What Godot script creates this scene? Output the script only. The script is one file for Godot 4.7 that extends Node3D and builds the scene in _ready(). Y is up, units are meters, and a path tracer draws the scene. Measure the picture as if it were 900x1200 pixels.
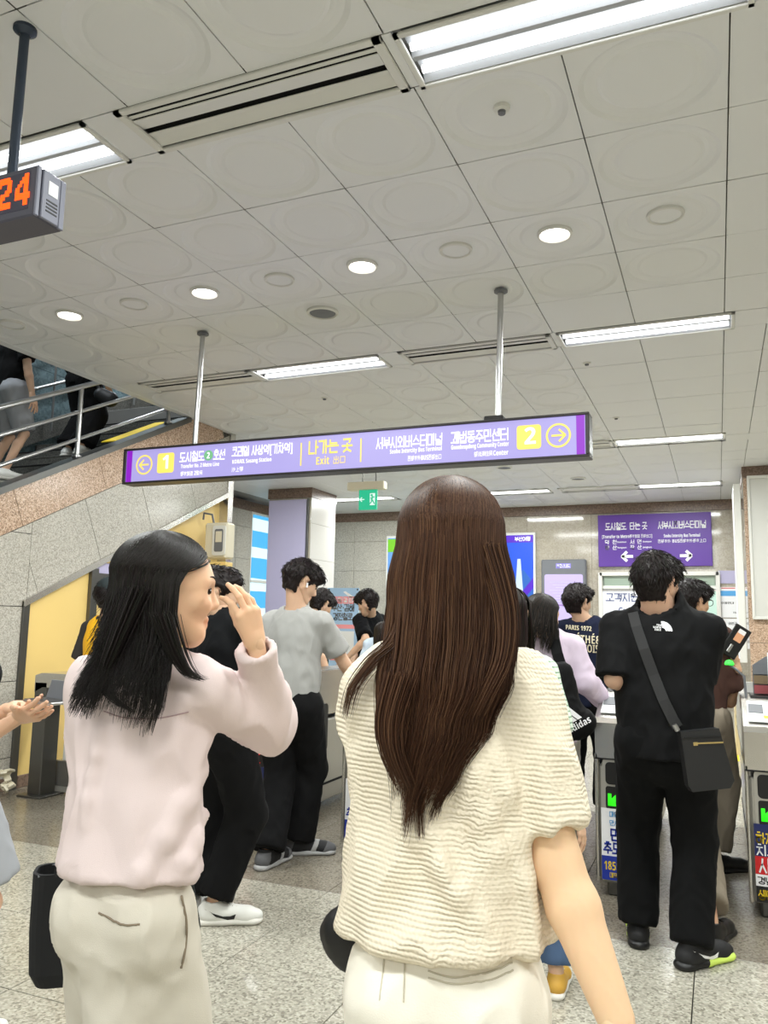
extends Node3D
# A metro station concourse: ceiling with dished tiles, hanging signs, ticket gates and the people passing them.
# Axes: -z runs along the concourse, +x to the right, y up, metres. The floor is y = 0, the ceiling y = 3.6.

const CEIL := 3.6
const TAU4 := TAU / 4.0
var mats := {}
var used := {}
var rng := RandomNumberGenerator.new()
var jobs: Array = []

# ------------------------------------------------------------------ naming and tagging
func numbered(called: String) -> String:
	var n: int = used.get(called, 0)
	used[called] = n + 1
	return called if n == 0 else "%s_%03d" % [called, n]

func tag(o: Node3D, label: String, category: String, group := "", kind := "") -> Node3D:
	if label: o.set_meta("label", label)
	if category: o.set_meta("category", category)
	if group: o.set_meta("group", group)
	if kind: o.set_meta("kind", kind)
	return o

func thing(called: String, label: String, category: String, at := Vector3.ZERO, turn := 0.0, group := "") -> Node3D:
	var o := Node3D.new()
	o.name = numbered(called)
	add_child(o, true)
	o.position = at
	o.rotation.y = turn
	return tag(o, label, category, group)

func obj(called: String, mesh: Mesh, m: Material, parent: Node3D = null) -> MeshInstance3D:
	var o := MeshInstance3D.new()
	o.name = numbered(called) if parent == null else called
	o.mesh = mesh
	o.material_override = m
	if parent == null: add_child(o, true)
	else: parent.add_child(o, true)
	return o

func struct(called: String, mesh: Mesh, m: Material) -> MeshInstance3D:
	var o := obj(called, mesh, m)
	o.set_meta("kind", "structure")
	return o

func struct_root(called: String) -> Node3D:
	var o := Node3D.new()
	o.name = numbered(called)
	add_child(o, true)
	o.set_meta("kind", "structure")
	return o

# ------------------------------------------------------------------ materials
func mt(key: String, col: Color, rough := 0.6, metal := 0.0, spec := 0.5) -> StandardMaterial3D:
	if mats.has(key): return mats[key]
	var m := StandardMaterial3D.new()
	m.resource_name = key
	m.albedo_color = col
	m.roughness = rough
	m.metallic = metal
	m.metallic_specular = spec
	mats[key] = m
	return m

func glow(key: String, col: Color, energy: float) -> StandardMaterial3D:
	if mats.has(key): return mats[key]
	var m := mt(key, col.darkened(0.55), 0.4)
	m.emission_enabled = true
	m.emission = col
	m.emission_energy_multiplier = energy
	return m

func noise_tex(freq: float, size: int, stops: Array, cellular := false, octaves := 3, sd := 1, normal := false) -> NoiseTexture2D:
	var n := FastNoiseLite.new()
	n.seed = sd
	n.noise_type = FastNoiseLite.TYPE_CELLULAR if cellular else FastNoiseLite.TYPE_SIMPLEX_SMOOTH
	if cellular: n.cellular_return_type = FastNoiseLite.RETURN_CELL_VALUE
	n.frequency = freq
	n.fractal_octaves = octaves
	if cellular: n.fractal_type = FastNoiseLite.FRACTAL_NONE
	var t := NoiseTexture2D.new()
	t.width = size
	t.height = size
	t.seamless = true
	t.noise = n
	if stops.size() > 0:
		var g := Gradient.new()
		var off := PackedFloat32Array()
		var cols := PackedColorArray()
		for i in stops.size():
			off.append(stops[i][0])
			cols.append(stops[i][1])
		g.offsets = off
		g.colors = cols
		t.color_ramp = g
	if normal:
		t.as_normal_map = true
		t.bump_strength = 3.0
	return t

func tri_map(m: StandardMaterial3D, scale: float, world := true) -> StandardMaterial3D:
	m.uv1_triplanar = true
	m.uv1_world_triplanar = world
	m.uv1_scale = Vector3.ONE * scale
	return m

func granite(key: String, stops: Array, rough: float, scale: float, sd: int, freq := 0.14) -> StandardMaterial3D:
	if mats.has(key): return mats[key]
	var m := mt(key, Color.WHITE, rough)
	m.albedo_texture = noise_tex(freq, 512, stops, true, 1, sd)
	return tri_map(m, scale)

func cloth(key: String, col: Color, rough := 0.9, weave := 40.0) -> StandardMaterial3D:
	if mats.has(key): return mats[key]
	var m := mt(key, col, rough, 0.0, 0.3)
	m.rim_enabled = true
	m.rim = 0.15
	m.rim_tint = 0.8
	if not mats.has("_weave"): mats["_weave"] = noise_tex(0.35, 256, [], false, 2, 7)
	m.heightmap_enabled = true
	m.heightmap_texture = mats["_weave"]
	m.heightmap_scale = 0.05
	return tri_map(m, weave / 10.0)

func brushed(key: String, col: Color, rough := 0.34) -> StandardMaterial3D:
	if mats.has(key): return mats[key]
	var m := mt(key, col, rough, 0.9)
	m.anisotropy_enabled = true
	m.anisotropy = 0.4
	return m

# ------------------------------------------------------------------ mesh building
class MB:
	var st := SurfaceTool.new()
	var tinted := false
	var colour := Color.WHITE
	func _init() -> void:
		st.begin(Mesh.PRIMITIVE_TRIANGLES)
	func vert(p: Vector3, n: Vector3, uv := Vector2.ZERO) -> void:
		st.set_normal(n)
		st.set_uv(uv)
		if tinted: st.set_color(colour)
		st.add_vertex(p)
	func tri(a: Vector3, b: Vector3, c: Vector3, out: Vector3) -> void:
		var n := (c - a).cross(b - a)
		if n.length_squared() < 1e-18: return
		n = n.normalized()
		if n.dot(out) < 0.0:
			vert(a, -n); vert(c, -n); vert(b, -n)
		else:
			vert(a, n); vert(b, n); vert(c, n)
	func quad(a: Vector3, b: Vector3, c: Vector3, d: Vector3, out: Vector3) -> void:
		tri(a, b, c, out)
		tri(a, c, d, out)
	# a box with chamfered edges; b turns and places it
	func box(c: Vector3, s: Vector3, bevel := 0.0, b := Basis.IDENTITY) -> MB:
		var h := s * 0.5
		var e: float = minf(bevel, minf(h.x, minf(h.y, h.z)) * 0.9)
		if e <= 0.0:
			for ax in 3:
				for sg in [-1.0, 1.0]:
					var n := Vector3.ZERO
					n[ax] = sg
					var u := Vector3.ZERO
					u[(ax + 1) % 3] = h[(ax + 1) % 3]
					var v := Vector3.ZERO
					v[(ax + 2) % 3] = h[(ax + 2) % 3]
					var o: Vector3 = n * h[ax]
					quad(c + b * (o - u - v), c + b * (o + u - v), c + b * (o + u + v), c + b * (o - u + v), b * n)
			return self
		for ax in 3:
			var a1 := (ax + 1) % 3
			var a2 := (ax + 2) % 3
			for sg in [-1.0, 1.0]:
				var n := Vector3.ZERO
				n[ax] = sg
				var u := Vector3.ZERO
				u[a1] = h[a1] - e
				var v := Vector3.ZERO
				v[a2] = h[a2] - e
				var o: Vector3 = n * h[ax]
				quad(c + b * (o - u - v), c + b * (o + u - v), c + b * (o + u + v), c + b * (o - u + v), b * n)
			for s1 in [-1.0, 1.0]:      # the edge chamfers that run along ax
				for s2 in [-1.0, 1.0]:
					var p := Vector3.ZERO
					p[a1] = s1 * h[a1]
					p[a2] = s2 * (h[a2] - e)
					var q := Vector3.ZERO
					q[a1] = s1 * (h[a1] - e)
					q[a2] = s2 * h[a2]
					var w := Vector3.ZERO
					w[ax] = h[ax] - e
					var out := Vector3.ZERO
					out[a1] = s1
					out[a2] = s2
					quad(c + b * (p - w), c + b * (p + w), c + b * (q + w), c + b * (q - w), b * out)
		for sx in [-1.0, 1.0]:
			for sy in [-1.0, 1.0]:
				for sz in [-1.0, 1.0]:
					var k := Vector3(sx, sy, sz)
					tri(c + b * (k * Vector3(h.x, h.y - e, h.z - e)), c + b * (k * Vector3(h.x - e, h.y, h.z - e)), c + b * (k * Vector3(h.x - e, h.y - e, h.z)), b * k)
		return self
	# a tube through points, smooth sides, flat ends
	func tube(pts: Array, r: float, sides := 10, r_end := -1.0) -> MB:
		var rings := []
		var up := Vector3.UP
		for i in pts.size():
			var d: Vector3 = (pts[mini(i + 1, pts.size() - 1)] - pts[maxi(i - 1, 0)]).normalized()
			if absf(d.dot(up)) > 0.95: up = Vector3.RIGHT if absf(d.x) < 0.8 else Vector3.BACK
			var s := d.cross(up).normalized()
			var t := s.cross(d).normalized()
			up = t
			var rr := r if r_end < 0.0 else lerpf(r, r_end, float(i) / maxi(1, pts.size() - 1))
			var ring := []
			for k in sides:
				var a := TAU * k / sides
				var n := s * cos(a) + t * sin(a)
				ring.append([pts[i] + n * rr, n])
			rings.append(ring)
		for i in rings.size() - 1:
			for k in sides:
				var k2 := (k + 1) % sides
				patch(rings[i][k], rings[i][k2], rings[i + 1][k2], rings[i + 1][k])
		for e in [0, rings.size() - 1]:
			var d2: Vector3 = (pts[0] - pts[1]) if e == 0 else (pts[e] - pts[e - 1])
			for k in sides:
				tri(pts[e], rings[e][k][0], rings[e][(k + 1) % sides][0], d2)
		return self
	func patch(a: Array, b: Array, c: Array, d: Array) -> void:
		for t in [[a, b, c], [a, c, d]]:
			var fn: Vector3 = (t[2][0] - t[0][0]).cross(t[1][0] - t[0][0])
			if fn.length_squared() < 1e-18: continue
			var order := [0, 1, 2] if fn.dot(t[0][1] + t[1][1] + t[2][1]) >= 0.0 else [0, 2, 1]
			for k in order: vert(t[k][0], t[k][1])
	# a profile [radius, height] turned about y; flat shaded rings where told
	func lathe(c: Vector3, prof: Array, sides := 32, b := Basis.IDENTITY) -> MB:
		for i in prof.size() - 1:
			var p: Vector2 = prof[i]
			var q: Vector2 = prof[i + 1]
			var d := q - p
			var n2 := Vector2(d.y, -d.x).normalized()
			for k in sides:
				var a := TAU * k / sides
				var a2 := TAU * (k + 1) / sides
				var e1 := Vector3(cos(a), 0, sin(a))
				var e2 := Vector3(cos(a2), 0, sin(a2))
				var na := b * (e1 * n2.x + Vector3.UP * n2.y)
				var nb := b * (e2 * n2.x + Vector3.UP * n2.y)
				patch([c + b * (e1 * p.x + Vector3.UP * p.y), na], [c + b * (e2 * p.x + Vector3.UP * p.y), nb], [c + b * (e2 * q.x + Vector3.UP * q.y), nb], [c + b * (e1 * q.x + Vector3.UP * q.y), na])
		return self
	# a flat outline (u, v) pushed along w by depth, from origin o
	func prism(poly: PackedVector2Array, o: Vector3, u: Vector3, v: Vector3, w: Vector3, depth: float) -> MB:
		var idx := Geometry2D.triangulate_polygon(poly)
		var f := w * depth
		for i in range(0, idx.size(), 3):
			var a := o + u * poly[idx[i]].x + v * poly[idx[i]].y
			var b := o + u * poly[idx[i + 1]].x + v * poly[idx[i + 1]].y
			var c := o + u * poly[idx[i + 2]].x + v * poly[idx[i + 2]].y
			tri(a + f, b + f, c + f, w)
			tri(a, b, c, -w)
		var cen := Vector2.ZERO
		for p in poly: cen += p / poly.size()
		var turn := 1.0 if Geometry2D.is_polygon_clockwise(poly) else -1.0
		for i in poly.size():
			var p := poly[i]
			var q := poly[(i + 1) % poly.size()]
			var n2 := Vector2(-(q - p).y, (q - p).x) * turn
			var a := o + u * p.x + v * p.y
			var b := o + u * q.x + v * q.y
			quad(a, b, b + f, a + f, u * n2.x + v * n2.y)
		return self
	# rings of points joined into a skin
	func loft(rings: Array, capped := true) -> MB:
		var n: int = rings[0].size()
		for i in rings.size() - 1:
			var mid := Vector3.ZERO
			for p in rings[i]: mid += p / n
			for k in n:
				var k2 := (k + 1) % n
				quad(rings[i][k], rings[i][k2], rings[i + 1][k2], rings[i + 1][k], rings[i][k] + rings[i][k2] - mid * 2.0)
		if capped:
			for e in [0, rings.size() - 1]:
				var mid := Vector3.ZERO
				for p in rings[e]: mid += p / n
				var other: Array = rings[1] if e == 0 else rings[e - 1]
				var d: Vector3 = rings[e][0] - other[0]
				for k in n: tri(mid, rings[e][k], rings[e][(k + 1) % n], d)
		return self
	func done() -> ArrayMesh:
		return st.commit()

func bx(c: Vector3, s: Vector3, bevel := 0.004) -> ArrayMesh:
	return MB.new().box(c, s, bevel).done()

func span(a: Vector3, b: Vector3, bevel := 0.004) -> ArrayMesh:
	return bx((a + b) * 0.5, (b - a).abs(), bevel)

func rounded(w: float, h: float, r: float, n := 5) -> PackedVector2Array:
	var out := PackedVector2Array()
	for q in 4:
		var cx := (w * 0.5 - r) * (1.0 if q == 0 or q == 3 else -1.0)
		var cy := (h * 0.5 - r) * (1.0 if q < 2 else -1.0)
		for k in n + 1:
			var a := TAU4 * (q + float(k) / n)
			out.append(Vector2(cx + r * cos(a), cy + r * sin(a)))
	return out

# ------------------------------------------------------------------ lettering: strokes for Hangul and a few hanja, TextMesh for the rest
const CON := {
	"g": "0,1 1,1 .85,0", "n": "0,1 0,0 1,0", "d": "1,1 0,1 0,0 1,0", "r": "0,1 1,1 1,.5 0,.5 0,0 1,0", "m": "0,0 0,1 1,1 1,0 0,0",
	"b": "0,1 0,0 1,0 1,1|0,.5 1,.5", "s": ".5,1 .4,.55 0,0|.45,.6 1,0", "o": "O", "j": "0,1 1,1|.5,1 .4,.55 0,0|.45,.55 1,0",
	"c": ".3,1.12 .7,1.12|0,.8 1,.8|.5,.8 .4,.4 0,0|.45,.42 1,0", "k": "0,1 1,1 .85,0|0,.5 .95,.5", "t": "1,1 0,1 0,0 1,0|0,.5 1,.5",
	"p": "0,1 1,1|0,0 1,0|.3,1 .3,0|.7,1 .7,0", "h": ".3,1.12 .7,1.12|0,.8 1,.8|H",
}
const INI := ["g", "gg", "n", "d", "dd", "r", "m", "b", "bb", "s", "ss", "o", "j", "jj", "c", "k", "t", "p", "h"]
const FIN := ["", "g", "gg", "gs", "n", "nj", "nh", "d", "r", "rg", "rm", "rb", "rs", "rt", "rp", "rh", "m", "b", "bs", "s", "ss", "o", "j", "c", "k", "t", "p", "h"]
# vowels: the upright piece (in a unit box at the right) and the lying piece (in a unit box below)
const VOW := [
	[".3,1 .3,0|.3,.5 .9,.5", ""], [".1,1 .1,0|.1,.5 .75,.5|.75,1 .75,0", ""], [".3,1 .3,0|.3,.65 .9,.65|.3,.35 .9,.35", ""], [".1,1 .1,0|.1,.65 .75,.65|.1,.35 .75,.35|.75,1 .75,0", ""],
	[".7,1 .7,0|0,.5 .7,.5", ""], [".35,1 .35,0|-.15,.5 .35,.5|.85,1 .85,0", ""], [".7,1 .7,0|0,.65 .7,.65|0,.35 .7,.35", ""], [".35,1 .35,0|-.1,.65 .35,.65|-.1,.35 .35,.35|.85,1 .85,0", ""],
	["", "0,.1 1,.1|.5,.1 .5,.9"], [".3,1 .3,0|.3,.5 .9,.5", "0,.1 1,.1|.5,.1 .5,.9"], [".1,1 .1,0|.1,.5 .75,.5|.75,1 .75,0", "0,.1 1,.1|.5,.1 .5,.9"], [".6,1 .6,0", "0,.1 1,.1|.5,.1 .5,.9"],
	["", "0,.1 1,.1|.33,.1 .33,.9|.67,.1 .67,.9"], ["", "0,.8 1,.8|.5,.8 .5,0"], [".7,1 .7,0|.1,.3 .7,.3", "0,.8 1,.8|.5,.8 .5,0"], [".35,1 .35,0|0,.3 .35,.3|.85,1 .85,0", "0,.8 1,.8|.5,.8 .5,0"],
	[".6,1 .6,0", "0,.8 1,.8|.5,.8 .5,0"], ["", "0,.8 1,.8|.33,.8 .33,0|.67,.8 .67,0"], ["", "0,.5 1,.5"], [".6,1 .6,0", "0,.5 1,.5"], [".5,1 .5,0", ""],
]
const HANJA := {
	"出": ".5,1 .5,0|.15,.9 .15,.55 .85,.55 .85,.9|.05,.4 .05,0 .95,0 .95,.4", "口": ".1,.05 .1,.9 .9,.9 .9,.05 .1,.05", "上": ".5,1 .5,0|.5,.6 .9,.6|0,0 1,0",
	"沙": ".05,.95 .2,.82|0,.6 .15,.5|0,0 .2,.35|.62,1 .62,.45|.42,.8 .35,.5|.8,.8 .95,.6|.92,.5 .4,0", "驛": ".05,1 .05,.4 .4,.4 .4,0 .25,0|.05,1 .4,1|.05,.7 .4,.7|.5,1 .95,1 .95,.7 .5,.7 .5,1|.5,.5 .95,.5|.45,.3 1,.3|.72,.6 .72,0",
	"都": ".05,.85 .5,.85|.28,1 .28,.6|0,.6 .6,.6|.55,.95 .1,.4|.15,.45 .15,0 .48,0 .48,.45 .15,.45|.68,1 .68,0|.68,1 .95,1 .8,.6 .95,.35 .72,.3", "市": ".5,1 .5,0|0,.82 1,.82|.2,.15 .2,.58 .8,.58 .8,.2",
	"鐵": ".25,1 0,.65|.25,1 .45,.7|.1,.55 .4,.55|.25,.7 .25,0|0,0 .45,0|.55,.85 1,.85|.55,.6 .85,.6|.55,.35 .8,.35 .8,.1 .55,.1 .55,.35|.9,1 .95,0", "道": ".1,1 .2,.85|0,.6 .2,.6 .2,.15|0,0 1,0|.35,.9 1,.9|.45,.75 .45,.15 .9,.15 .9,.75 .45,.75|.45,.45 .9,.45",
	"號": ".05,1 .4,1 .4,.7 .05,.7 .05,1|0,.5 .45,.5|.2,.5 .1,.25 .4,.25 .4,0 .2,0|.55,.75 1,.75|.75,1 .75,.75|.55,.75 .5,0|.65,.5 .95,.5|.65,.3 .65,0|.85,.3 .85,0 1,0", "線": ".3,1 .05,.7 .3,.5 .05,.4 .4,.4|.2,.4 .2,0|.5,.95 .95,.95 .95,.55 .5,.55 .5,.95|.72,.55 .72,0|.5,.35 .65,.3|.95,.4 .75,.2 1,0",
	"法": ".05,.95 .2,.82|0,.6 .15,.5|0,0 .2,.35|.4,.8 .95,.8|.67,1 .67,.5|.35,.5 1,.5|.6,.5 .4,.1 .9,.1|.8,.3 1,0", "洞": ".05,.95 .2,.82|0,.6 .15,.5|0,0 .2,.35|.38,0 .38,.95 .98,.95 .98,0|.5,.7 .86,.7|.55,.2 .55,.5 .82,.5 .82,.2 .55,.2", "住": ".25,1 .05,.6|.15,.7 .15,0|.6,1 .7,.88|.4,.75 1,.75|.45,.4 .95,.4|.35,.03 1,.03|.7,.75 .7,.03", "民": ".1,.95 .85,.95 .85,.65 .1,.65|.1,.95 .1,.05 .4,.2|.1,.4 .9,.4|.5,.65 .65,.2 .95,.05",
	"西": "0,1 1,1|.1,0 .1,.7 .9,.7 .9,0 .1,0|.4,1 .4,.35|.6,1 .6,.35", "部": ".3,1 .3,.85|0,.82 .6,.82|.1,.75 .2,.55|0,.5 .6,.5|.12,.38 .12,0 .5,0 .5,.38 .12,.38|.7,1 .7,0|.7,1 .95,1 .82,.6 .95,.35 .75,.3", "外": ".25,1 0,.55|.2,.8 .5,.8 .1,0|.15,.5 .35,.4|.7,1 .7,0|.7,.6 1,.4",
}

func stroke_into(mb: MB, text: String, at: Vector2, box: Vector2, w: float, put: Callable) -> void:
	for line in text.split("|", false):
		var pts := PackedVector2Array()
		if line == "O" or line == "H":
			var cy := 0.5 if line == "O" else 0.3
			var ry := 0.5 if line == "O" else 0.3
			for k in 17:
				var a := TAU * k / 16.0
				pts.append(at + Vector2(0.5 + 0.5 * cos(a), cy + ry * sin(a)) * box)
		else:
			for p in line.split(" ", false):
				var q := p.split(",")
				pts.append(at + Vector2(float(q[0]), float(q[1])) * box)
		for i in pts.size() - 1:
			var d := (pts[i + 1] - pts[i]).normalized()
			var n := Vector2(-d.y, d.x) * w * 0.5
			var a := pts[i] - d * w * 0.45
			var b := pts[i + 1] + d * w * 0.45
			var c0: Vector3 = put.call(a + n)
			var c1: Vector3 = put.call(b + n)
			var c2: Vector3 = put.call(b - n)
			var c3: Vector3 = put.call(a - n)
			var out: Vector3 = put.call(a, 1.0) - put.call(a)
			mb.quad(c0, c1, c2, c3, out)

func syllable(mb: MB, ch: String, at: Vector2, size: float, w: float, put: Callable) -> void:
	var code := ch.unicode_at(0) - 0xAC00
	var ini: String = INI[code / 588]
	var vow: Array = VOW[(code % 588) / 28]
	var fin: String = FIN[code % 28]
	var up: bool = vow[0] != ""
	var low: bool = vow[1] != ""
	var floor_y := 0.42 if fin != "" else 0.04
	var ib := Rect2(0.06, floor_y, 0.82, 0.92 - floor_y)     # the box of the first consonant
	if up: ib.size.x = 0.48
	if low:
		var vh := ib.size.y * 0.36
		var vw := 0.6 if up else 0.92
		stroke_into(mb, vow[1], at + Vector2(0.03, ib.position.y) * size, Vector2(vw, vh) * size, w, put)
		ib.position.y += vh + 0.09
		ib.size.y -= vh + 0.09
		if not up: ib = Rect2(0.16, ib.position.y, 0.64, ib.size.y)
	if up:
		stroke_into(mb, vow[0], at + Vector2(0.64, floor_y - 0.02) * size, Vector2(0.32, 0.98 - floor_y) * size, w, put)
	cluster(mb, ini, at, ib, size, w, put)
	if fin != "": cluster(mb, fin, at, Rect2(0.16, 0.02, 0.68, 0.28), size, w, put)

func cluster(mb: MB, names: String, at: Vector2, ib: Rect2, size: float, w: float, put: Callable) -> void:
	var n := names.length()
	for i in n:
		var part := Vector2(ib.size.x / n * (0.8 if n > 1 else 1.0), ib.size.y)
		stroke_into(mb, CON[names[i]], at + (ib.position + Vector2(i * ib.size.x / n, 0)) * size, part * size, w * (0.85 if n > 1 else 1.0), put)

# Writes text into mb from `at` (left end of the base line); put(Vector2, lift) maps the page to the place. Returns the width.
func write_into(mb: MB, text: String, at: Vector2, size: float, weight: float, put: Callable, squeeze := 1.0, bold := true) -> float:
	var x := at.x
	var i := 0
	while i < text.length():
		var code := text.unicode_at(i)
		var page := func(p: Vector2, lift := 0.0) -> Vector3: return put.call(Vector2(x + (p.x - x) * squeeze, p.y), lift)
		if code >= 0xAC00 and code <= 0xD7A3:
			syllable(mb, text[i], Vector2(x, at.y), size, size * weight, page)
			x += size * 1.0 * squeeze
			i += 1
		elif HANJA.has(text[i]):
			stroke_into(mb, HANJA[text[i]], Vector2(x + 0.04 * size, at.y + 0.04 * size), Vector2(0.9, 0.9) * size, size * weight * 0.75, page)
			x += size * 1.05 * squeeze
			i += 1
		elif text[i] == " ":
			x += size * 0.35 * squeeze
			i += 1
		elif code >= 0x2000:
			x += size * squeeze
			i += 1
		else:
			var run := ""
			while i < text.length() and text.unicode_at(i) < 0x2000:
				run += text[i]
				i += 1
			var tm := TextMesh.new()
			var f := SystemFont.new()
			f.font_names = PackedStringArray(["Droid Sans"])
			f.font_weight = 700 if bold else 400
			tm.font = f
			tm.font_size = 64
			tm.text = run
			tm.depth = 0.0
			tm.pixel_size = size * 1.28 / 64.0
			tm.curve_step = 2.0
			tm.horizontal_alignment = HORIZONTAL_ALIGNMENT_LEFT
			tm.vertical_alignment = VERTICAL_ALIGNMENT_BOTTOM
			var arr := tm.get_mesh_arrays()
			var vs: PackedVector3Array = arr[Mesh.ARRAY_VERTEX]
			var ix: PackedInt32Array = arr[Mesh.ARRAY_INDEX]
			var wide := 0.0
			var low := size * 0.3
			for k in range(0, ix.size(), 3):
				var q := []
				for e in 3:
					var v := vs[ix[k + e]]
					wide = maxf(wide, v.x)
					q.append(page.call(Vector2(x + v.x, at.y + v.y - low)))
				var base := Vector2(x, at.y)
				mb.tri(q[0], q[1], q[2], page.call(base, 1.0) - page.call(base))
			x += (wide + size * 0.05) * squeeze
	return x - at.x

# Flat lettering on a face: o is where the text begins, u runs along it, v up, the face looks along u x v
func write(parent: Node3D, text: String, o: Vector3, u: Vector3, v: Vector3, size: float, m: Material, width := 0.0, weight := 0.13, bold := true) -> MeshInstance3D:
	var n := u.cross(v).normalized()
	var put := func(p: Vector2, lift := 0.0) -> Vector3: return o + u * p.x + v * p.y + n * lift
	var squeeze := 1.0
	if width > 0.0:
		var probe := MB.new()
		squeeze = width / write_into(probe, text, Vector2.ZERO, size, weight, put, 1.0, bold)
	var mb := MB.new()
	write_into(mb, text, Vector2.ZERO, size, weight, put, squeeze, bold)
	return obj("lettering", mb.done(), m, parent)

# ================================================================== the scene
func _ready() -> void:
	# ---- camera, sky, exposure
	var cam := Camera3D.new()
	cam.name = "camera"
	add_child(cam)
	cam.position = Vector3(0, 1.42, 0)
	cam.rotation = Vector3(0.134036, 0.395993, 0.018204)
	cam.fov = 65.42
	cam.near = 0.05
	cam.far = 100.0
	cam.current = true
	var we := WorldEnvironment.new()
	we.name = "world"
	var e := Environment.new()
	var sky := Sky.new()
	var sm := ProceduralSkyMaterial.new()
	sm.sky_top_color = Color(0.75, 0.82, 0.9)
	sm.sky_horizon_color = Color(0.85, 0.88, 0.92)
	sm.ground_bottom_color = Color(0.4, 0.4, 0.4)
	sm.ground_horizon_color = Color(0.7, 0.7, 0.7)
	sky.sky_material = sm
	e.background_mode = Environment.BG_SKY
	e.sky = sky
	e.background_energy_multiplier = 0.8
	e.tonemap_mode = Environment.TONE_MAPPER_LINEAR
	e.tonemap_exposure = 2.4
	e.sdfgi_enabled = true
	e.ssao_enabled = true
	e.ssil_enabled = true
	we.environment = e
	add_child(we)
	rng.seed = 11
	materials()
	build_ceiling()
	build_floor()
	build_walls()
	build_stairs()
	build_lights()
	build_signs()
	build_gates()
	build_far_wall()
	build_people()

func materials() -> void:
	mt("ceiling_white", Color(0.885, 0.89, 0.89), 0.5)
	mt("ceiling_grid", Color(0.56, 0.555, 0.54), 0.8)
	mt("white_metal", Color(0.86, 0.86, 0.84), 0.4)
	mt("dark_void", Color(0.06, 0.06, 0.065), 0.9)
	mt("black_plastic", Color(0.05, 0.05, 0.055), 0.45)
	mt("grey_plastic", Color(0.42, 0.43, 0.45), 0.5)
	mt("dark_frame", Color(0.20, 0.19, 0.19), 0.4, 0.5)
	mt("yellow_panel", Color(0.91, 0.79, 0.50), 0.35)
	mt("cream_metal", Color(0.86, 0.83, 0.74), 0.45)
	mt("lavender", Color(0.72, 0.70, 0.82), 0.3)
	mt("sign_purple", Color(0.35, 0.20, 0.58), 0.45)
	mt("white_print", Color(0.95, 0.95, 0.96), 0.5)
	mt("black_print", Color(0.08, 0.08, 0.09), 0.5)
	mt("navy_print", Color(0.10, 0.14, 0.36), 0.5)
	mt("yellow_print", Color(0.95, 0.82, 0.12), 0.5)
	mt("red_print", Color(0.80, 0.10, 0.12), 0.5)
	mt("blue_print", Color(0.10, 0.20, 0.62), 0.5)
	mt("sky_print", Color(0.35, 0.65, 0.88), 0.5)
	mt("pink_print", Color(0.95, 0.62, 0.64), 0.5)
	mt("sticker_white", Color(0.92, 0.93, 0.94), 0.4)
	brushed("steel", Color(0.80, 0.79, 0.77), 0.24)
	brushed("rail_steel", Color(0.72, 0.72, 0.72), 0.28)
	brushed("dark_steel", Color(0.42, 0.42, 0.41), 0.35)
	granite("granite_grey", [[0.0, Color(0.60, 0.585, 0.55)], [0.35, Color(0.69, 0.675, 0.635)], [0.7, Color(0.74, 0.725, 0.685)], [1.0, Color(0.79, 0.775, 0.74)]], 0.18, 1.2, 3, 0.2)
	granite("granite_pink", [[0.0, Color(0.50, 0.41, 0.34)], [0.3, Color(0.70, 0.59, 0.50)], [0.7, Color(0.78, 0.67, 0.58)], [1.0, Color(0.86, 0.77, 0.69)]], 0.2, 1.2, 4, 0.2)
	granite("floor_light", [[0.0, Color(0.50, 0.485, 0.44)], [0.3, Color(0.63, 0.615, 0.565)], [0.7, Color(0.69, 0.675, 0.62)], [1.0, Color(0.755, 0.74, 0.685)]], 0.2, 1.4, 5, 0.16)
	granite("floor_dark", [[0.0, Color(0.40, 0.375, 0.33)], [0.4, Color(0.50, 0.47, 0.42)], [1.0, Color(0.56, 0.535, 0.48)]], 0.24, 1.4, 6, 0.16)
	granite("stone_far", [[0.0, Color(0.655, 0.625, 0.57)], [0.5, Color(0.69, 0.66, 0.605)], [1.0, Color(0.72, 0.69, 0.635)]], 0.08, 0.8, 8, 0.12)
	granite("stone_band", [[0.0, Color(0.38, 0.31, 0.26)], [0.5, Color(0.48, 0.40, 0.345)], [1.0, Color(0.54, 0.455, 0.40)]], 0.3, 0.8, 9, 0.16)
	granite("stair_stone", [[0.0, Color(0.24, 0.24, 0.225)], [0.5, Color(0.34, 0.335, 0.315)], [1.0, Color(0.42, 0.415, 0.39)]], 0.5, 1.2, 10, 0.16)
	granite("stairwell_wall", [[0.0, Color(0.36, 0.43, 0.45)], [0.5, Color(0.42, 0.50, 0.52)], [1.0, Color(0.47, 0.55, 0.57)]], 0.25, 0.8, 12, 0.1)

# rows of the ceiling: [near z, far z, strip?]
func ceiling_rows() -> Array:
	var rows := []
	for k in 4: rows.append([-2.505 + 0.6 * (4 - k), -2.505 + 0.6 * (3 - k), false])
	var z := -2.505
	for n in [5, 6, 5, 2]:
		rows.append([z, z - 0.325, true])
		z -= 0.325
		for k in n:
			rows.append([z, z - 0.605, false])
			z -= 0.605
	rows.append([z, -14.95, false])
	return rows

func ceiling_columns() -> Array:
	var cols := []
	for c in range(-9, 0): cols.append([0.1156 + 0.6 * c, 0.1156 + 0.6 * (c + 1)])
	cols.append([0.1156, 0.40])
	cols.append([0.40, 1.0])
	return cols

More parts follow.
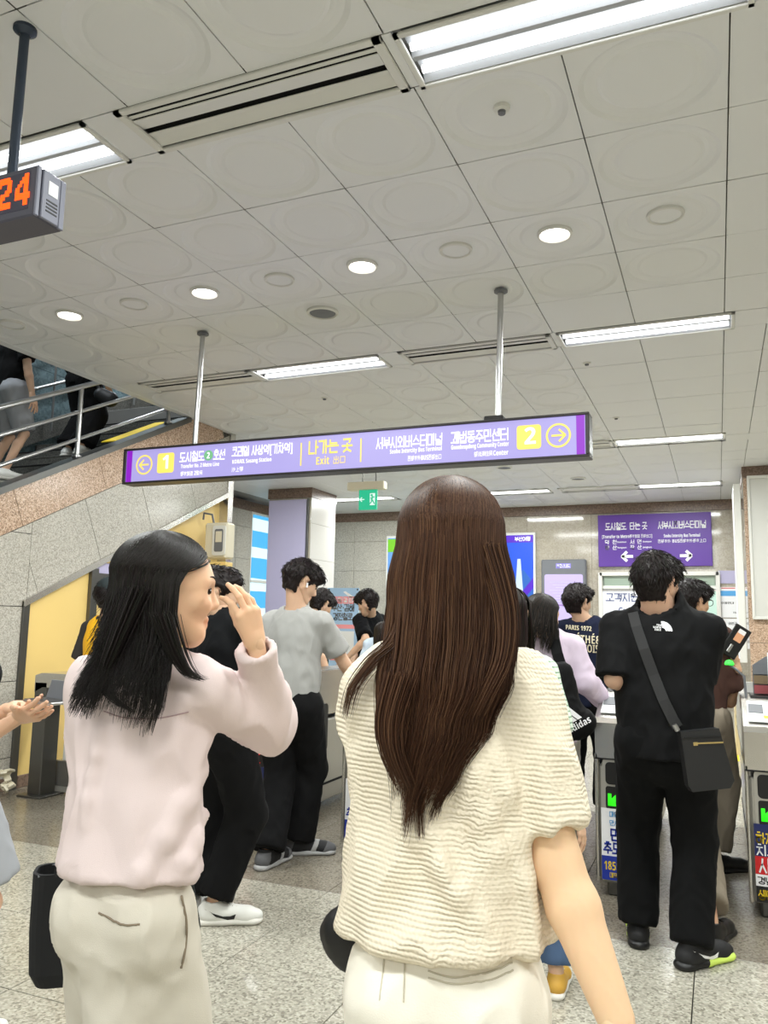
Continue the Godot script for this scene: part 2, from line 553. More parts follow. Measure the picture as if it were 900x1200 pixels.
func tile_mesh(w: float, d: float, hole: float, rings: Array) -> ArrayMesh:
	# a ceiling tile seen from below: square rim, then rings [radius, height above the rim], closed or left open at the last one
	var mb := MB.new()
	var g := 0.003
	var hw := w * 0.5 - g
	var hd := d * 0.5 - g
	var n := 40
	var loops := []
	var sq := []
	var sq_top := []
	for k in n:
		var a := TAU * (k + 0.5) / n
		var c := Vector2(cos(a), sin(a))
		var t := minf(hw / maxf(absf(c.x), 1e-6), hd / maxf(absf(c.y), 1e-6))
		var p := c * t
		sq.append(Vector3(p.x, 0, p.y))
		sq_top.append(Vector3(p.x, 0.016, p.y))
	loops.append(sq)
	for r in rings:
		var ring := []
		for k in n:
			var a := TAU * (k + 0.5) / n
			ring.append(Vector3(cos(a) * r[0], r[1], sin(a) * r[0]))
		loops.append(ring)
	# square corners are cut by the polar sampling; add them as fans
	for i in loops.size() - 1:
		for k in n:
			var k2 := (k + 1) % n
			mb.quad(loops[i][k], loops[i][k2], loops[i + 1][k2], loops[i + 1][k], Vector3.DOWN)
	for k in n:
		var a: Vector3 = sq[k]
		var b: Vector3 = sq[(k + 1) % n]
		mb.quad(a, b, b + Vector3(0, 0.016, 0), a + Vector3(0, 0.016, 0), a + b)
		if absf(absf(a.x) - hw) < 1e-4 != (absf(absf(b.x) - hw) < 1e-4):
			mb.tri(a, b, Vector3(hw * signf(a.x + b.x), 0, hd * signf(a.z + b.z)), Vector3.DOWN)
	if hole <= 0.0:
		var last: Array = loops[loops.size() - 1]
		var mid := Vector3(0, last[0].y if rings.size() else 0.0, 0)
		for k in n: mb.tri(mid, last[k], last[(k + 1) % n], Vector3.DOWN)
	return mb.done()

const DOWNLIGHTS := [-7.9, -6.7, -5.52, -4.34, -3.15, -1.975, -0.78]
const SPEAKERS := [-4.907, -3.746, -2.566, -1.365, -0.186]

func build_ceiling() -> void:
	var slab := struct_root("ceiling")
	var m: Material = mats["ceiling_white"]
	var rows := ceiling_rows()
	var cols := ceiling_columns()
	# the slab over everything, above a dark grid
	obj("slab", span(Vector3(-5.33, CEIL + 0.05, 7.0), Vector3(6.0, CEIL + 0.45, -15.2)), mats["ceiling_grid"], slab)
	obj("slab", span(Vector3(-10.0, CEIL + 0.05, -7.95), Vector3(-5.33, CEIL + 0.45, -15.2)), mats["ceiling_grid"], slab)
	obj("edge_strip", span(Vector3(-5.36, CEIL - 0.004, 7.0), Vector3(-5.27, CEIL + 0.45, -7.95)), m, slab)
	obj("plain_panel", span(Vector3(-5.28, CEIL, 7.0), Vector3(6.0, CEIL + 0.016, -0.105)), m, slab)
	obj("plain_panel", span(Vector3(1.0, CEIL, -0.105), Vector3(6.0, CEIL + 0.016, -15.0)), m, slab)
	var flat := {}
	var dish := [[0.276, 0.0], [0.255, 0.010], [0.225, 0.016], [0.203, 0.0175], [0.186, 0.012], [0.17, 0.011], [0.10, 0.011]]
	for i in rows.size():
		var r: Array = rows[i]
		for c in cols:
			if c[0] > -5.2 and false: continue
			var w: float = c[1] - c[0]
			var d: float = r[0] - r[1]
			var mid := Vector3((c[0] + c[1]) * 0.5, CEIL, (r[0] + r[1]) * 0.5)
			if r[2]: continue
			var plain: bool = r[2] or w < 0.5 or d < 0.55 or mid.x > 0.3 or (mid.x > -1.1 and mid.z < -5.3) or (mid.z > -2.4 and mid.x < -2.3)
			var key := "%.3f_%.3f_%s" % [w, d, plain]
			if not flat.has(key): flat[key] = tile_mesh(w, d, 0.0, [[minf(w, d) * 0.4, 0.0]] if plain else dish)
			var t := obj("ceiling_tile", flat[key], m, slab)
			t.position = mid + Vector3(0, 0.0015 * rng.randf(), 0)
	for r in rows:                   # fillers between the lamps and vents of a strip
		if not r[2]: continue
		var zc: float = (r[0] + r[1]) * 0.5
		var spans := []
		for f in fittings():
			if absf(f[3] - zc) < 0.3: spans.append([f[1] - f[2] * 0.5, f[1] + f[2] * 0.5])
		spans.sort_custom(func(a, b): return a[0] < b[0])
		var x := -5.28
		spans.append([2.2, 2.2])
		for sp in spans:
			if sp[0] > x + 0.01: obj("strip_filler", span(Vector3(x + 0.002, CEIL, r[0] - 0.003), Vector3(sp[0] - 0.002, CEIL + 0.016, r[1] + 0.003), 0.001), m, slab)
			x = maxf(x, sp[1])
	for c in range(-13, -9):         # the plain part beyond the stair wall
		for r in rows:
			if r[0] < -7.9 and not r[2]:
				var key2 := "far_%.3f" % (r[0] - r[1])
				if not flat.has(key2): flat[key2] = tile_mesh(0.6, r[0] - r[1], 0.0, [[0.24, 0.0]])
				var t2 := obj("ceiling_tile", flat[key2], m, slab)
				t2.position = Vector3(0.4156 + 0.6 * c, CEIL, (r[0] + r[1]) * 0.5)

# [kind, x centre, length, z centre]
func fittings() -> Array:
	var out := []
	out.append_array([["light", -0.43, 1.25, -2.68], ["vent", -1.735, 1.27, -2.67], ["light", -3.17, 1.25, -2.68], ["light", 2.1, 1.25, -2.68]])
	out.append_array([["light", -0.44, 1.25, -6.03], ["vent", -1.735, 1.25, -6.03], ["light", -3.16, 1.25, -6.03], ["vent", -4.4, 1.22, -6.03], ["light", 2.1, 1.25, -6.03]])
	out.append_array([["light", -0.47, 1.25, -9.84], ["vent", -1.735, 1.25, -9.84], ["light", -3.1, 1.25, -9.84], ["light", -5.7, 1.25, -9.84], ["light", 2.1, 1.25, -9.84]])
	out.append_array([["light", -0.49, 1.25, -13.15], ["light", -3.1, 1.2, -13.15], ["light", -5.9, 1.2, -13.15], ["vent", -1.735, 1.25, -13.15]])
	out.append_array([["light", -0.43, 1.25, 0.7], ["light", -3.17, 1.25, 0.7], ["light", 2.1, 1.25, 0.7], ["light", -0.43, 1.25, 4.2], ["light", -3.17, 1.25, 4.2], ["light", 2.1, 1.25, 4.2]])
	return out

# a wall face cut into stone panels: region and joints in (u, v), laid on o + u*U + v*V, facing w
func paneled(parent: Node3D, called: String, region: PackedVector2Array, cells: Array, o: Vector3, u: Vector3, v: Vector3, w: Vector3, m: Material, thick := 0.02, gap := 0.003) -> void:
	for cell in cells:
		for piece in Geometry2D.intersect_polygons(region, cell):
			for p in Geometry2D.offset_polygon(piece, -gap, Geometry2D.JOIN_MITER):
				if p.size() < 3: continue
				var t := obj(called, MB.new().prism(p, o, u, v, w, thick + rng.randf() * 0.0012).done(), m, parent)

func rect(x0: float, y0: float, x1: float, y1: float) -> PackedVector2Array:
	return PackedVector2Array([Vector2(x0, y0), Vector2(x1, y0), Vector2(x1, y1), Vector2(x0, y1)])

func build_floor() -> void:
	var fl := struct_root("floor")
	obj("bed", span(Vector3(-10.0, -0.3, 7.0), Vector3(6.0, -0.016, -15.2)), mt("floor_joint", Color(0.24, 0.23, 0.21), 0.9), fl)
	var shapes := {}
	var put := func(x0: float, x1: float, z0: float, z1: float, m: Material) -> void:
		var w := x1 - x0
		var d := z0 - z1
		var key := "%.3f_%.3f" % [w, d]
		if not shapes.has(key): shapes[key] = bx(Vector3(0, -0.008, 0), Vector3(w - 0.0045, 0.016, d - 0.0045), 0.0012)
		var t := obj("floor_tile", shapes[key], m, fl)
		t.position = Vector3((x0 + x1) * 0.5, rng.randf() * 0.0004, (z0 + z1) * 0.5)
	for i in range(-6, 6):
		var x0 := -1.94 + 0.6 * i
		for k in 5: put.call(x0, x0 + 0.6, -0.665 - 0.6 * k, -1.265 - 0.6 * k, mats["floor_light"])
		put.call(x0, x0 + 0.6, -3.665, -3.965, mats["floor_light"])
		for k in 5: put.call(x0, x0 + 0.6, -3.965 - 0.5 * k, -4.465 - 0.5 * k, mats["floor_dark"])
		for k in 6: put.call(x0, x0 + 0.6, -6.465 - 0.6 * k, -7.065 - 0.6 * k, mats["floor_light"])
	obj("far_paving", span(Vector3(-9.9, -0.016, -10.065), Vector3(6.0, 0.0, -15.0), 0.001), mats["floor_light"], fl)
	obj("near_paving", span(Vector3(-5.5, -0.016, 7.0), Vector3(6.0, 0.0, -0.665), 0.001), mats["floor_light"], fl)
	obj("side_paving", span(Vector3(1.661, -0.016, -0.667), Vector3(6.0, 0.0, -10.063), 0.001), mats["floor_light"], fl)
	# gate-side floor markings
	var mark := obj("floor_marking", span(Vector3(-0.45, 0.0, -8.3), Vector3(0.12, 0.002, -8.75), 0.0), mats["sign_purple"], fl)
	obj("floor_marking", span(Vector3(-0.4, 0.0, -8.02), Vector3(0.1, 0.002, -8.28), 0.0), mats["white_print"], fl)
	obj("floor_marking", span(Vector3(-0.5, 0.0, -9.5), Vector3(0.16, 0.002, -9.95), 0.0), mats["yellow_print"], fl)

func wall_line(z: float) -> float: return 2.397 + 0.484 * (-z - 4.686)     # the coping of the stair wall
func soffit(z: float) -> float: return 1.536 + 0.466 * (-z - 5.04)

func build_walls() -> void:
	var X := -5.33
	var lw := struct_root("wall_left")
	# the stair wall: (u, v) = (-z, y)
	var U := Vector3(0, 0, -1)
	var V := Vector3.UP
	var core := PackedVector2Array([Vector2(-3.0, 0), Vector2(5.04, 0), Vector2(5.04, 1.5), Vector2(7.93, 1.536 + 0.466 * 2.89), Vector2(7.93, CEIL), Vector2(7.16, CEIL), Vector2(0.0, 0.13), Vector2(-3.0, 0.1)])
	obj("core", MB.new().prism(core, Vector3(X - 0.14, 0, 0), U, V, Vector3.RIGHT, 0.118).done(), mats["stair_stone"], lw)
	var band := PackedVector2Array([Vector2(0.6, 0.42 - 0.385), Vector2(7.93, wall_line(-7.93) - 0.385), Vector2(7.93, CEIL), Vector2(7.17, CEIL - 0.005), Vector2(0.6, 0.42)])
	var slants := []
	for k in 8:
		var u0 := 0.55 + k * 1.15
		slants.append(PackedVector2Array([Vector2(u0, -1), Vector2(u0 + 1.15, -1), Vector2(u0 + 1.15 - 2.6, 5), Vector2(u0 - 2.6, 5)]))
	paneled(lw, "granite_panel", band, slants, Vector3(X - 0.022, 0, 0), U, V, Vector3.RIGHT, mats["granite_pink"], 0.024)
	var upper := PackedVector2Array([Vector2(5.04, 1.536), Vector2(7.93, soffit(-7.93)), Vector2(7.93, wall_line(-7.93) - 0.385), Vector2(5.04, wall_line(-5.04) - 0.385)])
	var lean := []
	for k in 8:
		var u1 := 4.14 + k * 0.88
		lean.append(PackedVector2Array([Vector2(u1, 0), Vector2(u1 + 0.88, 0), Vector2(u1 + 0.88 - 1.96, 4.2), Vector2(u1 - 1.96, 4.2)]))
	paneled(lw, "granite_panel", upper, lean, Vector3(X - 0.022, 0, 0), U, V, Vector3.RIGHT, mats["granite_grey"], 0.022)
	var low := PackedVector2Array([Vector2(0.8, 0.1), Vector2(5.04, 0.1), Vector2(5.04, wall_line(-5.04) - 0.385), Vector2(0.8, wall_line(-0.8) - 0.385)])
	var cells := []
	for i in 5:
		for k in 4: cells.append(rect(0.24 + 0.96 * i, 0.26 + 0.607 * (k), 1.2 + 0.96 * i, 0.867 + 0.607 * k))
		cells.append(rect(0.24 + 0.96 * i, 0.1, 1.2 + 0.96 * i, 0.26))
	paneled(lw, "granite_panel", low, cells, Vector3(X - 0.022, 0, 0), U, V, Vector3.RIGHT, mats["granite_grey"], 0.022)
	obj("skirting", span(Vector3(X - 0.02, 0, 3.0), Vector3(X + 0.008, 0.1, -5.04)), mats["stone_band"], lw)
	# coping rail of dull metal along the top
	var cop := PackedVector2Array([Vector2(0.2, wall_line(-0.2) - 0.03), Vector2(7.13, wall_line(-7.13) - 0.03), Vector2(7.13, wall_line(-7.13) + 0.03), Vector2(0.2, wall_line(-0.2) + 0.03)])
	obj("coping", MB.new().prism(cop, Vector3(X - 0.16, 0, 0), U, V, Vector3.RIGHT, 0.18).done(), mats["dark_steel"], lw)
	# metal edge under the slope and the end post
	var edge := PackedVector2Array([Vector2(5.0, 1.53), Vector2(7.93, soffit(-7.93) + 0.01), Vector2(7.93, soffit(-7.93) - 0.05), Vector2(5.0, 1.47)])
	obj("edge_trim", MB.new().prism(edge, Vector3(X - 0.02, 0, 0), U, V, Vector3.RIGHT, 0.05).done(), mats["steel"], lw)
	obj("edge_trim", span(Vector3(X - 0.02, 0, -5.0), Vector3(X + 0.02, 1.52, -5.07)), mats["dark_steel"], lw)
	obj("end_post", span(Vector3(X - 0.14, 2.0, -7.9), Vector3(X + 0.03, CEIL, -8.0)), mats["steel"], lw)
	# the yellow lining under the stairs
	var under := struct_root("wall_under_stairs")
	var y1 := PackedVector2Array([Vector2(5.08, 0.1), Vector2(5.75, 0.1), Vector2(5.75, soffit(-5.75) - 0.05), Vector2(5.08, soffit(-5.08) - 0.05)])
	obj("yellow_panel", MB.new().prism(y1, Vector3(X - 0.05, 0, 0), U, V, Vector3.RIGHT, 0.04).done(), mats["yellow_panel"], under)
	obj("post", span(Vector3(X - 0.05, 0, -5.75), Vector3(X + 0.03, soffit(-5.78) - 0.04, -5.84)), mats["dark_steel"], under)
	var y2 := PackedVector2Array([Vector2(5.84, 0.1), Vector2(7.9, 0.1), Vector2(7.9, soffit(-7.9) - 0.05), Vector2(5.84, soffit(-5.84) - 0.05)])
	obj("yellow_panel", MB.new().prism(y2, Vector3(X - 0.12, 0, 0), U, V, Vector3.RIGHT, 0.03).done(), mats["yellow_panel"], under)
	obj("header", span(Vector3(X - 0.08, 1.66, -5.84), Vector3(X + 0.02, 1.80, -6.5)), mats["dark_steel"], under)
	obj("header", span(Vector3(X - 0.08, 1.80, -5.84), Vector3(X + 0.0, 1.90, -6.4)), mats["lavender"], under)
	obj("post", span(Vector3(X - 0.08, 0, -6.46), Vector3(X + 0.02, 1.8, -6.52)), mats["dark_steel"], under)
	obj("skirting", span(Vector3(X - 0.12, 0, -5.07), Vector3(X + 0.0, 0.1, -7.9)), mats["stone_band"], under)
	obj("backing", span(Vector3(-7.6, 0, -7.9), Vector3(X - 0.09, 3.64, -8.0)), mats["granite_grey"], under)
	# the wall that runs on past the stairs, with its tall window
	var fw := struct_root("wall_far_left")
	var FX := -8.15
	var reg := rect(7.95, 0.1, 15.0, 3.42)
	var cells2 := []
	for i in 8:
		for k in 6: cells2.append(rect(7.95 + 0.9 * i, 0.1 + 0.6 * k, 8.85 + 0.9 * i, 0.7 + 0.6 * k))
	var left_of := rect(7.95, 0.1, 12.95, 3.42)
	var right_of := rect(13.75, 0.1, 15.0, 3.42)
	paneled(fw, "granite_panel", left_of, cells2, Vector3(FX - 0.02, 0, 0), U, V, Vector3.RIGHT, mats["granite_grey"])
	paneled(fw, "granite_panel", right_of, cells2, Vector3(FX - 0.02, 0, 0), U, V, Vector3.RIGHT, mats["granite_grey"])
	obj("core", span(Vector3(FX - 0.3, 0, -7.9), Vector3(FX - 0.02, CEIL, -12.95)), mats["granite_grey"], fw)
	obj("core", span(Vector3(FX - 0.3, 0, -13.75), Vector3(FX - 0.02, CEIL, -15.2)), mats["granite_grey"], fw)
	obj("core", span(Vector3(FX - 0.3, 0, -12.95), Vector3(FX - 0.02, 0.4, -13.75)), mats["granite_grey"], fw)
	obj("top_band", span(Vector3(FX - 0.02, 3.42, -7.95), Vector3(FX + 0.01, CEIL, -15.0)), mats["stone_band"], fw)
	var win := struct_root("window_1")
	obj("window_frame", MB.new().box(Vector3(FX - 0.05, 1.9, -12.97), Vector3(0.12, 3.04, 0.04), 0.004).box(Vector3(FX - 0.05, 1.9, -13.73), Vector3(0.12, 3.04, 0.04), 0.004).box(Vector3(FX - 0.05, 3.4, -13.35), Vector3(0.12, 0.04, 0.76), 0.004).box(Vector3(FX - 0.05, 2.1, -13.35), Vector3(0.12, 0.05, 0.76), 0.004).box(Vector3(FX - 0.05, 0.42, -13.35), Vector3(0.12, 0.04, 0.76), 0.004).done(), mats["white_metal"], win)
	var film_a := glow("film_blue", Color(0.30, 0.70, 0.93), 0.45)
	var film_b := glow("film_pale", Color(0.78, 0.93, 0.97), 0.6)
	var y := 0.44
	var n := 0
	while y < 3.36:
		var h: float = [0.32, 0.24, 0.4, 0.2][n % 4]
		var pane := obj("pane", span(Vector3(FX - 0.06, y, -12.99), Vector3(FX - 0.05, minf(y + h - 0.004, 3.38), -13.71), 0.0), film_a if n % 2 == 0 else film_b, win)
		y += h
		n += 1
	# the enclosure out of view
	var wr := struct_root("wall_right")
	obj("panel", span(Vector3(6.0, 0, 7.2), Vector3(6.2, CEIL + 0.4, -15.2)), mats["stone_far"], wr)
	var wb := struct_root("wall_back")
	obj("panel", span(Vector3(-7.6, 0, 7.0), Vector3(6.2, 6.8, 7.2)), mats["stone_far"], wb)

func build_stairs() -> void:
	var st := struct_root("staircase")
	# treads rise away from the camera; nosing line a hand below the coping
	var shapes := bx(Vector3.ZERO, Vector3(1.86, 0.16, 0.36), 0.006)
	var nose := bx(Vector3.ZERO, Vector3(1.86, 0.012, 0.045), 0.002)
	for k in range(4, 30):
		var y := 0.16 * (k + 1)
		var z := -(y - 2.397 + 0.13) / 0.484 - 4.686 + 0.04
		var t := obj("step", shapes, mats["stair_stone"], st)
		t.position = Vector3(-6.4, y - 0.08, z - 0.16)
		var s := obj("nosing", nose, mats["dark_void"] if k % 2 else mats["stair_stone"], st)
		s.position = Vector3(-6.4, y + 0.005, z)
	obj("yellow_line", MB.new().box(Vector3(-5.62, wall_line(-6.6) + 0.02, -6.6), Vector3(0.18, 0.012, 0.9), 0.002, Basis(Vector3.RIGHT, atan(0.484))).done(), mats["yellow_print"], st)
	var stringer := PackedVector2Array([Vector2(0.5, wall_line(-0.5) - 0.05), Vector2(10.5, wall_line(-10.5) - 0.05), Vector2(10.5, wall_line(-10.5) + 0.16), Vector2(0.5, wall_line(-0.5) + 0.16)])
	obj("stringer", MB.new().prism(stringer, Vector3(-7.33, 0, 0), Vector3(0, 0, -1), Vector3.UP, Vector3.RIGHT, 0.05).done(), mats["stair_stone"], st)
	var sw := struct_root("wall_stairwell")
	obj("core", span(Vector3(-7.6, 0, 7.0), Vector3(-7.35, 6.8, -8.0)), mats["stairwell_wall"], sw)
	obj("core", span(Vector3(-7.6, 3.66, -8.0), Vector3(-7.35, 6.8, -14.0)), mats["stairwell_wall"], sw)
	var cells := []
	for i in 8:
		for k in 5: cells.append(rect(0.4 + 1.2 * i, 1.6 + 0.9 * k, 1.6 + 1.2 * i, 2.5 + 0.9 * k))
	for reg in [rect(0.4, 1.6, 7.9, 6.0), rect(7.9, 4.1, 10.0, 6.0)]: paneled(sw, "wall_panel", reg, cells, Vector3(-7.352, 0, 0), Vector3(0, 0, -1), Vector3.UP, Vector3.RIGHT, mats["stairwell_wall"], 0.015)
	obj("lid", span(Vector3(-7.6, 6.6, 7.0), Vector3(-5.2, 6.8, -14.0)), mats["stair_stone"], sw)
	obj("upper_side", span(Vector3(-5.33, CEIL + 0.4, 7.0), Vector3(-5.2, 6.8, -14.0)), mats["stair_stone"], sw)
	obj("far_end", span(Vector3(-7.6, 3.7, -13.8), Vector3(-5.2, 6.8, -14.0)), mats["stair_stone"], sw)
	# handrails: two rails and a post line on the parapet, two on the far wall
	var hr := thing("stair_railing", "polished steel railing of three bars on posts along the sloping stair wall", "railing", Vector3(-5.4, 0, -5.0))
	for lift in [0.70, 0.46, 0.20]:
		obj("rail", MB.new().tube([Vector3(0, wall_line(-2.0) + lift, 3.0), Vector3(0, wall_line(-8.5) + lift, -3.5)], 0.024 if lift > 0.6 else 0.017, 12).done(), mats["rail_steel"], hr)
	for z in [-3.0, -4.28, -5.56, -6.84]:
		obj("post", MB.new().tube([Vector3(0, wall_line(z) + 0.02, z + 5.0), Vector3(0, wall_line(z) + 0.70, z + 5.0)], 0.022, 12).done(), mats["rail_steel"], hr)
		obj("foot", MB.new().lathe(Vector3(0, wall_line(z) + 0.03, z + 5.0), [Vector2(0.045, 0), Vector2(0.045, 0.012), Vector2(0.024, 0.02)], 16).done(), mats["rail_steel"], hr)
	var wr := thing("wall_handrail", "double steel handrail fixed along the teal far wall of the stairs", "handrail", Vector3(-7.22, 0, -5.0))
	for lift in [1.02, 0.62]:
		obj("rail", MB.new().tube([Vector3(0, wall_line(-3.0) + lift, 2.0), Vector3(0, wall_line(-10.0) + lift, -5.0)], 0.02, 10).done(), mats["rail_steel"], wr)
	for z in [-4.2, -5.6, -7.0, -8.4]:
		obj("bracket", MB.new().tube([Vector3(-0.12, wall_line(z) + 1.02, z + 5.0), Vector3(0, wall_line(z) + 1.02, z + 5.0)], 0.012, 8).tube([Vector3(0, wall_line(z) + 1.02, z + 5.0), Vector3(0, wall_line(z) + 0.05, z + 5.0)], 0.014, 8).done(), mats["rail_steel"], wr)

# ------------------------------------------------------------------ lamps and other ceiling fittings
func area_light(at: Vector3, size: Vector2, energy: float, col: Color) -> void:
	var l := AreaLight3D.new()
	l.name = numbered("lamp_glow")
	add_child(l, true)
	l.position = at
	l.rotation = Vector3(-PI / 2, 0, 0)
	l.area_size = size
	l.area_normalize_energy = true
	l.light_energy = energy
	l.light_color = col
	l.shadow_enabled = true
	l.area_range = 30.0

func build_lights() -> void:
	var tube := glow("tube_glow", Color(0.98, 0.99, 1.0), 2.5)
	var refl := mt("reflector", Color(0.62, 0.63, 0.64), 0.35)
	var n := 0
	var vent_labels := {"-2.67": "large white slotted air vent nearest the camera, left of the big ceiling lamp", "-6.03_-1.735": "white slotted air vent in the second lamp row, behind the right sign pole", "-6.03_-4.4": "white slotted air vent in the second lamp row, behind the left sign pole", "-9.84": "slotted air vent in the third lamp row beyond the hanging sign", "-13.15": "farthest slotted air vent, by the far wall"}
	var where := {"-2.68_-0.43": "large twin tube ceiling lamp at top right, nearest the camera", "-2.68_-3.17": "twin tube ceiling lamp at upper left behind the red digit display", "-6.03_-0.44": "long twin tube lamp right of the right sign pole, second row", "-6.03_-3.16": "twin tube lamp in the second row, above the middle of the hanging sign", "-9.84_-0.47": "twin tube lamp in the third row, right of the hanging sign's end", "-13.15_-0.49": "farthest right ceiling lamp, above the purple wall sign", "-13.15_-3.1": "far ceiling lamp just right of the long haired woman's crown", "-13.15_-5.9": "far ceiling lamp behind the green exit sign"}
	for f in fittings():
		var hl: float = f[2] * 0.5
		var hz := 0.1655
		var p := Vector3(f[1], CEIL, f[3])
		if f[0] == "light":
			var key := "%s_%s" % [f[3], f[1]]
			var t := thing("ceiling_lamp", where.get(key, "twin tube ceiling lamp at the %s of the %s" % ["left" if f[1] < -2.0 else ("middle" if f[1] < 1.0 else "right"), {"-2.68": "first row over the camera", "-6.03": "second row", "-9.84": "third row beyond the hanging sign", "0.7": "row just behind the camera", "4.2": "hindmost row behind the camera"}.get("%s" % f[3], "far row")] + (" end" if f[1] < -5.0 else "")), "ceiling lamp", p, 0.0, "twin tube lamps in the ceiling")
			obj("housing", MB.new().box(Vector3(0, -0.004, -hz + 0.012), Vector3(hl * 2, 0.016, 0.024), 0.003).box(Vector3(0, -0.004, hz - 0.012), Vector3(hl * 2, 0.016, 0.024), 0.003).box(Vector3(-hl + 0.012, -0.004, 0), Vector3(0.024, 0.016, hz * 2), 0.003).box(Vector3(hl - 0.012, -0.004, 0), Vector3(0.024, 0.016, hz * 2), 0.003).done(), mats["white_metal"], t)
			var rf := PackedVector2Array([Vector2(-0.135, -0.004), Vector2(-0.11, 0.03), Vector2(-0.025, 0.03), Vector2(-0.012, 0.004), Vector2(0.012, 0.004), Vector2(0.025, 0.03), Vector2(0.11, 0.03), Vector2(0.135, -0.004), Vector2(0.135, 0.036), Vector2(-0.135, 0.036)])
			obj("reflector", MB.new().prism(rf, Vector3(-hl + 0.024, 0, 0), Vector3(0, 0, 1), Vector3.UP, Vector3.RIGHT, hl * 2 - 0.048).done(), refl, t)
			for s in [-1.0, 1.0]:
				obj("tube", MB.new().tube([Vector3(-hl + 0.04, 0.006, s * 0.067), Vector3(hl - 0.04, 0.006, s * 0.067)], 0.016, 10).done(), tube, t)
			area_light(p + Vector3(0, -0.022, 0), Vector2(hl * 2 - 0.06, 0.26), LAMP, Color(0.985, 1.0, 0.99))
		else:
			var key3: String = vent_labels.get("%s_%s" % [f[3], f[1]], vent_labels.get("%s" % f[3], ""))
			var t := thing("air_vent", key3, "air vent", p, 0.0, "slotted air vents in the ceiling")
			obj("frame", MB.new().box(Vector3(0, -0.004, -hz + 0.016), Vector3(hl * 2, 0.018, 0.032), 0.004).box(Vector3(0, -0.004, hz - 0.016), Vector3(hl * 2, 0.018, 0.032), 0.004).box(Vector3(-hl + 0.02, -0.004, 0), Vector3(0.04, 0.018, hz * 2), 0.004).box(Vector3(hl - 0.02, -0.004, 0), Vector3(0.04, 0.018, hz * 2), 0.004).done(), mats["white_metal"], t)
			obj("throat", bx(Vector3(0, 0.035, 0), Vector3(hl * 2 - 0.03, 0.006, hz * 2 - 0.03), 0.0), mats["dark_void"], t)
			for s in [[0.094, 0.020, 0.0], [0.038, 0.085, 0.18], [-0.040, 0.020, 0.0], [-0.090, 0.068, -0.2]]:
				obj("slat", MB.new().box(Vector3(0, 0.006, s[0]), Vector3(hl * 2 - 0.05, 0.005, s[1]), 0.001, Basis(Vector3.RIGHT, s[2])).done(), mats["white_metal"], t)
	for z in [-4.5, -8.5]:
		var t := thing("stair_lamp", ["near strip lamp high over the lower steps", "far strip lamp high over the upper steps"][0 if z > -6.0 else 1], "lamp", Vector3(-6.3, 6.5, z), 0.0, "stairwell strip lamps")
		obj("housing", bx(Vector3(0, 0.03, 0), Vector3(0.2, 0.06, 1.3), 0.006), mats["white_metal"], t)
		obj("tube", bx(Vector3(0, -0.01, 0), Vector3(0.12, 0.02, 1.2), 0.004), tube, t)
		area_light(Vector3(-6.3, 6.46, z), Vector2(0.12, 1.2), 4.0, Color(0.95, 0.98, 1.0))
	# round fittings
	var disc := glow("downlight_glow", Color(1.0, 0.97, 0.93), 4.0)
	var ordinal := ["", "", "", "leftmost lit round downlight, above the stairs", "second lit round downlight, above the left sign pole", "third lit round downlight, above the middle of the hanging sign", "rightmost lit round downlight, right of the right sign pole's top"]
	for i in DOWNLIGHTS.size():
		if DOWNLIGHTS[i] < -5.3: continue
		var t := thing("downlight", ordinal[i], "downlight", Vector3(DOWNLIGHTS[i], CEIL, -4.3), 0.0, "lit round downlights")
		obj("trim_ring", MB.new().lathe(Vector3.ZERO, [Vector2(0.098, 0.018), Vector2(0.098, -0.004), Vector2(0.086, -0.008), Vector2(0.078, 0.002), Vector2(0.072, 0.012)], 32).done(), mats["white_metal"], t)
		obj("lens", MB.new().lathe(Vector3.ZERO, [Vector2(0.0, -0.002), Vector2(0.074, 0.004), Vector2(0.074, 0.014)], 32).done(), disc, t)
		var l := SpotLight3D.new()
		l.name = numbered("downlight_glow")
		add_child(l, true)
		l.position = Vector3(DOWNLIGHTS[i], CEIL - 0.03, -4.3)
		l.rotation = Vector3(-PI / 2, 0, 0)
		l.spot_angle = 70.0
		l.spot_range = 30.0
		l.light_size = 0.07
		l.light_energy = 0.25
		l.light_color = Color(1.0, 0.97, 0.93)
		l.shadow_enabled = true
	var cap_names := ["leftmost blank round cover in the downlight row", "blank round cover between the first and second lit downlights", "blank round cover between the second and third lit downlights", "blank round cover between the third and fourth lit downlights", "blank round cover right of the rightmost lit downlight"]
	for i in SPEAKERS.size():
		var t := thing("ceiling_cover", cap_names[i], "cover plate", Vector3(SPEAKERS[i], CEIL, -4.298), 0.0, "blank round covers in the downlight row")
		obj("rim", MB.new().lathe(Vector3.ZERO, [Vector2(0.098, 0.018), Vector2(0.098, -0.003), Vector2(0.088, -0.008), Vector2(0.08, -0.002)], 32).done(), mats["white_metal"], t)
		obj("plate", MB.new().lathe(Vector3.ZERO, [Vector2(0.0, 0.0), Vector2(0.081, 0.0), Vector2(0.081, 0.014)], 32).done(), mats["ceiling_white"], t)
	for g in [[Vector3(-2.556, CEIL, -4.9), "round grey loudspeaker grille in the ceiling left of the right sign pole"], [Vector3(-2.75, CEIL, -11.0), "small round grey grille in the far ceiling below the hanging sign"], [Vector3(-1.9, CEIL, -12.2), "dark round grille in the far ceiling nearest the far lamps"]]:
		var t := thing("ceiling_speaker", g[1], "speaker", g[0])
		obj("rim", MB.new().lathe(Vector3.ZERO, [Vector2(0.115, 0.018), Vector2(0.115, -0.004), Vector2(0.1, -0.009), Vector2(0.094, 0.0)], 32).done(), mats["white_metal"], t)
		obj("grille", MB.new().lathe(Vector3.ZERO, [Vector2(0.0, -0.006), Vector2(0.095, 0.0), Vector2(0.095, 0.014)], 32).done(), mats["grey_plastic"], t)
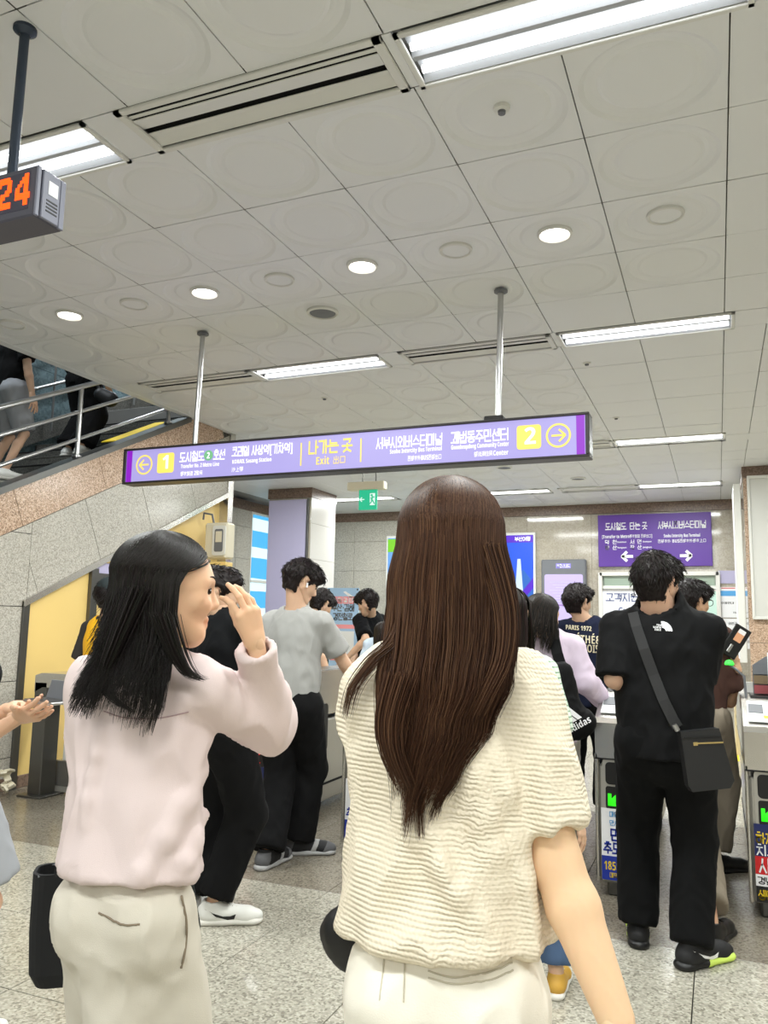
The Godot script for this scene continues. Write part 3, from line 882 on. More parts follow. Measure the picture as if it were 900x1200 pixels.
	for s in [[Vector3(-0.782, CEIL, -3.1), "small white ceiling sprinkler under the big lamp"], [Vector3(-0.95, CEIL, -6.66), "small sprinkler in the ceiling below the second row right lamp"], [Vector3(-0.93, CEIL, -8.6), "small sprinkler in the ceiling between the second and third lamp rows"], [Vector3(-3.55, CEIL, -6.9), "small sprinkler in the ceiling above the hanging sign's left half"]]:
		var t := thing("sprinkler", s[1], "sprinkler", s[0])
		obj("collar", MB.new().lathe(Vector3.ZERO, [Vector2(0.036, 0.014), Vector2(0.034, -0.004), Vector2(0.018, -0.009)], 20).done(), mats["white_metal"], t)
		obj("head", MB.new().lathe(Vector3.ZERO, [Vector2(0.018, 0.0), Vector2(0.016, -0.02), Vector2(0.0, -0.022)], 16).done(), mats["grey_plastic"], t)

const LAMP := 3.0

func ring_mesh(mb: MB, o: Vector3, r: float, w: float) -> void:      # a flat ring facing +z
	for k in 40:
		var a := TAU * k / 40.0
		var b := TAU * (k + 1) / 40.0
		var p := Vector3(cos(a), sin(a), 0)
		var q := Vector3(cos(b), sin(b), 0)
		mb.quad(o + p * r, o + q * r, o + q * (r - w), o + p * (r - w), Vector3.BACK)

func flat_poly(pts: Array, o: Vector3, depth := 0.002) -> ArrayMesh:
	var poly := PackedVector2Array()
	for p in pts: poly.append(p)
	return MB.new().prism(poly, o, Vector3.RIGHT, Vector3.UP, Vector3.BACK, depth).done()

func arrow(parent: Node3D, o: Vector3, s: float, way: float, m: Material, w := 0.2) -> void:
	var mb := MB.new()
	mb.box(o + Vector3(0, 0, 0.001), Vector3(s, s * w, 0.002), 0.0)
	for sg in [-1.0, 1.0]:
		mb.box(o + Vector3(way * s * 0.28, sg * s * 0.22, 0.001), Vector3(s * 0.66, s * w, 0.002), 0.0, Basis(Vector3.BACK, -way * sg * 0.78))
	obj("arrow", mb.done(), m, parent)

func build_signs() -> void:
	var R := Vector3.RIGHT
	var U := Vector3.UP
	# ---- the long lit sign over the gates; its face lies in z = -4.88
	var s := thing("hanging_sign", "long lit lavender direction sign hanging from two steel poles over the gates", "sign", Vector3(-2.478, 2.43, -4.95))
	var face_glow := glow("sign_face", Color(0.70, 0.665, 0.92), 0.36)
	var wht := glow("sign_white", Color(0.97, 0.97, 1.0), 0.56)
	var yel := glow("sign_yellow", Color(1.0, 0.90, 0.42), 0.42)
	var hw := 1.79
	var fr := MB.new()
	fr.box(Vector3(0, 0.272, 0), Vector3(hw * 2, 0.016, 0.14), 0.004).box(Vector3(0, 0.008, 0), Vector3(hw * 2, 0.016, 0.14), 0.004)
	fr.box(Vector3(-hw + 0.012, 0.14, 0), Vector3(0.024, 0.25, 0.14), 0.004).box(Vector3(hw - 0.012, 0.14, 0), Vector3(0.024, 0.25, 0.14), 0.004)
	obj("frame", fr.done(), mats["dark_frame"], s)
	obj("light_box", bx(Vector3(0, 0.14, -0.004), Vector3(hw * 2 - 0.05, 0.25, 0.12), 0.0), face_glow, s)
	var mag := glow("sign_magenta", Color(0.62, 0.12, 0.86), 0.30)
	for e in [-1.0, 1.0]: obj("end_stripe", bx(Vector3(e * (hw - 0.055), 0.14, 0.057), Vector3(0.05, 0.246, 0.004), 0.0), mag, s)
	var at := func(x: float, y: float) -> Vector3: return Vector3(x + 2.478, y - 2.43, 0.0605)
	for a in [[-4.066, -1.0, 2.575], [-0.878, 1.0, 2.575]]:
		var mb := MB.new()
		ring_mesh(mb, at.call(a[0], a[2]), 0.078, 0.013)
		obj("arrow_ring", mb.done(), yel, s)
		arrow(s, at.call(a[0], a[2]), 0.085, a[1], yel, 0.15)
	for b in [[-3.864, "1"], [-1.063, "2"]]:
		obj("number_box", MB.new().prism(rounded(0.155, 0.155, 0.02), at.call(b[0], 2.578) - Vector3(0, 0, 0.002), R, U, Vector3.BACK, 0.002).done(), yel, s)
		write(s, b[1], at.call(b[0] - 0.034, 2.53) + Vector3(0, 0, 0.001), R, U, 0.115, wht, 0.0)
	write(s, "도시철도", at.call(-3.735, 2.575), R, U, 0.075, wht, 0.225)
	obj("line_dot", MB.new().prism(rounded(0.078, 0.078, 0.038, 8), at.call(-3.475, 2.612) - Vector3(0, 0, 0.002), R, U, Vector3.BACK, 0.002).done(), glow("line_green", Color(0.55, 0.86, 0.62), 0.26), s)
	write(s, "2", at.call(-3.49, 2.588) + Vector3(0, 0, 0.001), R, U, 0.05, wht, 0.03)
	write(s, "호선", at.call(-3.43, 2.575), R, U, 0.075, wht, 0.105)
	write(s, "Transfer No. 2 Metro Line", at.call(-3.72, 2.527), R, U, 0.031, wht, 0.345)
	write(s, "都市鐵道 2號線", at.call(-3.72, 2.468), R, U, 0.034, wht, 0.2)
	write(s, "코레일 사상역[기차역]", at.call(-3.268, 2.59), R, U, 0.072, wht, 0.51)
	write(s, "KORAIL Sasang Station", at.call(-3.264, 2.535), R, U, 0.031, wht, 0.335)
	write(s, "沙上驛", at.call(-3.264, 2.475), R, U, 0.034, wht, 0.1)
	for bxx in [-2.69, -2.225]: obj("divider", bx(at.call(bxx, 2.57), Vector3(0.01, 0.165, 0.002), 0.0), yel, s)
	write(s, "나가는 곳", at.call(-2.63, 2.567), R, U, 0.095, yel, 0.34, 0.15)
	write(s, "Exit", at.call(-2.573, 2.487), R, U, 0.058, yel, 0.11)
	write(s, "出口", at.call(-2.435, 2.487), R, U, 0.055, yel, 0.1)
	write(s, "서부시외버스터미널", at.call(-2.112, 2.57), R, U, 0.078, wht, 0.478)
	write(s, "Seobu Intercity Bus Terminal", at.call(-2.01, 2.53), R, U, 0.031, wht, 0.37)
	write(s, "西部市外BUS西部出口", at.call(-1.88, 2.473), R, U, 0.034, wht, 0.24)
	write(s, "괘법동주민센터", at.call(-1.577, 2.57), R, U, 0.078, wht, 0.386)
	write(s, "Gwaebeopdong Community Center", at.call(-1.577, 2.53), R, U, 0.031, wht, 0.386)
	write(s, "部法洞住民Center", at.call(-1.42, 2.473), R, U, 0.034, wht, 0.225)
	obj("clamp", bx(Vector3(1.18, 0.295, 0), Vector3(0.13, 0.035, 0.09), 0.008), mats["black_plastic"], s)
	for pl in [[-3.623, -3.648], [-1.257, -1.277]]:
		obj("pole", MB.new().tube([Vector3(pl[1] + 2.478, 0.27, 0), Vector3(pl[0] + 2.478, CEIL - 2.43, 0)], 0.019, 14).done(), mats["rail_steel"], s)
		obj("flange", MB.new().lathe(Vector3(pl[0] + 2.478, CEIL - 2.43, 0), [Vector2(0.045, 0.0), Vector2(0.045, -0.012), Vector2(0.02, -0.02)], 20).done(), mats["grey_plastic"], s)
	area_face(Vector3(-2.478, 2.57, -4.86), Vector2(3.4, 0.24), 0.10, Color(0.72, 0.68, 0.95))

	# ---- the red digit display on its dark pole, top left
	var d := thing("digit_display", "grey boxed clock display with orange dot matrix digits on a dark pole", "display", Vector3(-2.5, 2.786, -1.99))
	obj("case", bx(Vector3(0.0, 0.0935, 0), Vector3(0.72, 0.187, 0.135), 0.006), mt("display_case", Color(0.30, 0.30, 0.35), 0.5), d)
	obj("screen", bx(Vector3(-0.005, 0.098, 0.067), Vector3(0.68, 0.14, 0.004), 0.001), mt("display_screen", Color(0.27, 0.27, 0.33), 0.25), d)
	obj("end_cap", MB.new().box(Vector3(0.364, 0.0935, 0.004), Vector3(0.012, 0.18, 0.08), 0.003).box(Vector3(0.362, 0.0935, 0.058), Vector3(0.01, 0.185, 0.018), 0.003).box(Vector3(0.362, 0.0935, -0.052), Vector3(0.01, 0.185, 0.026), 0.003).done(), mt("display_cap", Color(0.46, 0.47, 0.53), 0.45), d)
	for k in 4: obj("louver", bx(Vector3(0.3705, 0.037 + 0.013 * k, 0.0), Vector3(0.003, 0.005, 0.05), 0.0), mats["black_plastic"], d)
	obj("rating_label", bx(Vector3(0.371, 0.125, -0.002), Vector3(0.002, 0.05, 0.042), 0.0), mats["sticker_white"], d)
	var led := glow("led_orange", Color(1.0, 0.30, 0.05), 1.10)
	var glyphs := {"2": ["0111110", "1111111", "1100011", "0000011", "0000111", "0011110", "0111000", "1110000", "1111111", "1111111"], "4": ["0000110", "0001110", "0011110", "0110110", "1100110", "1100110", "1111111", "1111111", "0000110", "0000110"], ":": ["0", "0", "1", "1", "0", "0", "1", "1", "0", "0"], "1": ["0011", "0111", "1111", "0011", "0011", "0011", "0011", "0011", "0011", "0011"]}
	var cx := 0.008
	for ch in ["1", "4", ":", "2", "4"]:
		var mb := MB.new()
		var g: Array = glyphs[ch]
		for row in g.size():
			for col in g[row].length():
				if g[row][col] == "1":
					for q in 4:
						var o := Vector3(cx + col * 0.0098 + (q % 2) * 0.0049, 0.158 - row * 0.0118 - (q / 2) * 0.0059, 0.0705)
						mb.box(o, Vector3(0.0036, 0.0044, 0.002), 0.0)
		obj("digit", mb.done(), led, d)
		cx += (g[0].length() + 2.0) * 0.0098
	obj("pole", MB.new().tube([Vector3(0.165, 0.187, 0), Vector3(0.168, CEIL - 2.786, 0)], 0.018, 14).done(), mt("pole_dark", Color(0.20, 0.24, 0.30), 0.4, 0.3), d)
	obj("flange", MB.new().lathe(Vector3(0.168, CEIL - 2.786, 0), [Vector2(0.042, 0.0), Vector2(0.042, -0.012), Vector2(0.02, -0.03)], 24).done(), mats["pole_dark"], d)

	# ---- green exit sign under its cream box
	var x := thing("exit_sign", "small lit green exit sign under a cream box on two thin rods", "exit sign", Vector3(-4.0, 3.0, -9.0))
	obj("box", bx(Vector3(0, 0.07, 0), Vector3(0.5, 0.10, 0.12), 0.01), mats["cream_metal"], x)
	obj("panel", bx(Vector3(0.02, -0.105, 0), Vector3(0.245, 0.25, 0.03), 0.004), glow("exit_green", Color(0.16, 0.80, 0.60), 0.32), x)
	for sx in [-0.06, 0.12]: obj("rod", MB.new().tube([Vector3(sx, 0.12, 0), Vector3(sx, 0.6, 0)], 0.008, 8).done(), mats["dark_steel"], x)
	var eg := glow("exit_white", Color(0.9, 1.0, 0.96), 0.38)
	arrow(x, Vector3(-0.055, -0.10, 0.016), 0.06, -1.0, eg, 0.2)
	obj("door_mark", bx(Vector3(0.085, -0.10, 0.016), Vector3(0.07, 0.15, 0.002), 0.0), eg, x)
	var run := MB.new()
	run.prism(rounded(0.03, 0.03, 0.014), Vector3(0.075, -0.05, 0.0172), R, U, Vector3.BACK, 0.001)
	run.box(Vector3(0.08, -0.09, 0.0175), Vector3(0.02, 0.06, 0.001), 0.0, Basis(Vector3.BACK, -0.3)).box(Vector3(0.07, -0.135, 0.0175), Vector3(0.014, 0.06, 0.001), 0.0, Basis(Vector3.BACK, -0.7)).box(Vector3(0.1, -0.135, 0.0175), Vector3(0.014, 0.06, 0.001), 0.0, Basis(Vector3.BACK, 0.5)).box(Vector3(0.085, -0.08, 0.0175), Vector3(0.06, 0.012, 0.001), 0.0, Basis(Vector3.BACK, 0.3))
	obj("running_figure", run.done(), mats["exit_green"], x)

	# ---- the meter box on the end of the yellow wall
	var mbx := thing("meter_box", "small cream wall box with a dark window at the end of the yellow panels", "meter box", Vector3(-5.22, 2.05, -7.45))
	obj("body", bx(Vector3(0.13, 0.2, 0), Vector3(0.30, 0.40, 0.16), 0.02), mats["cream_metal"], mbx)
	obj("window_rim", MB.new().prism(rounded(0.17, 0.33, 0.03), Vector3(0.18, 0.2, 0.08), R, U, Vector3.BACK, 0.012).done(), mats["white_metal"], mbx)
	obj("glass", MB.new().prism(rounded(0.11, 0.25, 0.02), Vector3(0.18, 0.2, 0.092), R, U, Vector3.BACK, 0.003).done(), mats["grey_plastic"], mbx)
	obj("dial_card", bx(Vector3(0.18, 0.24, 0.096), Vector3(0.08, 0.12, 0.002), 0.0), mats["cream_metal"], mbx)
	obj("pipe", MB.new().tube([Vector3(0.05, 0.38, 0), Vector3(0.03, 0.5, 0.02), Vector3(-0.08, 0.52, 0.02), Vector3(-0.1, 0.45, 0.0)], 0.012, 8).done(), mats["grey_plastic"], mbx)
	obj("shelf", bx(Vector3(0.12, -0.06, 0), Vector3(0.3, 0.05, 0.14), 0.006), mats["yellow_panel"], mbx)

func area_face(at: Vector3, size: Vector2, energy: float, col: Color) -> void:      # the light a lit face throws towards +z
	var l := AreaLight3D.new()
	l.name = numbered("face_glow")
	add_child(l, true)
	l.position = at
	l.rotation = Vector3(0, PI, 0)
	l.area_size = size
	l.area_normalize_energy = true
	l.light_energy = energy
	l.light_color = col
	l.shadow_enabled = true
	l.area_range = 20.0

# ------------------------------------------------------------------ ticket gates
func ad_sticker(t: Node3D, kind: int, w: float) -> void:
	var R := Vector3.RIGHT
	var U := Vector3.UP
	var z := 0.004
	if kind == 0:      # clinic ad on navy
		obj("advert", bx(Vector3(0, 0.27, z), Vector3(w, 0.36, 0.004), 0.0), mats["navy_print"], t)
		obj("advert_band", bx(Vector3(0, 0.255, z + 0.002), Vector3(w, 0.085, 0.002), 0.0), mats["red_print"], t)
		obj("advert_band", bx(Vector3(0, 0.185, z + 0.002), Vector3(w, 0.055, 0.002), 0.0), mats["white_print"], t)
		obj("advert_band", bx(Vector3(0, 0.12, z + 0.002), Vector3(w, 0.075, 0.002), 0.0), mats["black_print"], t)
		write(t, "하지정맥", Vector3(-w * 0.46, 0.36, z + 0.004), R, U, 0.05, mats["yellow_print"], w * 0.9)
		write(t, "치료는", Vector3(-w * 0.46, 0.303, z + 0.004), R, U, 0.05, mats["white_print"], w * 0.75)
		write(t, "사상", Vector3(-w * 0.42, 0.222, z + 0.004), R, U, 0.068, mats["white_print"], w * 0.6)
		write(t, "경남약국", Vector3(-w * 0.46, 0.168, z + 0.004), R, U, 0.034, mats["black_print"], w * 0.75)
		write(t, "생명선외과", Vector3(-w * 0.46, 0.095, z + 0.004), R, U, 0.046, mats["yellow_print"], w * 0.92)
		var mb := MB.new()
		mb.prism(rounded(0.02, 0.02, 0.009), Vector3(0, 0.427, z + 0.002), R, U, Vector3.BACK, 0.001)
		obj("emblem", mb.done(), mats["white_print"], t)
	else:              # memorial park ad on white and blue
		obj("advert", bx(Vector3(0, 0.27, z), Vector3(w, 0.36, 0.004), 0.0), mats["white_print"], t)
		obj("advert_band", bx(Vector3(0, 0.15, z + 0.002), Vector3(w, 0.12, 0.002), 0.0), mats["blue_print"], t)
		write(t, "매일산모", Vector3(-w * 0.28, 0.41, z + 0.004), R, U, 0.026, mats["sky_print"], w * 0.5)
		write(t, "만세돌봄", Vector3(-w * 0.28, 0.366, z + 0.004), R, U, 0.026, mats["sky_print"], w * 0.5)
		write(t, "만대", Vector3(-w * 0.26, 0.29, z + 0.004), R, U, 0.06, mats["blue_print"], w * 0.5, 0.16)
		write(t, "추모공원", Vector3(-w * 0.45, 0.222, z + 0.004), R, U, 0.058, mats["blue_print"], w * 0.92, 0.16)
		write(t, "1855-0266", Vector3(-w * 0.45, 0.14, z + 0.004), R, U, 0.046, mats["yellow_print"], w * 0.92)
		write(t, "매장 256-0266", Vector3(-w * 0.3, 0.104, z + 0.004), R, U, 0.024, mats["yellow_print"], w * 0.75)
		obj("screw", MB.new().prism(rounded(0.016, 0.016, 0.007), Vector3(-w * 0.02, 0.395, z + 0.002), R, U, Vector3.BACK, 0.002).done(), mats["grey_plastic"], t)

func gate(x: float, label: String, state: String, ad: int, z := -4.53) -> Node3D:
	# stands on the floor, front face towards +z; w wide, 1.95 long
	var w := 0.25
	var t := thing("ticket_gate", label, "ticket gate", Vector3(x + w * 0.5, 0, z), 0.0, "row of ticket gates")
	var steel: Material = mats["steel"]
	for pz in [-0.10, -1.85]: obj("plinth", bx(Vector3(0, 0.045, pz), Vector3(w * 0.62, 0.09, 0.14), 0.01), mats["dark_steel"], t)
	obj("lower_body", MB.new().box(Vector3(0, 0.37, -0.975), Vector3(w - 0.03, 0.60, 1.93), 0.012).done(), mt("gate_paint", Color(0.70, 0.69, 0.66), 0.35, 0.5), t)
	obj("side_rail", MB.new().box(Vector3(-w * 0.5 + 0.006, 0.40, -0.03), Vector3(0.02, 0.66, 0.06), 0.006).box(Vector3(w * 0.5 - 0.006, 0.40, -0.03), Vector3(0.02, 0.66, 0.06), 0.006).done(), steel, t)
	obj("dark_skirt", bx(Vector3(0, 0.20, -1.0), Vector3(w - 0.022, 0.016, 1.86), 0.0), mats["dark_void"], t)
	# the hood: a rounded steel nose, sloping up to the deck
	var side := PackedVector2Array([Vector2(0.0, 0.70), Vector2(1.95, 0.70), Vector2(1.95, 0.90), Vector2(1.80, 1.03), Vector2(0.30, 1.03), Vector2(0.03, 0.915), Vector2(0.0, 0.89)])
	obj("hood", MB.new().prism(side, Vector3(-w * 0.5, 0, 0), Vector3(0, 0, -1), Vector3.UP, Vector3.RIGHT, w).done(), steel, t)
	obj("hood_seam", bx(Vector3(0, 0.703, -0.97), Vector3(w + 0.003, 0.006, 1.955), 0.0), mats["dark_void"], t)
	obj("front_plate", MB.new().prism(rounded(w - 0.075, 0.57, 0.02), Vector3(0, 0.42, -0.013), Vector3.RIGHT, Vector3.UP, Vector3.BACK, 0.014).done(), mats["gate_paint"], t)
	obj("reader_window", MB.new().prism(rounded(w - 0.085, 0.115, 0.022), Vector3(0.01, 0.63, 0.0), Vector3.RIGHT, Vector3.UP, Vector3.BACK, 0.004).done(), mats["black_plastic"], t)
	var lamp := obj("signal_window", MB.new().prism(rounded(w - 0.085, 0.115, 0.012), Vector3(0.01, 0.505, 0.0), Vector3.RIGHT, Vector3.UP, Vector3.BACK, 0.004).done(), mats["black_plastic"], t)
	if state == "green":
		var g := glow("signal_green", Color(0.2, 1.0, 0.12), 0.47)
		var mb := MB.new()
		mb.box(Vector3(-0.012, 0.513, 0.0055), Vector3(0.095, 0.026, 0.002), 0.0, Basis(Vector3.BACK, 0.78))
		mb.box(Vector3(-0.052, 0.495, 0.0055), Vector3(0.018, 0.062, 0.002), 0.0).box(Vector3(-0.03, 0.473, 0.0055), Vector3(0.062, 0.018, 0.002), 0.0)
		obj("signal_arrow", mb.done(), g, t)
	elif state == "red":
		var g2 := glow("signal_red", Color(1.0, 0.08, 0.05), 0.94)
		obj("signal_cross", MB.new().box(Vector3(0.01, 0.505, 0.0055), Vector3(0.12, 0.034, 0.002), 0.0, Basis(Vector3.BACK, 0.78)).box(Vector3(0.01, 0.505, 0.0055), Vector3(0.12, 0.034, 0.002), 0.0, Basis(Vector3.BACK, -0.78)).done(), g2, t)
	# deck: white notice, card pad, ticket slot
	var deck := Basis(Vector3.RIGHT, 0.40)
	obj("notice", MB.new().box(Vector3(0, 0.98, -0.16), Vector3(w - 0.05, 0.004, 0.22), 0.0, deck).done(), mats["sticker_white"], t)
	obj("notice_strip", MB.new().box(Vector3(0.03, 0.958, -0.105), Vector3(w - 0.14, 0.004, 0.03), 0.0, deck).done(), mats["yellow_print"], t)
	obj("notice_strip", MB.new().box(Vector3(-0.06, 0.992, -0.18), Vector3(0.07, 0.004, 0.09), 0.0, deck).done(), mats["grey_plastic"], t)
	obj("card_pad", bx(Vector3(0, 1.035, -0.50), Vector3(w - 0.1, 0.012, 0.22), 0.004), mats["black_plastic"], t)
	obj("deck_plate", bx(Vector3(0, 1.032, -1.15), Vector3(w - 0.06, 0.006, 0.9), 0.002), mats["dark_steel"], t)
	for dz in [-0.75, -1.3]:
		obj("flap", MB.new().prism(rounded(0.16, 0.34, 0.03), Vector3(w * 0.5 - 0.004, 0.62, dz), Vector3.BACK, Vector3.UP, Vector3.RIGHT, 0.016).done(), mats["black_plastic"], t)
	var scr := obj("screw", MB.new().lathe(Vector3.ZERO, [Vector2(0, 0.004), Vector2(0.012, 0.003), Vector2(0.014, 0.0)], 12, Basis(Vector3.BACK, -PI / 2)).done(), mats["dark_steel"], t)
	scr.position = Vector3(w * 0.5, 0.6, -0.45)
	ad_sticker(t, ad, w - 0.055)
	return t

func build_gates() -> void:
	gate(-2.99, "steel ticket gate with a red signal and navy clinic advert, beside the man in grey", "red", 0, -4.68)
	gate(-3.76, "leftmost steel ticket gate in the row, behind the man in the plain black shirt", "dark", 1, -4.68)
	gate(-2.17, "steel ticket gate wholly behind the woman in the cream sweater, left of her middle", "dark", 1, -4.6)
	gate(-1.40, "steel ticket gate hidden behind the cream sweater's right half", "dark", 0, -4.56)
	gate(-0.637, "steel ticket gate with a green arrow and a white and blue advert", "green", 1)
	gate(0.10, "steel ticket gate at the right edge with a green arrow and navy advert", "green", 0)
	# the leaflet stand and its sign on the right-hand gate
	var lf := thing("leaflet_stand", "clear and grey leaflet rack standing on the rightmost ticket gate", "leaflet rack", Vector3(0.22, 1.041, -5.0))
	obj("back_plate", MB.new().prism(PackedVector2Array([Vector2(-0.06, 0), Vector2(0.30, 0), Vector2(0.30, 0.34), Vector2(0.02, 0.34), Vector2(-0.06, 0.26)]), Vector3(0, 0, -0.04), Vector3.RIGHT, Vector3.UP, Vector3.BACK, 0.01).done(), mats["grey_plastic"], lf)
	mt("shoe_mark", Color(0.55, 0.25, 0.27), 0.5)
	mt("leaf_brown", Color(0.45, 0.38, 0.28), 0.5)
	mt("leaf_blue", Color(0.35, 0.42, 0.62), 0.5)
	for k in 3:
		for i in 2:
			obj("leaflet", bx(Vector3(0.0 + i * 0.16, 0.05 + 0.085 * k, -0.02 + 0.012 * (2 - k)), Vector3(0.11, 0.075, 0.006), 0.0), mats[["shoe_mark", "cream_metal", "leaf_brown", "sticker_white", "grey_plastic", "leaf_blue"][(k * 2 + i) % 6]], lf)
	obj("tower_card", bx(Vector3(0.055, 0.19, 0.06), Vector3(0.055, 0.38, 0.012), 0.002), mats["sticker_white"], lf)
	obj("card_mark", bx(Vector3(0.055, 0.325, 0.067), Vector3(0.04, 0.03, 0.002), 0.0), mats["sign_purple"], lf)
	obj("card_mark", bx(Vector3(0.055, 0.03, 0.067), Vector3(0.04, 0.04, 0.002), 0.0), mats["sign_purple"], lf)
	for k in 5: write(lf, ["이용안내", "승차권은", "여기에서", "확인하여", "주십시오"][k], Vector3(0.038, 0.27 - 0.045 * k, 0.0685), Vector3.RIGHT, Vector3.UP, 0.03, mats["navy_print"], 0.034)
	lf.scale = Vector3(0.85, 0.62, 0.85)
	var gl := thing("green_beacon", "small glowing green lamp on a bent stem left of the leaflet rack", "lamp", Vector3(0.05, 1.20, -5.0))
	obj("lens", MB.new().lathe(Vector3.ZERO, [Vector2(0.0, 0.030), Vector2(0.018, 0.024), Vector2(0.026, 0.008), Vector2(0.024, 0.0), Vector2(0, 0.0)], 20).done(), glow("beacon_green", Color(0.25, 1.0, 0.3), 0.6), gl)
	obj("stem", MB.new().tube([Vector3(0.08, -0.17, 0), Vector3(0.075, -0.06, 0), Vector3(0.03, -0.02, 0), Vector3(0, 0.0, 0)], 0.007, 8).done(), mats["grey_plastic"], gl)
	# the wide barrier by the yellow wall, left
	var b := thing("barrier_gate", "steel framed swing barrier with a clear panel before the yellow wall", "barrier", Vector3(-4.98, 0, -5.0))
	obj("post", MB.new().box(Vector3(0, 0.44, 0), Vector3(0.13, 0.88, 0.16), 0.006).done(), mats["dark_steel"], b)
	obj("base_plate", bx(Vector3(0, 0.008, 0), Vector3(0.24, 0.016, 0.26), 0.003), mats["dark_steel"], b)
	obj("top_beam", MB.new().prism(PackedVector2Array([Vector2(-0.065, 0.80), Vector2(-0.065, 0.93), Vector2(0.0, 0.95), Vector2(0.75, 0.95), Vector2(0.75, 0.84), Vector2(0.02, 0.84)]), Vector3(0, 0, -0.3), Vector3.RIGHT, Vector3.UP, Vector3.BACK, 0.38).done(), mats["steel"], b)
	obj("far_post", bx(Vector3(0.69, 0.44, -0.2), Vector3(0.13, 0.86, 0.16), 0.006), mats["dark_steel"], b)
	obj("sill", bx(Vector3(0.34, 0.16, -0.15), Vector3(0.6, 0.20, 0.12), 0.006), mats["steel"], b)
	obj("kick_plate", bx(Vector3(0.34, 0.06, -0.12), Vector3(0.62, 0.09, 0.05), 0.004), mats["gate_paint"], b)
	var clear := mt("clear_panel", Color(0.9, 0.93, 0.93, 0.16), 0.05)
	clear.transparency = BaseMaterial3D.TRANSPARENCY_ALPHA
	obj("clear_panel", bx(Vector3(0.30, 0.53, -0.12), Vector3(0.42, 0.52, 0.012), 0.0), clear, b)
	obj("panel_edge", MB.new().box(Vector3(0.12, 0.53, -0.12), Vector3(0.05, 0.54, 0.03), 0.004).box(Vector3(0.50, 0.53, -0.12), Vector3(0.04, 0.54, 0.03), 0.004).done(), mats["white_metal"], b)
	for y in [0.33, 0.62]: obj("blue_knob", MB.new().lathe(Vector3(0.19, y, -0.105), [Vector2(0, 0.02), Vector2(0.022, 0.016), Vector2(0.024, 0.0)], 14, Basis(Vector3.RIGHT, PI / 2)).done(), mats["blue_print"], b)
	for y in [0.58, 0.62, 0.66]: obj("hinge_pin", MB.new().tube([Vector3(0.42, y, -0.1), Vector3(0.55, y, -0.1)], 0.006, 6).done(), mats["rail_steel"], b)
	var wad := thing("crumpled_paper", "small crumpled cream paper stuffed between the barrier post and the wall", "paper", Vector3(-5.16, 0.02, -4.82))
	var wm := MB.new()
	for k in 9: wm.box(Vector3(rng.randf_range(-0.03, 0.03), 0.03 + rng.randf() * 0.16, rng.randf_range(-0.03, 0.03)), Vector3(0.09, 0.05, 0.02), 0.004, Basis.from_euler(Vector3(rng.randf() * 3, rng.randf() * 3, rng.randf() * 3)))
	obj("wad", wm.done(), mats["cream_metal"], wad)

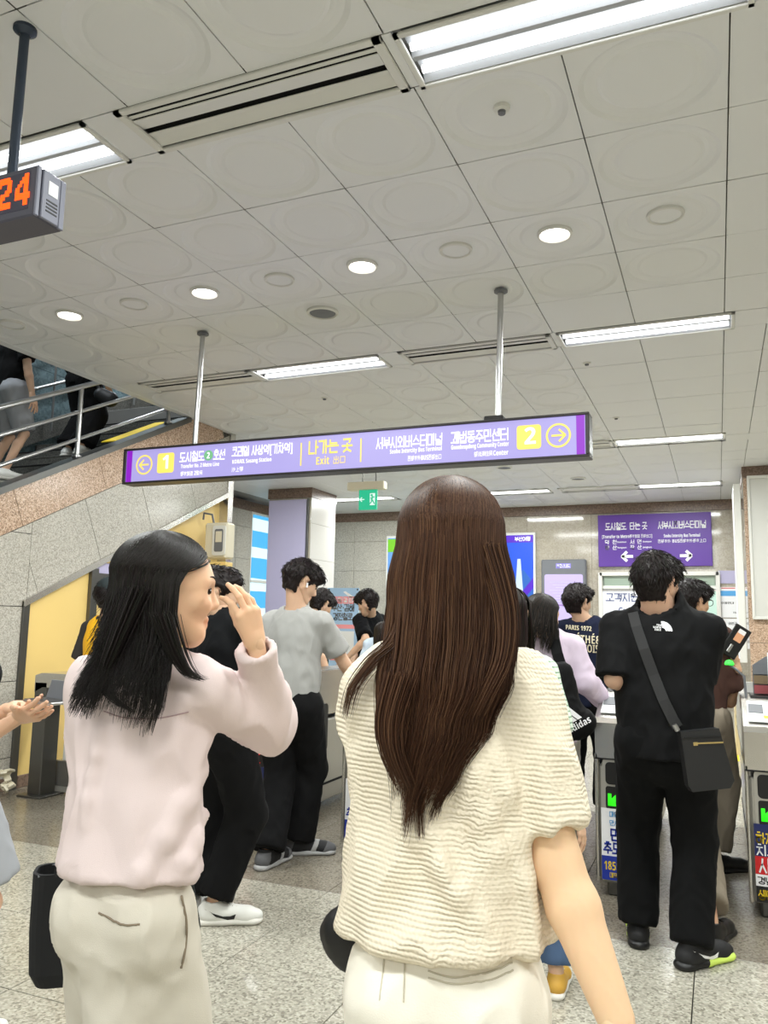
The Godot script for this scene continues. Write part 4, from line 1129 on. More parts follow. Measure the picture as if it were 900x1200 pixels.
# ------------------------------------------------------------------ column, far wall and what hangs there
func build_far_wall() -> void:
	var R := Vector3.RIGHT
	var U := Vector3.UP
	# column with the lavender panel
	var c := struct_root("column_1")
	obj("core", span(Vector3(-7.05, 0, -11.75), Vector3(-6.24, CEIL, -12.66)), mats["stone_far"], c)
	obj("top_band", span(Vector3(-7.07, 3.43, -11.73), Vector3(-6.22, CEIL, -12.68)), mats["stone_band"], c)
	var colcells := []
	for k in 6: colcells.append(rect(11.75, 0.0 + 0.6 * k, 12.66, 0.6 + 0.6 * k))
	paneled(c, "stone_panel", rect(11.75, 0, 12.66, 3.43), colcells, Vector3(-6.24, 0, 0), Vector3(0, 0, -1), U, R, mt("stone_pale", Color(0.86, 0.85, 0.83), 0.25), 0.012)
	var lav := thing("lavender_board", "tall plain lavender board on the front of the column", "board", Vector3(-6.65, 0.3, -11.74))
	obj("board", bx(Vector3(-0.02, 1.55, 0.02), Vector3(0.72, 3.1, 0.03), 0.004), mats["lavender"], lav)
	obj("edge", bx(Vector3(0.37, 1.55, 0.02), Vector3(0.03, 3.12, 0.04), 0.004), mats["dark_steel"], lav)
	# far wall
	var fw := struct_root("wall_far")
	var Z := -14.95
	obj("core", span(Vector3(-8.3, 0, Z - 0.02), Vector3(6.2, CEIL + 0.2, Z - 0.25)), mats["stone_far"], fw)
	obj("top_band", span(Vector3(-8.1, 3.42, Z - 0.02), Vector3(6.0, CEIL, Z + 0.02)), mats["stone_band"], fw)
	var cells := []
	for i in 9:
		for k in 6: cells.append(rect(-8.1 + 1.2 * i, 0.0 + 0.6 * k, -6.9 + 1.2 * i, 0.6 + 0.6 * k))
	var left := rect(-8.1, 0.0, -4.6, 3.42)
	paneled(fw, "stone_panel", left, cells, Vector3(0, 0, Z - 0.02), R, U, Vector3.BACK, mats["granite_grey"], 0.02)
	paneled(fw, "stone_panel", rect(-4.6, 0, -1.96, 3.42), cells, Vector3(0, 0, Z - 0.02), R, U, Vector3.BACK, mats["stone_far"], 0.02)
	paneled(fw, "stone_panel", rect(-1.96, 2.34, 0.25, 3.42), cells, Vector3(0, 0, Z - 0.02), R, U, Vector3.BACK, mats["stone_far"], 0.02)
	paneled(fw, "stone_panel", rect(0.05, 0, 2.0, 2.34), cells, Vector3(0, 0, Z - 0.02), R, U, Vector3.BACK, mats["stone_far"], 0.02)
	paneled(fw, "stone_panel", rect(0.25, 2.34, 2.0, 3.42), cells, Vector3(0, 0, Z - 0.02), R, U, Vector3.BACK, mats["stone_far"], 0.02)
	# purple wall sign
	var ps := thing("wall_sign", "large purple direction board with white lettering on the far wall", "sign", Vector3(-1.01, 2.45, Z + 0.03))
	obj("board", bx(Vector3(0, 0.46, 0.025), Vector3(1.92, 0.94, 0.05), 0.004), mats["sign_purple"], ps)
	var wp: Material = mats["white_print"]
	var pt := func(px: float, py: float) -> Vector3: return Vector3(px * 1.022 + 1.01, (py - 2.45) * 1.01, 0.0525)
	write(ps, "도시철도", pt.call(-1.80, 3.10), R, U, 0.13, wp, 0.37)
	write(ps, "타는 곳", pt.call(-1.38, 3.10), R, U, 0.13, wp, 0.3)
	write(ps, "서부시외버스터미널", pt.call(-0.91, 3.10), R, U, 0.13, wp, 0.8)
	write(ps, "[Transfer to Metro  都市鐵道 西部出口]", pt.call(-1.86, 2.95), R, U, 0.062, wp, 0.87)
	write(ps, "Seobu Intercity Bus Terminal", pt.call(-0.82, 2.945), R, U, 0.06, wp, 0.6)
	write(ps, "西部市外 BUS 西部市外都市上口", pt.call(-0.92, 2.85), R, U, 0.062, wp, 0.8)
	for k in 2:
		write(ps, ["덕", "양"][k], pt.call(-1.81, 2.845 - 0.1 * k), R, U, 0.075, wp)
		write(ps, ["천", "산"][k], pt.call(-1.68, 2.845 - 0.1 * k), R, U, 0.075, wp)
		write(ps, ["Deokcheon", "Yangsan"][k], pt.call(-1.60, 2.865 - 0.1 * k), R, U, 0.03, wp, 0.16)
		write(ps, ["서", "장"][k], pt.call(-1.38, 2.845 - 0.1 * k), R, U, 0.075, wp)
		write(ps, ["면", "산"][k], pt.call(-1.26, 2.845 - 0.1 * k), R, U, 0.075, wp)
		write(ps, ["Seomyeon", "Jangsan"][k], pt.call(-1.17, 2.865 - 0.1 * k), R, U, 0.03, wp, 0.15)
	arrow(ps, pt.call(-1.43, 2.62), 0.19, -1.0, wp, 0.26)
	arrow(ps, pt.call(-0.475, 2.62), 0.19, 1.0, wp, 0.26)
	# customer office window under the sign
	var d := struct_root("window_2")
	obj("recess", span(Vector3(-1.96, 0.0, Z - 0.06), Vector3(0.05, 2.34, Z - 0.02)), mt("office_wall", Color(0.72, 0.76, 0.72), 0.4), d)
	obj("jamb", MB.new().box(Vector3(-1.95, 1.17, Z + 0.03), Vector3(0.07, 2.34, 0.08), 0.005).box(Vector3(0.02, 1.17, Z + 0.03), Vector3(0.07, 2.34, 0.08), 0.005).box(Vector3(-0.96, 2.31, Z + 0.03), Vector3(2.0, 0.07, 0.08), 0.005).done(), mats["stone_pale"], d)
	obj("transom", bx(Vector3(-0.96, 2.07, Z + 0.02), Vector3(1.9, 0.06, 0.05), 0.004), mats["white_metal"], d)
	obj("transom", bx(Vector3(-0.96, 2.02, Z + 0.01), Vector3(1.9, 0.03, 0.05), 0.004), mats["steel"], d)
	obj("upper_pane", bx(Vector3(-0.96, 2.19, Z + 0.0), Vector3(1.86, 0.18, 0.01), 0.0), mt("pane_sage", Color(0.60, 0.66, 0.60), 0.1), d)
	obj("pane", bx(Vector3(-0.12, 1.3, Z + 0.0), Vector3(0.28, 1.4, 0.01), 0.0), glow("pane_mint", Color(0.80, 0.93, 0.86), 0.36), d)
	obj("yellow_slip", bx(Vector3(-1.2, 2.10, Z + 0.05), Vector3(0.28, 0.05, 0.006), 0.0), mats["yellow_panel"], d)
	obj("counter", span(Vector3(-1.9, 0.0, Z + 0.1), Vector3(0.0, 0.9, Z - 0.02)), mats["stone_pale"], d)
	var os := thing("office_sign", "white customer support sign in the window below the purple board", "sign", Vector3(-1.2, 1.0, Z + 0.02))
	obj("board", bx(Vector3(-0.06, 0.5, 0.0), Vector3(1.36, 1.0, 0.02), 0.004), glow("office_white", Color(0.93, 0.94, 0.95), 0.40), os)
	write(os, "고객지원실", Vector3(-0.66, 0.82, 0.012), R, U, 0.145, mt("office_blue", Color(0.25, 0.29, 0.50), 0.5), 0.72, 0.12)
	write(os, "Customer", Vector3(-0.45, 0.60, 0.012), R, U, 0.12, mats["office_blue"], 0.6)
	obj("green_foot", bx(Vector3(-0.5, 0.30, 0.012), Vector3(0.5, 0.1, 0.004), 0.0), mt("lime", Color(0.62, 0.75, 0.36), 0.5), os)
	# notices right of the window
	var nt := thing("wall_notice", "blue and white notice sheet on the far wall right of the office window", "notice", Vector3(0.18, 1.25, Z + 0.005))
	obj("sheet", bx(Vector3(0, 0.57, 0.004), Vector3(0.30, 0.52, 0.008), 0.0), mats["white_print"], nt)
	obj("blue_band", bx(Vector3(0, 0.72, 0.009), Vector3(0.30, 0.09, 0.002), 0.0), mats["sky_print"], nt)
	obj("red_line", bx(Vector3(0, 0.81, 0.009), Vector3(0.22, 0.014, 0.002), 0.0), mats["red_print"], nt)
	write(nt, "이용안내", Vector3(-0.12, 0.54, 0.0095), R, U, 0.035, mats["black_print"], 0.2)
	write(nt, "TEL", Vector3(0.06, 0.38, 0.0095), R, U, 0.03, mats["black_print"], 0.06)
	var n2 := thing("pictogram_notice", "purple pictogram board for telephones below the blue notice sheet", "notice", Vector3(0.2, 0.98, Z + 0.005))
	obj("sheet", bx(Vector3(0, 0.31, 0.004), Vector3(0.34, 0.5, 0.008), 0.0), mats["white_print"], n2)
	obj("pictogram", bx(Vector3(-0.12, 0.35, 0.009), Vector3(0.10, 0.13, 0.002), 0.0), mats["sign_purple"], n2)
	obj("pictogram", bx(Vector3(-0.12, 0.18, 0.009), Vector3(0.10, 0.13, 0.002), 0.0), mats["sign_purple"], n2)
	obj("pictogram", MB.new().prism(rounded(0.07, 0.07, 0.034), Vector3(-0.12, 0.49, 0.009), R, U, Vector3.BACK, 0.002).done(), mats["pink_print"], n2)
	obj("handset", MB.new().box(Vector3(-0.12, 0.35, 0.011), Vector3(0.02, 0.07, 0.002), 0.0, Basis(Vector3.BACK, 0.5)).box(Vector3(-0.13, 0.38, 0.011), Vector3(0.035, 0.02, 0.002), 0.0).box(Vector3(-0.10, 0.32, 0.011), Vector3(0.035, 0.02, 0.002), 0.0).done(), wp, n2)
	for k in 3: write(n2, ["금연구역", "공중전화", "분실물"][k], Vector3(-0.04, 0.46 - 0.15 * k, 0.0095), R, U, 0.045, mats["grey_plastic"], 0.17)
	var n3 := thing("grey_slip", "pale lilac paper slip above the blue notice sheet", "notice", Vector3(0.18, 2.15, Z + 0.005))
	obj("sheet", bx(Vector3(0, 0.1, 0.003), Vector3(0.30, 0.22, 0.006), 0.0), mats["lavender"], n3)
	# information kiosk board
	var k := thing("information_kiosk", "grey wall kiosk with a pale lilac lit screen beside the purple board", "kiosk", Vector3(-2.60, 1.0, Z + 0.02))
	obj("cabinet", bx(Vector3(0, 0.78, 0.04), Vector3(0.82, 1.6, 0.1), 0.02), mats["grey_plastic"], k)
	obj("screen", MB.new().prism(rounded(0.70, 1.25, 0.04), Vector3(0, 0.68, 0.09), R, U, Vector3.BACK, 0.004).done(), glow("kiosk_screen", Color(0.80, 0.74, 0.95), 0.42), k)
	obj("screen_stripe", bx(Vector3(0.0, 0.74, 0.096), Vector3(0.68, 0.02, 0.002), 0.0), glow("kiosk_violet", Color(0.72, 0.45, 0.9), 0.26), k)
	obj("title_plate", bx(Vector3(0, 1.46, 0.093), Vector3(0.27, 0.09, 0.004), 0.0), glow("kiosk_title", Color(0.62, 0.58, 0.95), 0.40), k)
	write(k, "종합안내도", Vector3(-0.12, 1.43, 0.0955), R, U, 0.06, wp, 0.24)
	for j in 9: obj("text_line", bx(Vector3(-0.05 + 0.03 * (j % 3), 1.16 - 0.05 * j, 0.0955), Vector3(0.42 - 0.06 * (j % 3), 0.008, 0.002), 0.0), mats["lavender"], k)
	# advertising screens either side of the long-haired woman's head
	var a1 := thing("advert_screen", "tall lit blue advertising screen with a white tower, right of the brown hair", "screen", Vector3(-3.55, 0.9, Z + 0.02))
	obj("case", bx(Vector3(0, 1.1, 0.03), Vector3(0.86, 2.2, 0.08), 0.01), mats["white_metal"], a1)
	obj("picture", bx(Vector3(0, 1.1, 0.072), Vector3(0.78, 2.1, 0.004), 0.0), glow("advert_blue", Color(0.10, 0.36, 0.95), 0.34), a1)
	obj("title_bar", bx(Vector3(0, 2.08, 0.076), Vector3(0.78, 0.14, 0.004), 0.0), glow("advert_violet", Color(0.36, 0.12, 0.85), 0.34), a1)
	write(a1, "부산여행", Vector3(0.04, 2.04, 0.079), R, U, 0.08, mats["sign_white"], 0.3)
	var hillm := flat_poly([Vector2(-0.39, 0.05), Vector2(0.39, 0.05), Vector2(0.39, 1.25), Vector2(0.2, 1.5), Vector2(0.02, 1.35), Vector2(-0.15, 1.15), Vector2(-0.39, 1.1)], Vector3(0, 0, 0.075))
	obj("sea_shape", hillm, glow("advert_sea", Color(0.16, 0.45, 0.85), 0.30), a1)
	obj("tower", flat_poly([Vector2(0.02, 0.5), Vector2(0.22, 0.5), Vector2(0.2, 1.0), Vector2(0.15, 1.7), Vector2(0.09, 1.7), Vector2(0.04, 1.0)], Vector3(0, 0, 0.078)), glow("advert_white", Color(0.88, 0.95, 1.0), 0.32), a1)
	obj("violet_wave", flat_poly([Vector2(0.15, 1.05), Vector2(0.39, 1.35), Vector2(0.39, 1.15), Vector2(0.25, 1.0)], Vector3(0, 0, 0.0785)), mats["advert_violet"], a1)
	obj("white_foam", flat_poly([Vector2(-0.39, 0.2), Vector2(0.39, 0.3), Vector2(0.39, 0.75), Vector2(0.2, 0.92), Vector2(-0.1, 0.85), Vector2(-0.39, 0.7)], Vector3(0, 0, 0.0795)), mats["advert_white"], a1)
	var a2 := thing("advert_screen", "lit green and blue advertising screen left of the brown hair", "screen", Vector3(-5.72, 0.9, Z + 0.02))
	obj("case", bx(Vector3(0, 1.1, 0.03), Vector3(0.86, 2.2, 0.08), 0.01), mats["white_metal"], a2)
	obj("picture", bx(Vector3(0, 1.1, 0.072), Vector3(0.78, 2.1, 0.004), 0.0), glow("advert_sky", Color(0.45, 0.68, 0.95), 0.34), a2)
	obj("green_bar", bx(Vector3(0, 2.0, 0.076), Vector3(0.78, 0.26, 0.004), 0.0), glow("advert_green", Color(0.50, 0.85, 0.10), 0.34), a2)
	obj("white_card", bx(Vector3(0, 0.5, 0.076), Vector3(0.78, 0.7, 0.004), 0.0), mats["advert_white"], a2)
	obj("flower", MB.new().prism(rounded(0.3, 0.3, 0.14, 6), Vector3(-0.2, 1.15, 0.074), R, U, Vector3.BACK, 0.004).prism(rounded(0.24, 0.24, 0.11, 6), Vector3(-0.28, 0.95, 0.074), R, U, Vector3.BACK, 0.005).done(), glow("advert_yellow", Color(0.85, 0.85, 0.2), 0.30), a2)
	# standing poster near the gates' far end (its code square stays blank)
	var p := thing("banner_poster", "pale blue banner with pink title squares standing beyond the gates", "poster", Vector3(-4.29, 0.75, -9.0))
	obj("sheet", bx(Vector3(0, 0.525, 0), Vector3(0.43, 1.05, 0.01), 0.0), mt("banner_blue", Color(0.66, 0.79, 0.92), 0.5), p)
	for j in 4:
		obj("title_square", bx(Vector3(-0.117 + 0.077 * j, 0.90, 0.006), Vector3(0.07, 0.09, 0.002), 0.0), mats["pink_print"], p)
		write(p, ["공", "항", "갈", "때"][j], Vector3(-0.146 + 0.077 * j, 0.873, 0.0075), R, U, 0.056, wp)
	write(p, "부산·김해", Vector3(-0.15, 0.765, 0.0065), R, U, 0.085, mats["grey_plastic"], 0.31, 0.16)
	write(p, "경전철로", Vector3(-0.13, 0.655, 0.0065), R, U, 0.085, mats["grey_plastic"], 0.27, 0.16)
	obj("ribbon", flat_poly([Vector2(-0.175, 0.60), Vector2(-0.15, 0.575), Vector2(-0.175, 0.55), Vector2(0.2, 0.55), Vector2(0.2, 0.60)], Vector3(0, 0, 0.005)), mats["pink_print"], p)
	obj("white_card", bx(Vector3(0.02, 0.36, 0.006), Vector3(0.28, 0.32, 0.002), 0.0), mats["sticker_white"], p)
	obj("ribbon", bx(Vector3(0.0, 0.18, 0.006), Vector3(0.32, 0.04, 0.002), 0.0), mats["pink_print"], p)
	write(p, "지금바로", Vector3(-0.02, 0.08, 0.0065), R, U, 0.05, mats["grey_plastic"], 0.2)
	obj("plane_mark", flat_poly([Vector2(0.0, 1.0), Vector2(0.03, 1.01), Vector2(0.13, 0.95), Vector2(0.13, 0.93), Vector2(0.08, 0.94)], Vector3(0, 0, 0.005)), wp, p)
	for e in [-1.0, 1.0]:
		obj("leg", MB.new().tube([Vector3(e * 0.18, 1.0, -0.015), Vector3(e * 0.18, -0.75, -0.02)], 0.01, 8).done(), mats["rail_steel"], p)
		obj("eyelet", MB.new().prism(rounded(0.02, 0.02, 0.009), Vector3(e * 0.195, 1.03, 0.005), R, U, Vector3.BACK, 0.002).done(), mats["black_plastic"], p)
	# right-hand pillar with its two white boards
	var pl := struct_root("column_2")
	obj("core", span(Vector3(0.38, 0, -11.9), Vector3(1.5, CEIL, -12.9)), mats["stone_far"], pl)
	obj("top_band", span(Vector3(0.37, 3.44, -11.88), Vector3(1.52, CEIL, -12.92)), mats["stone_band"], pl)
	var pc := []
	for k2 in 6: pc.append(rect(0.38, 0.6 * k2, 1.5, 0.6 + 0.6 * k2))
	paneled(pl, "stone_panel", rect(0.38, 0, 1.5, 3.44), pc, Vector3(0, 0, -11.9), R, U, Vector3.BACK, mats["granite_pink"], 0.012)
	var wb := thing("white_board", "large blank white framed board on the front of the right pillar", "board", Vector3(0.9, 1.5, -11.88))
	obj("panel", bx(Vector3(0, 0.98, 0.02), Vector3(0.9, 1.9, 0.03), 0.002), mt("board_white", Color(0.80, 0.80, 0.78), 0.3), wb)
	obj("frame", MB.new().box(Vector3(0, 1.94, 0.03), Vector3(0.94, 0.04, 0.06), 0.006).box(Vector3(0, 0.03, 0.03), Vector3(0.94, 0.04, 0.06), 0.006).box(Vector3(-0.455, 0.98, 0.03), Vector3(0.035, 1.92, 0.06), 0.006).box(Vector3(0.455, 0.98, 0.03), Vector3(0.035, 1.92, 0.06), 0.006).done(), mats["white_metal"], wb)
	var sb := thing("side_board", "tall narrow white board on the left side of the right pillar", "board", Vector3(0.30, 0.95, -12.4))
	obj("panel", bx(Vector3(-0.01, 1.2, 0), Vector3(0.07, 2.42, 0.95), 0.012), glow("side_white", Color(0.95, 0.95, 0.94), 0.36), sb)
	obj("edge", bx(Vector3(0.0, 1.2, 0.49), Vector3(0.09, 2.44, 0.03), 0.006), mats["white_metal"], sb)
	# low beige counter beyond the gates at right
	var ct := thing("beige_counter", "low beige counter with open shelves before the right pillar", "counter", Vector3(0.36, 0, -10.2))
	obj("top", bx(Vector3(0.4, 0.72, 0), Vector3(1.3, 0.05, 0.6), 0.006), mt("beige", Color(0.86, 0.80, 0.66), 0.5), ct)
	obj("shelf", bx(Vector3(0.4, 0.42, 0), Vector3(1.24, 0.03, 0.56), 0.004), mats["beige"], ct)
	for sx in [-0.2, 1.0]: obj("side", bx(Vector3(sx, 0.35, 0), Vector3(0.05, 0.7, 0.56), 0.004), mats["beige"], ct)
	obj("back", bx(Vector3(0.4, 0.35, -0.26), Vector3(1.2, 0.66, 0.02), 0.0), mats["yellow_panel"], ct)
	# steel guide rail beyond the gates at left
	var gr := thing("guide_rail", "low steel guide rail with a black bar beyond the left gates", "rail", Vector3(-4.2, 0, -7.3))
	for sx in [-0.5, 0.0, 0.5]: obj("post", bx(Vector3(sx, 0.5, 0), Vector3(0.06, 1.0, 0.06), 0.008), mats["steel"], gr)
	obj("bar", MB.new().tube([Vector3(-0.5, 0.98, 0), Vector3(0.5, 0.98, 0)], 0.03, 12).done(), mats["black_plastic"], gr)
	obj("lower_bar", MB.new().tube([Vector3(-0.5, 0.55, 0), Vector3(0.5, 0.55, 0)], 0.02, 10).done(), mats["rail_steel"], gr)

# ================================================================== bodies and cloth: fields of tapered bones, meshed as surface nets
# a bone: [a, b, radius a, radius b, blend, squash 0..1, squash axis, cut: 1 flat at a, 2 flat at b, 3 both]
func bone(a: Vector3, b: Vector3, ra: float, rb: float, k := 0.02, q := 1.0, thin := Vector3.ZERO, cut := 0) -> Array:
	return [a, b, ra, rb, k, q, thin, cut]

func reach(p: Vector3, b: Array) -> float:
	var ab: Vector3 = b[1] - b[0]
	var w: Vector3 = p - b[0]
	var t := clampf(w.dot(ab) / maxf(ab.length_squared(), 1e-9), 0.0, 1.0)
	var c := w - ab * t
	var r: float = lerpf(b[2], b[3], t)
	var l := c.length()
	var d := l - r
	if b[5] < 1.0:
		var cn: float = c.dot(b[6])
		var l2: float = (c + b[6] * (cn / b[5] - cn)).length()
		d = (l2 - r) * (l / l2 if l2 > 1e-6 else b[5])
	if b[7] & 1: d = maxf(d, -w.dot(ab.normalized()))
	if b[7] & 2: d = maxf(d, (p - b[1]).dot(ab.normalized()))
	return d

func field(p: Vector3, bones: Array) -> float:
	var f := 1.0
	for b in bones:
		var d := reach(p, b)
		var k: float = b[4]
		if f - d >= k: f = d
		elif d - f < k:
			var h := (k - absf(f - d)) / k
			f = minf(f, d) - h * h * k * 0.25
	return f

# from p along dir (unit) until the skin of the bones is `lift` away
func settle(p: Vector3, dir: Vector3, bones: Array, lift: float) -> Vector3:
	var q := p
	var best := p
	var least := 1e9
	for i in 40:
		var d := field(q, bones) - lift
		if d < least:
			least = d
			best = q
		if d < 0.0005 or (q - p).length() > 0.9: break
		q += dir * maxf(d * 0.8, 0.0004)
	return best

func pour(F: PackedFloat32Array, b: Array, lo: Vector3, cs: float, nx: int, ny: int, nz: int, carve: bool) -> void:
	var a: Vector3 = b[0]
	var e: Vector3 = b[1]
	var ra: float = b[2]
	var rb: float = b[3]
	var k: float = b[4]
	var q: float = b[5]
	var thin: Vector3 = b[6]
	var cut: int = b[7]
	var ab := e - a
	var inv := 1.0 / maxf(ab.length_squared(), 1e-9)
	var dir := ab.normalized()
	var ext := Vector3.ONE * (maxf(ra, rb) + k + cs)
	var s := ((a.min(e) - ext - lo) / cs).floor()
	var t2 := ((a.max(e) + ext - lo) / cs).ceil()
	var x0 := maxi(0, int(s.x))
	var y0 := maxi(0, int(s.y))
	var z0 := maxi(0, int(s.z))
	var x1 := mini(nx, int(t2.x) + 1)
	var y1 := mini(ny, int(t2.y) + 1)
	var z1 := mini(nz, int(t2.z) + 1)
	for z in range(z0, z1):
		for y in range(y0, y1):
			var at := (z * ny + y) * nx
			for x in range(x0, x1):
				var w := Vector3(lo.x + x * cs - a.x, lo.y + y * cs - a.y, lo.z + z * cs - a.z)
				var t := clampf(w.dot(ab) * inv, 0.0, 1.0)
				var c := w - ab * t
				var r := ra + (rb - ra) * t
				var l := c.length()
				var d := l - r
				if q < 1.0:
					var cn := c.dot(thin)
					var l2 := (c + thin * (cn / q - cn)).length()
					d = (l2 - r) * (l / l2 if l2 > 1e-6 else q)
				if cut & 1: d = maxf(d, -w.dot(dir))
				if cut & 2: d = maxf(d, (w - ab).dot(dir))
				var f := F[at + x]
				if carve:
					d = -d
					if d > f: F[at + x] = d
					if k > 0.0 and absf(f - d) < k:
						var h := (k - absf(f - d)) / k
						F[at + x] = maxf(f, d) + h * h * k * 0.25
				elif f - d >= k: F[at + x] = d
				elif d - f < k:
					var h := (k - absf(f - d)) / k
					F[at + x] = minf(f, d) - h * h * k * 0.25

# fills job.v / job.n / job.i
func grow(job: Dictionary) -> void:
	var cs: float = job.cell
	var bones: Array = job.bones
	var lo := Vector3.INF
	var hi := -Vector3.INF
	for b in bones:
		var r := Vector3.ONE * (maxf(b[2], b[3]) + cs)
		lo = lo.min(b[0] - r).min(b[1] - r)
		hi = hi.max(b[0] + r).max(b[1] + r)
	lo -= Vector3.ONE * cs * 2.0
	hi += Vector3.ONE * cs * 2.0
	var nx := int((hi.x - lo.x) / cs) + 2
	var ny := int((hi.y - lo.y) / cs) + 2
	var nz := int((hi.z - lo.z) / cs) + 2
	var F := PackedFloat32Array()
	F.resize(nx * ny * nz)
	F.fill(1.0)
	for b in bones: pour(F, b, lo, cs, nx, ny, nz, false)
	for b in job.get("carve", []): pour(F, b, lo, cs, nx, ny, nz, true)
	for pl in job.get("planes", []):
		var pn: Vector3 = pl[1]
		var p0: Vector3 = pl[0]
		for z in nz:
			for y in ny:
				var at := (z * ny + y) * nx
				for x in nx:
					var d := (lo + Vector3(x, y, z) * cs - p0).dot(pn)
					if d > F[at + x]: F[at + x] = d
	var V := PackedVector3Array()
	var id := PackedInt32Array()
	id.resize(nx * ny * nz)
	id.fill(-1)
	var cells := PackedInt32Array()
	var sxy := nx * ny
	var off := PackedInt32Array([0, 1, nx, nx + 1, sxy, sxy + 1, sxy + nx, sxy + nx + 1])
	var edges := [[0, 1], [2, 3], [4, 5], [6, 7], [0, 2], [1, 3], [4, 6], [5, 7], [0, 4], [1, 5], [2, 6], [3, 7]]
	var corner := [Vector3(0, 0, 0), Vector3(1, 0, 0), Vector3(0, 1, 0), Vector3(1, 1, 0), Vector3(0, 0, 1), Vector3(1, 0, 1), Vector3(0, 1, 1), Vector3(1, 1, 1)]
	for z in nz - 1:
		for y in ny - 1:
			var at := (z * ny + y) * nx
			for x in nx - 1:
				var i := at + x
				var f0 := F[i]
				if f0 > cs * 2.0 or f0 < -cs * 2.0: continue
				var m := 0
				if f0 < 0.0: m += 1
				if F[i + 1] < 0.0: m += 1
				if F[i + nx] < 0.0: m += 1
				if F[i + nx + 1] < 0.0: m += 1
				if F[i + sxy] < 0.0: m += 1
				if F[i + sxy + 1] < 0.0: m += 1
				if F[i + sxy + nx] < 0.0: m += 1
				if F[i + sxy + nx + 1] < 0.0: m += 1
				if m == 0 or m == 8: continue
				var sum := Vector3.ZERO
				var cnt := 0.0
				for e in edges:
					var fa := F[i + off[e[0]]]
					var fb := F[i + off[e[1]]]
					if (fa < 0.0) != (fb < 0.0):
						sum += corner[e[0]].lerp(corner[e[1]], fa / (fa - fb))
						cnt += 1.0
				id[i] = V.size()
				cells.append(i)
				V.append(lo + (Vector3(x, y, z) + sum / cnt) * cs)
	var I := PackedInt32Array()
	var steps := [[1, nx, sxy], [nx, sxy, 1], [sxy, 1, nx]]
	for i in cells:
		var f0 := F[i]
		for s in steps:
			var f1 := F[i + s[0]]
			if (f0 < 0.0) == (f1 < 0.0): continue
			var a := id[i]
			var b := id[i - s[1]]
			var c := id[i - s[1] - s[2]]
			var d := id[i - s[2]]
			if a < 0 or b < 0 or c < 0 or d < 0: continue
			if f0 < 0.0: I.append_array(PackedInt32Array([a, c, b, a, d, c]))
			else: I.append_array(PackedInt32Array([a, b, c, a, c, d]))
	var N := normals_of(V, I)
	if job.has("wrinkle"):
		var wr: Array = job.wrinkle       # [depth, frequency per axis, seed]
		var nz1 := FastNoiseLite.new()
		nz1.seed = wr[2]
		nz1.frequency = 1.0
		nz1.noise_type = FastNoiseLite.TYPE_SIMPLEX_SMOOTH
		nz1.fractal_octaves = 2
		var fq: Vector3 = wr[1]
		for k in V.size():
			var p: Vector3 = V[k] * fq
			var g := nz1.get_noise_3dv(p)
			V[k] += N[k] * wr[0] * (1.0 - 2.2 * absf(g))
		N = normals_of(V, I)
	if job.has("shape"):
		var sh: Callable = job.shape
		for k in V.size(): V[k] = sh.call(V[k], N[k])
		N = normals_of(V, I)
	job.v = V
	job.n = N
	job.i = I

func normals_of(V: PackedVector3Array, I: PackedInt32Array) -> PackedVector3Array:
	var N := PackedVector3Array()
	N.resize(V.size())
	for t in range(0, I.size(), 3):
		var n := (V[I[t + 2]] - V[I[t]]).cross(V[I[t + 1]] - V[I[t]])
		N[I[t]] += n
		N[I[t + 1]] += n
		N[I[t + 2]] += n
	for k in N.size(): N[k] = N[k].normalized()
	return N

func run_jobs() -> void:
	var group := WorkerThreadPool.add_group_task(func(i: int) -> void: grow(jobs[i]), jobs.size())
	WorkerThreadPool.wait_for_group_task_completion(group)
	for j in jobs:
		if j.has("sink"):
			pour_into(j.sink, j, j.get("place", Transform3D.IDENTITY), j.get("tint", Color.WHITE))
	jobs = []

func sink() -> Dictionary:
	return {"v": PackedVector3Array(), "n": PackedVector3Array(), "i": PackedInt32Array(), "c": PackedColorArray()}

func pour_into(s: Dictionary, j: Dictionary, t: Transform3D, tint: Color, mirror := false) -> void:
	var base: int = s.v.size()
	var V: PackedVector3Array = j.v
	var N: PackedVector3Array = j.n
	var I: PackedInt32Array = j.i
	var cols: PackedColorArray = j.get("c", PackedColorArray())
	var flip := Vector3(-1, 1, 1) if mirror else Vector3.ONE
	for k in V.size():
		s.v.append(t * (V[k] * flip))
		s.n.append((t.basis * (N[k] * flip)).normalized())
		s.c.append(tint * cols[k] if cols.size() else tint)
	for k in range(0, I.size(), 3):
		s.i.append(base + I[k])
		s.i.append(base + I[k + (2 if mirror else 1)])
		s.i.append(base + I[k + (1 if mirror else 2)])

func surface_of(s: Dictionary) -> ArrayMesh:
	var arr := []
	arr.resize(Mesh.ARRAY_MAX)
	arr[Mesh.ARRAY_VERTEX] = s.v
	arr[Mesh.ARRAY_NORMAL] = s.n
	arr[Mesh.ARRAY_INDEX] = s.i
	if s.get("c", PackedColorArray()).size() == s.v.size(): arr[Mesh.ARRAY_COLOR] = s.c
	var m := ArrayMesh.new()
	m.add_surface_from_arrays(Mesh.PRIMITIVE_TRIANGLES, arr)
	return m

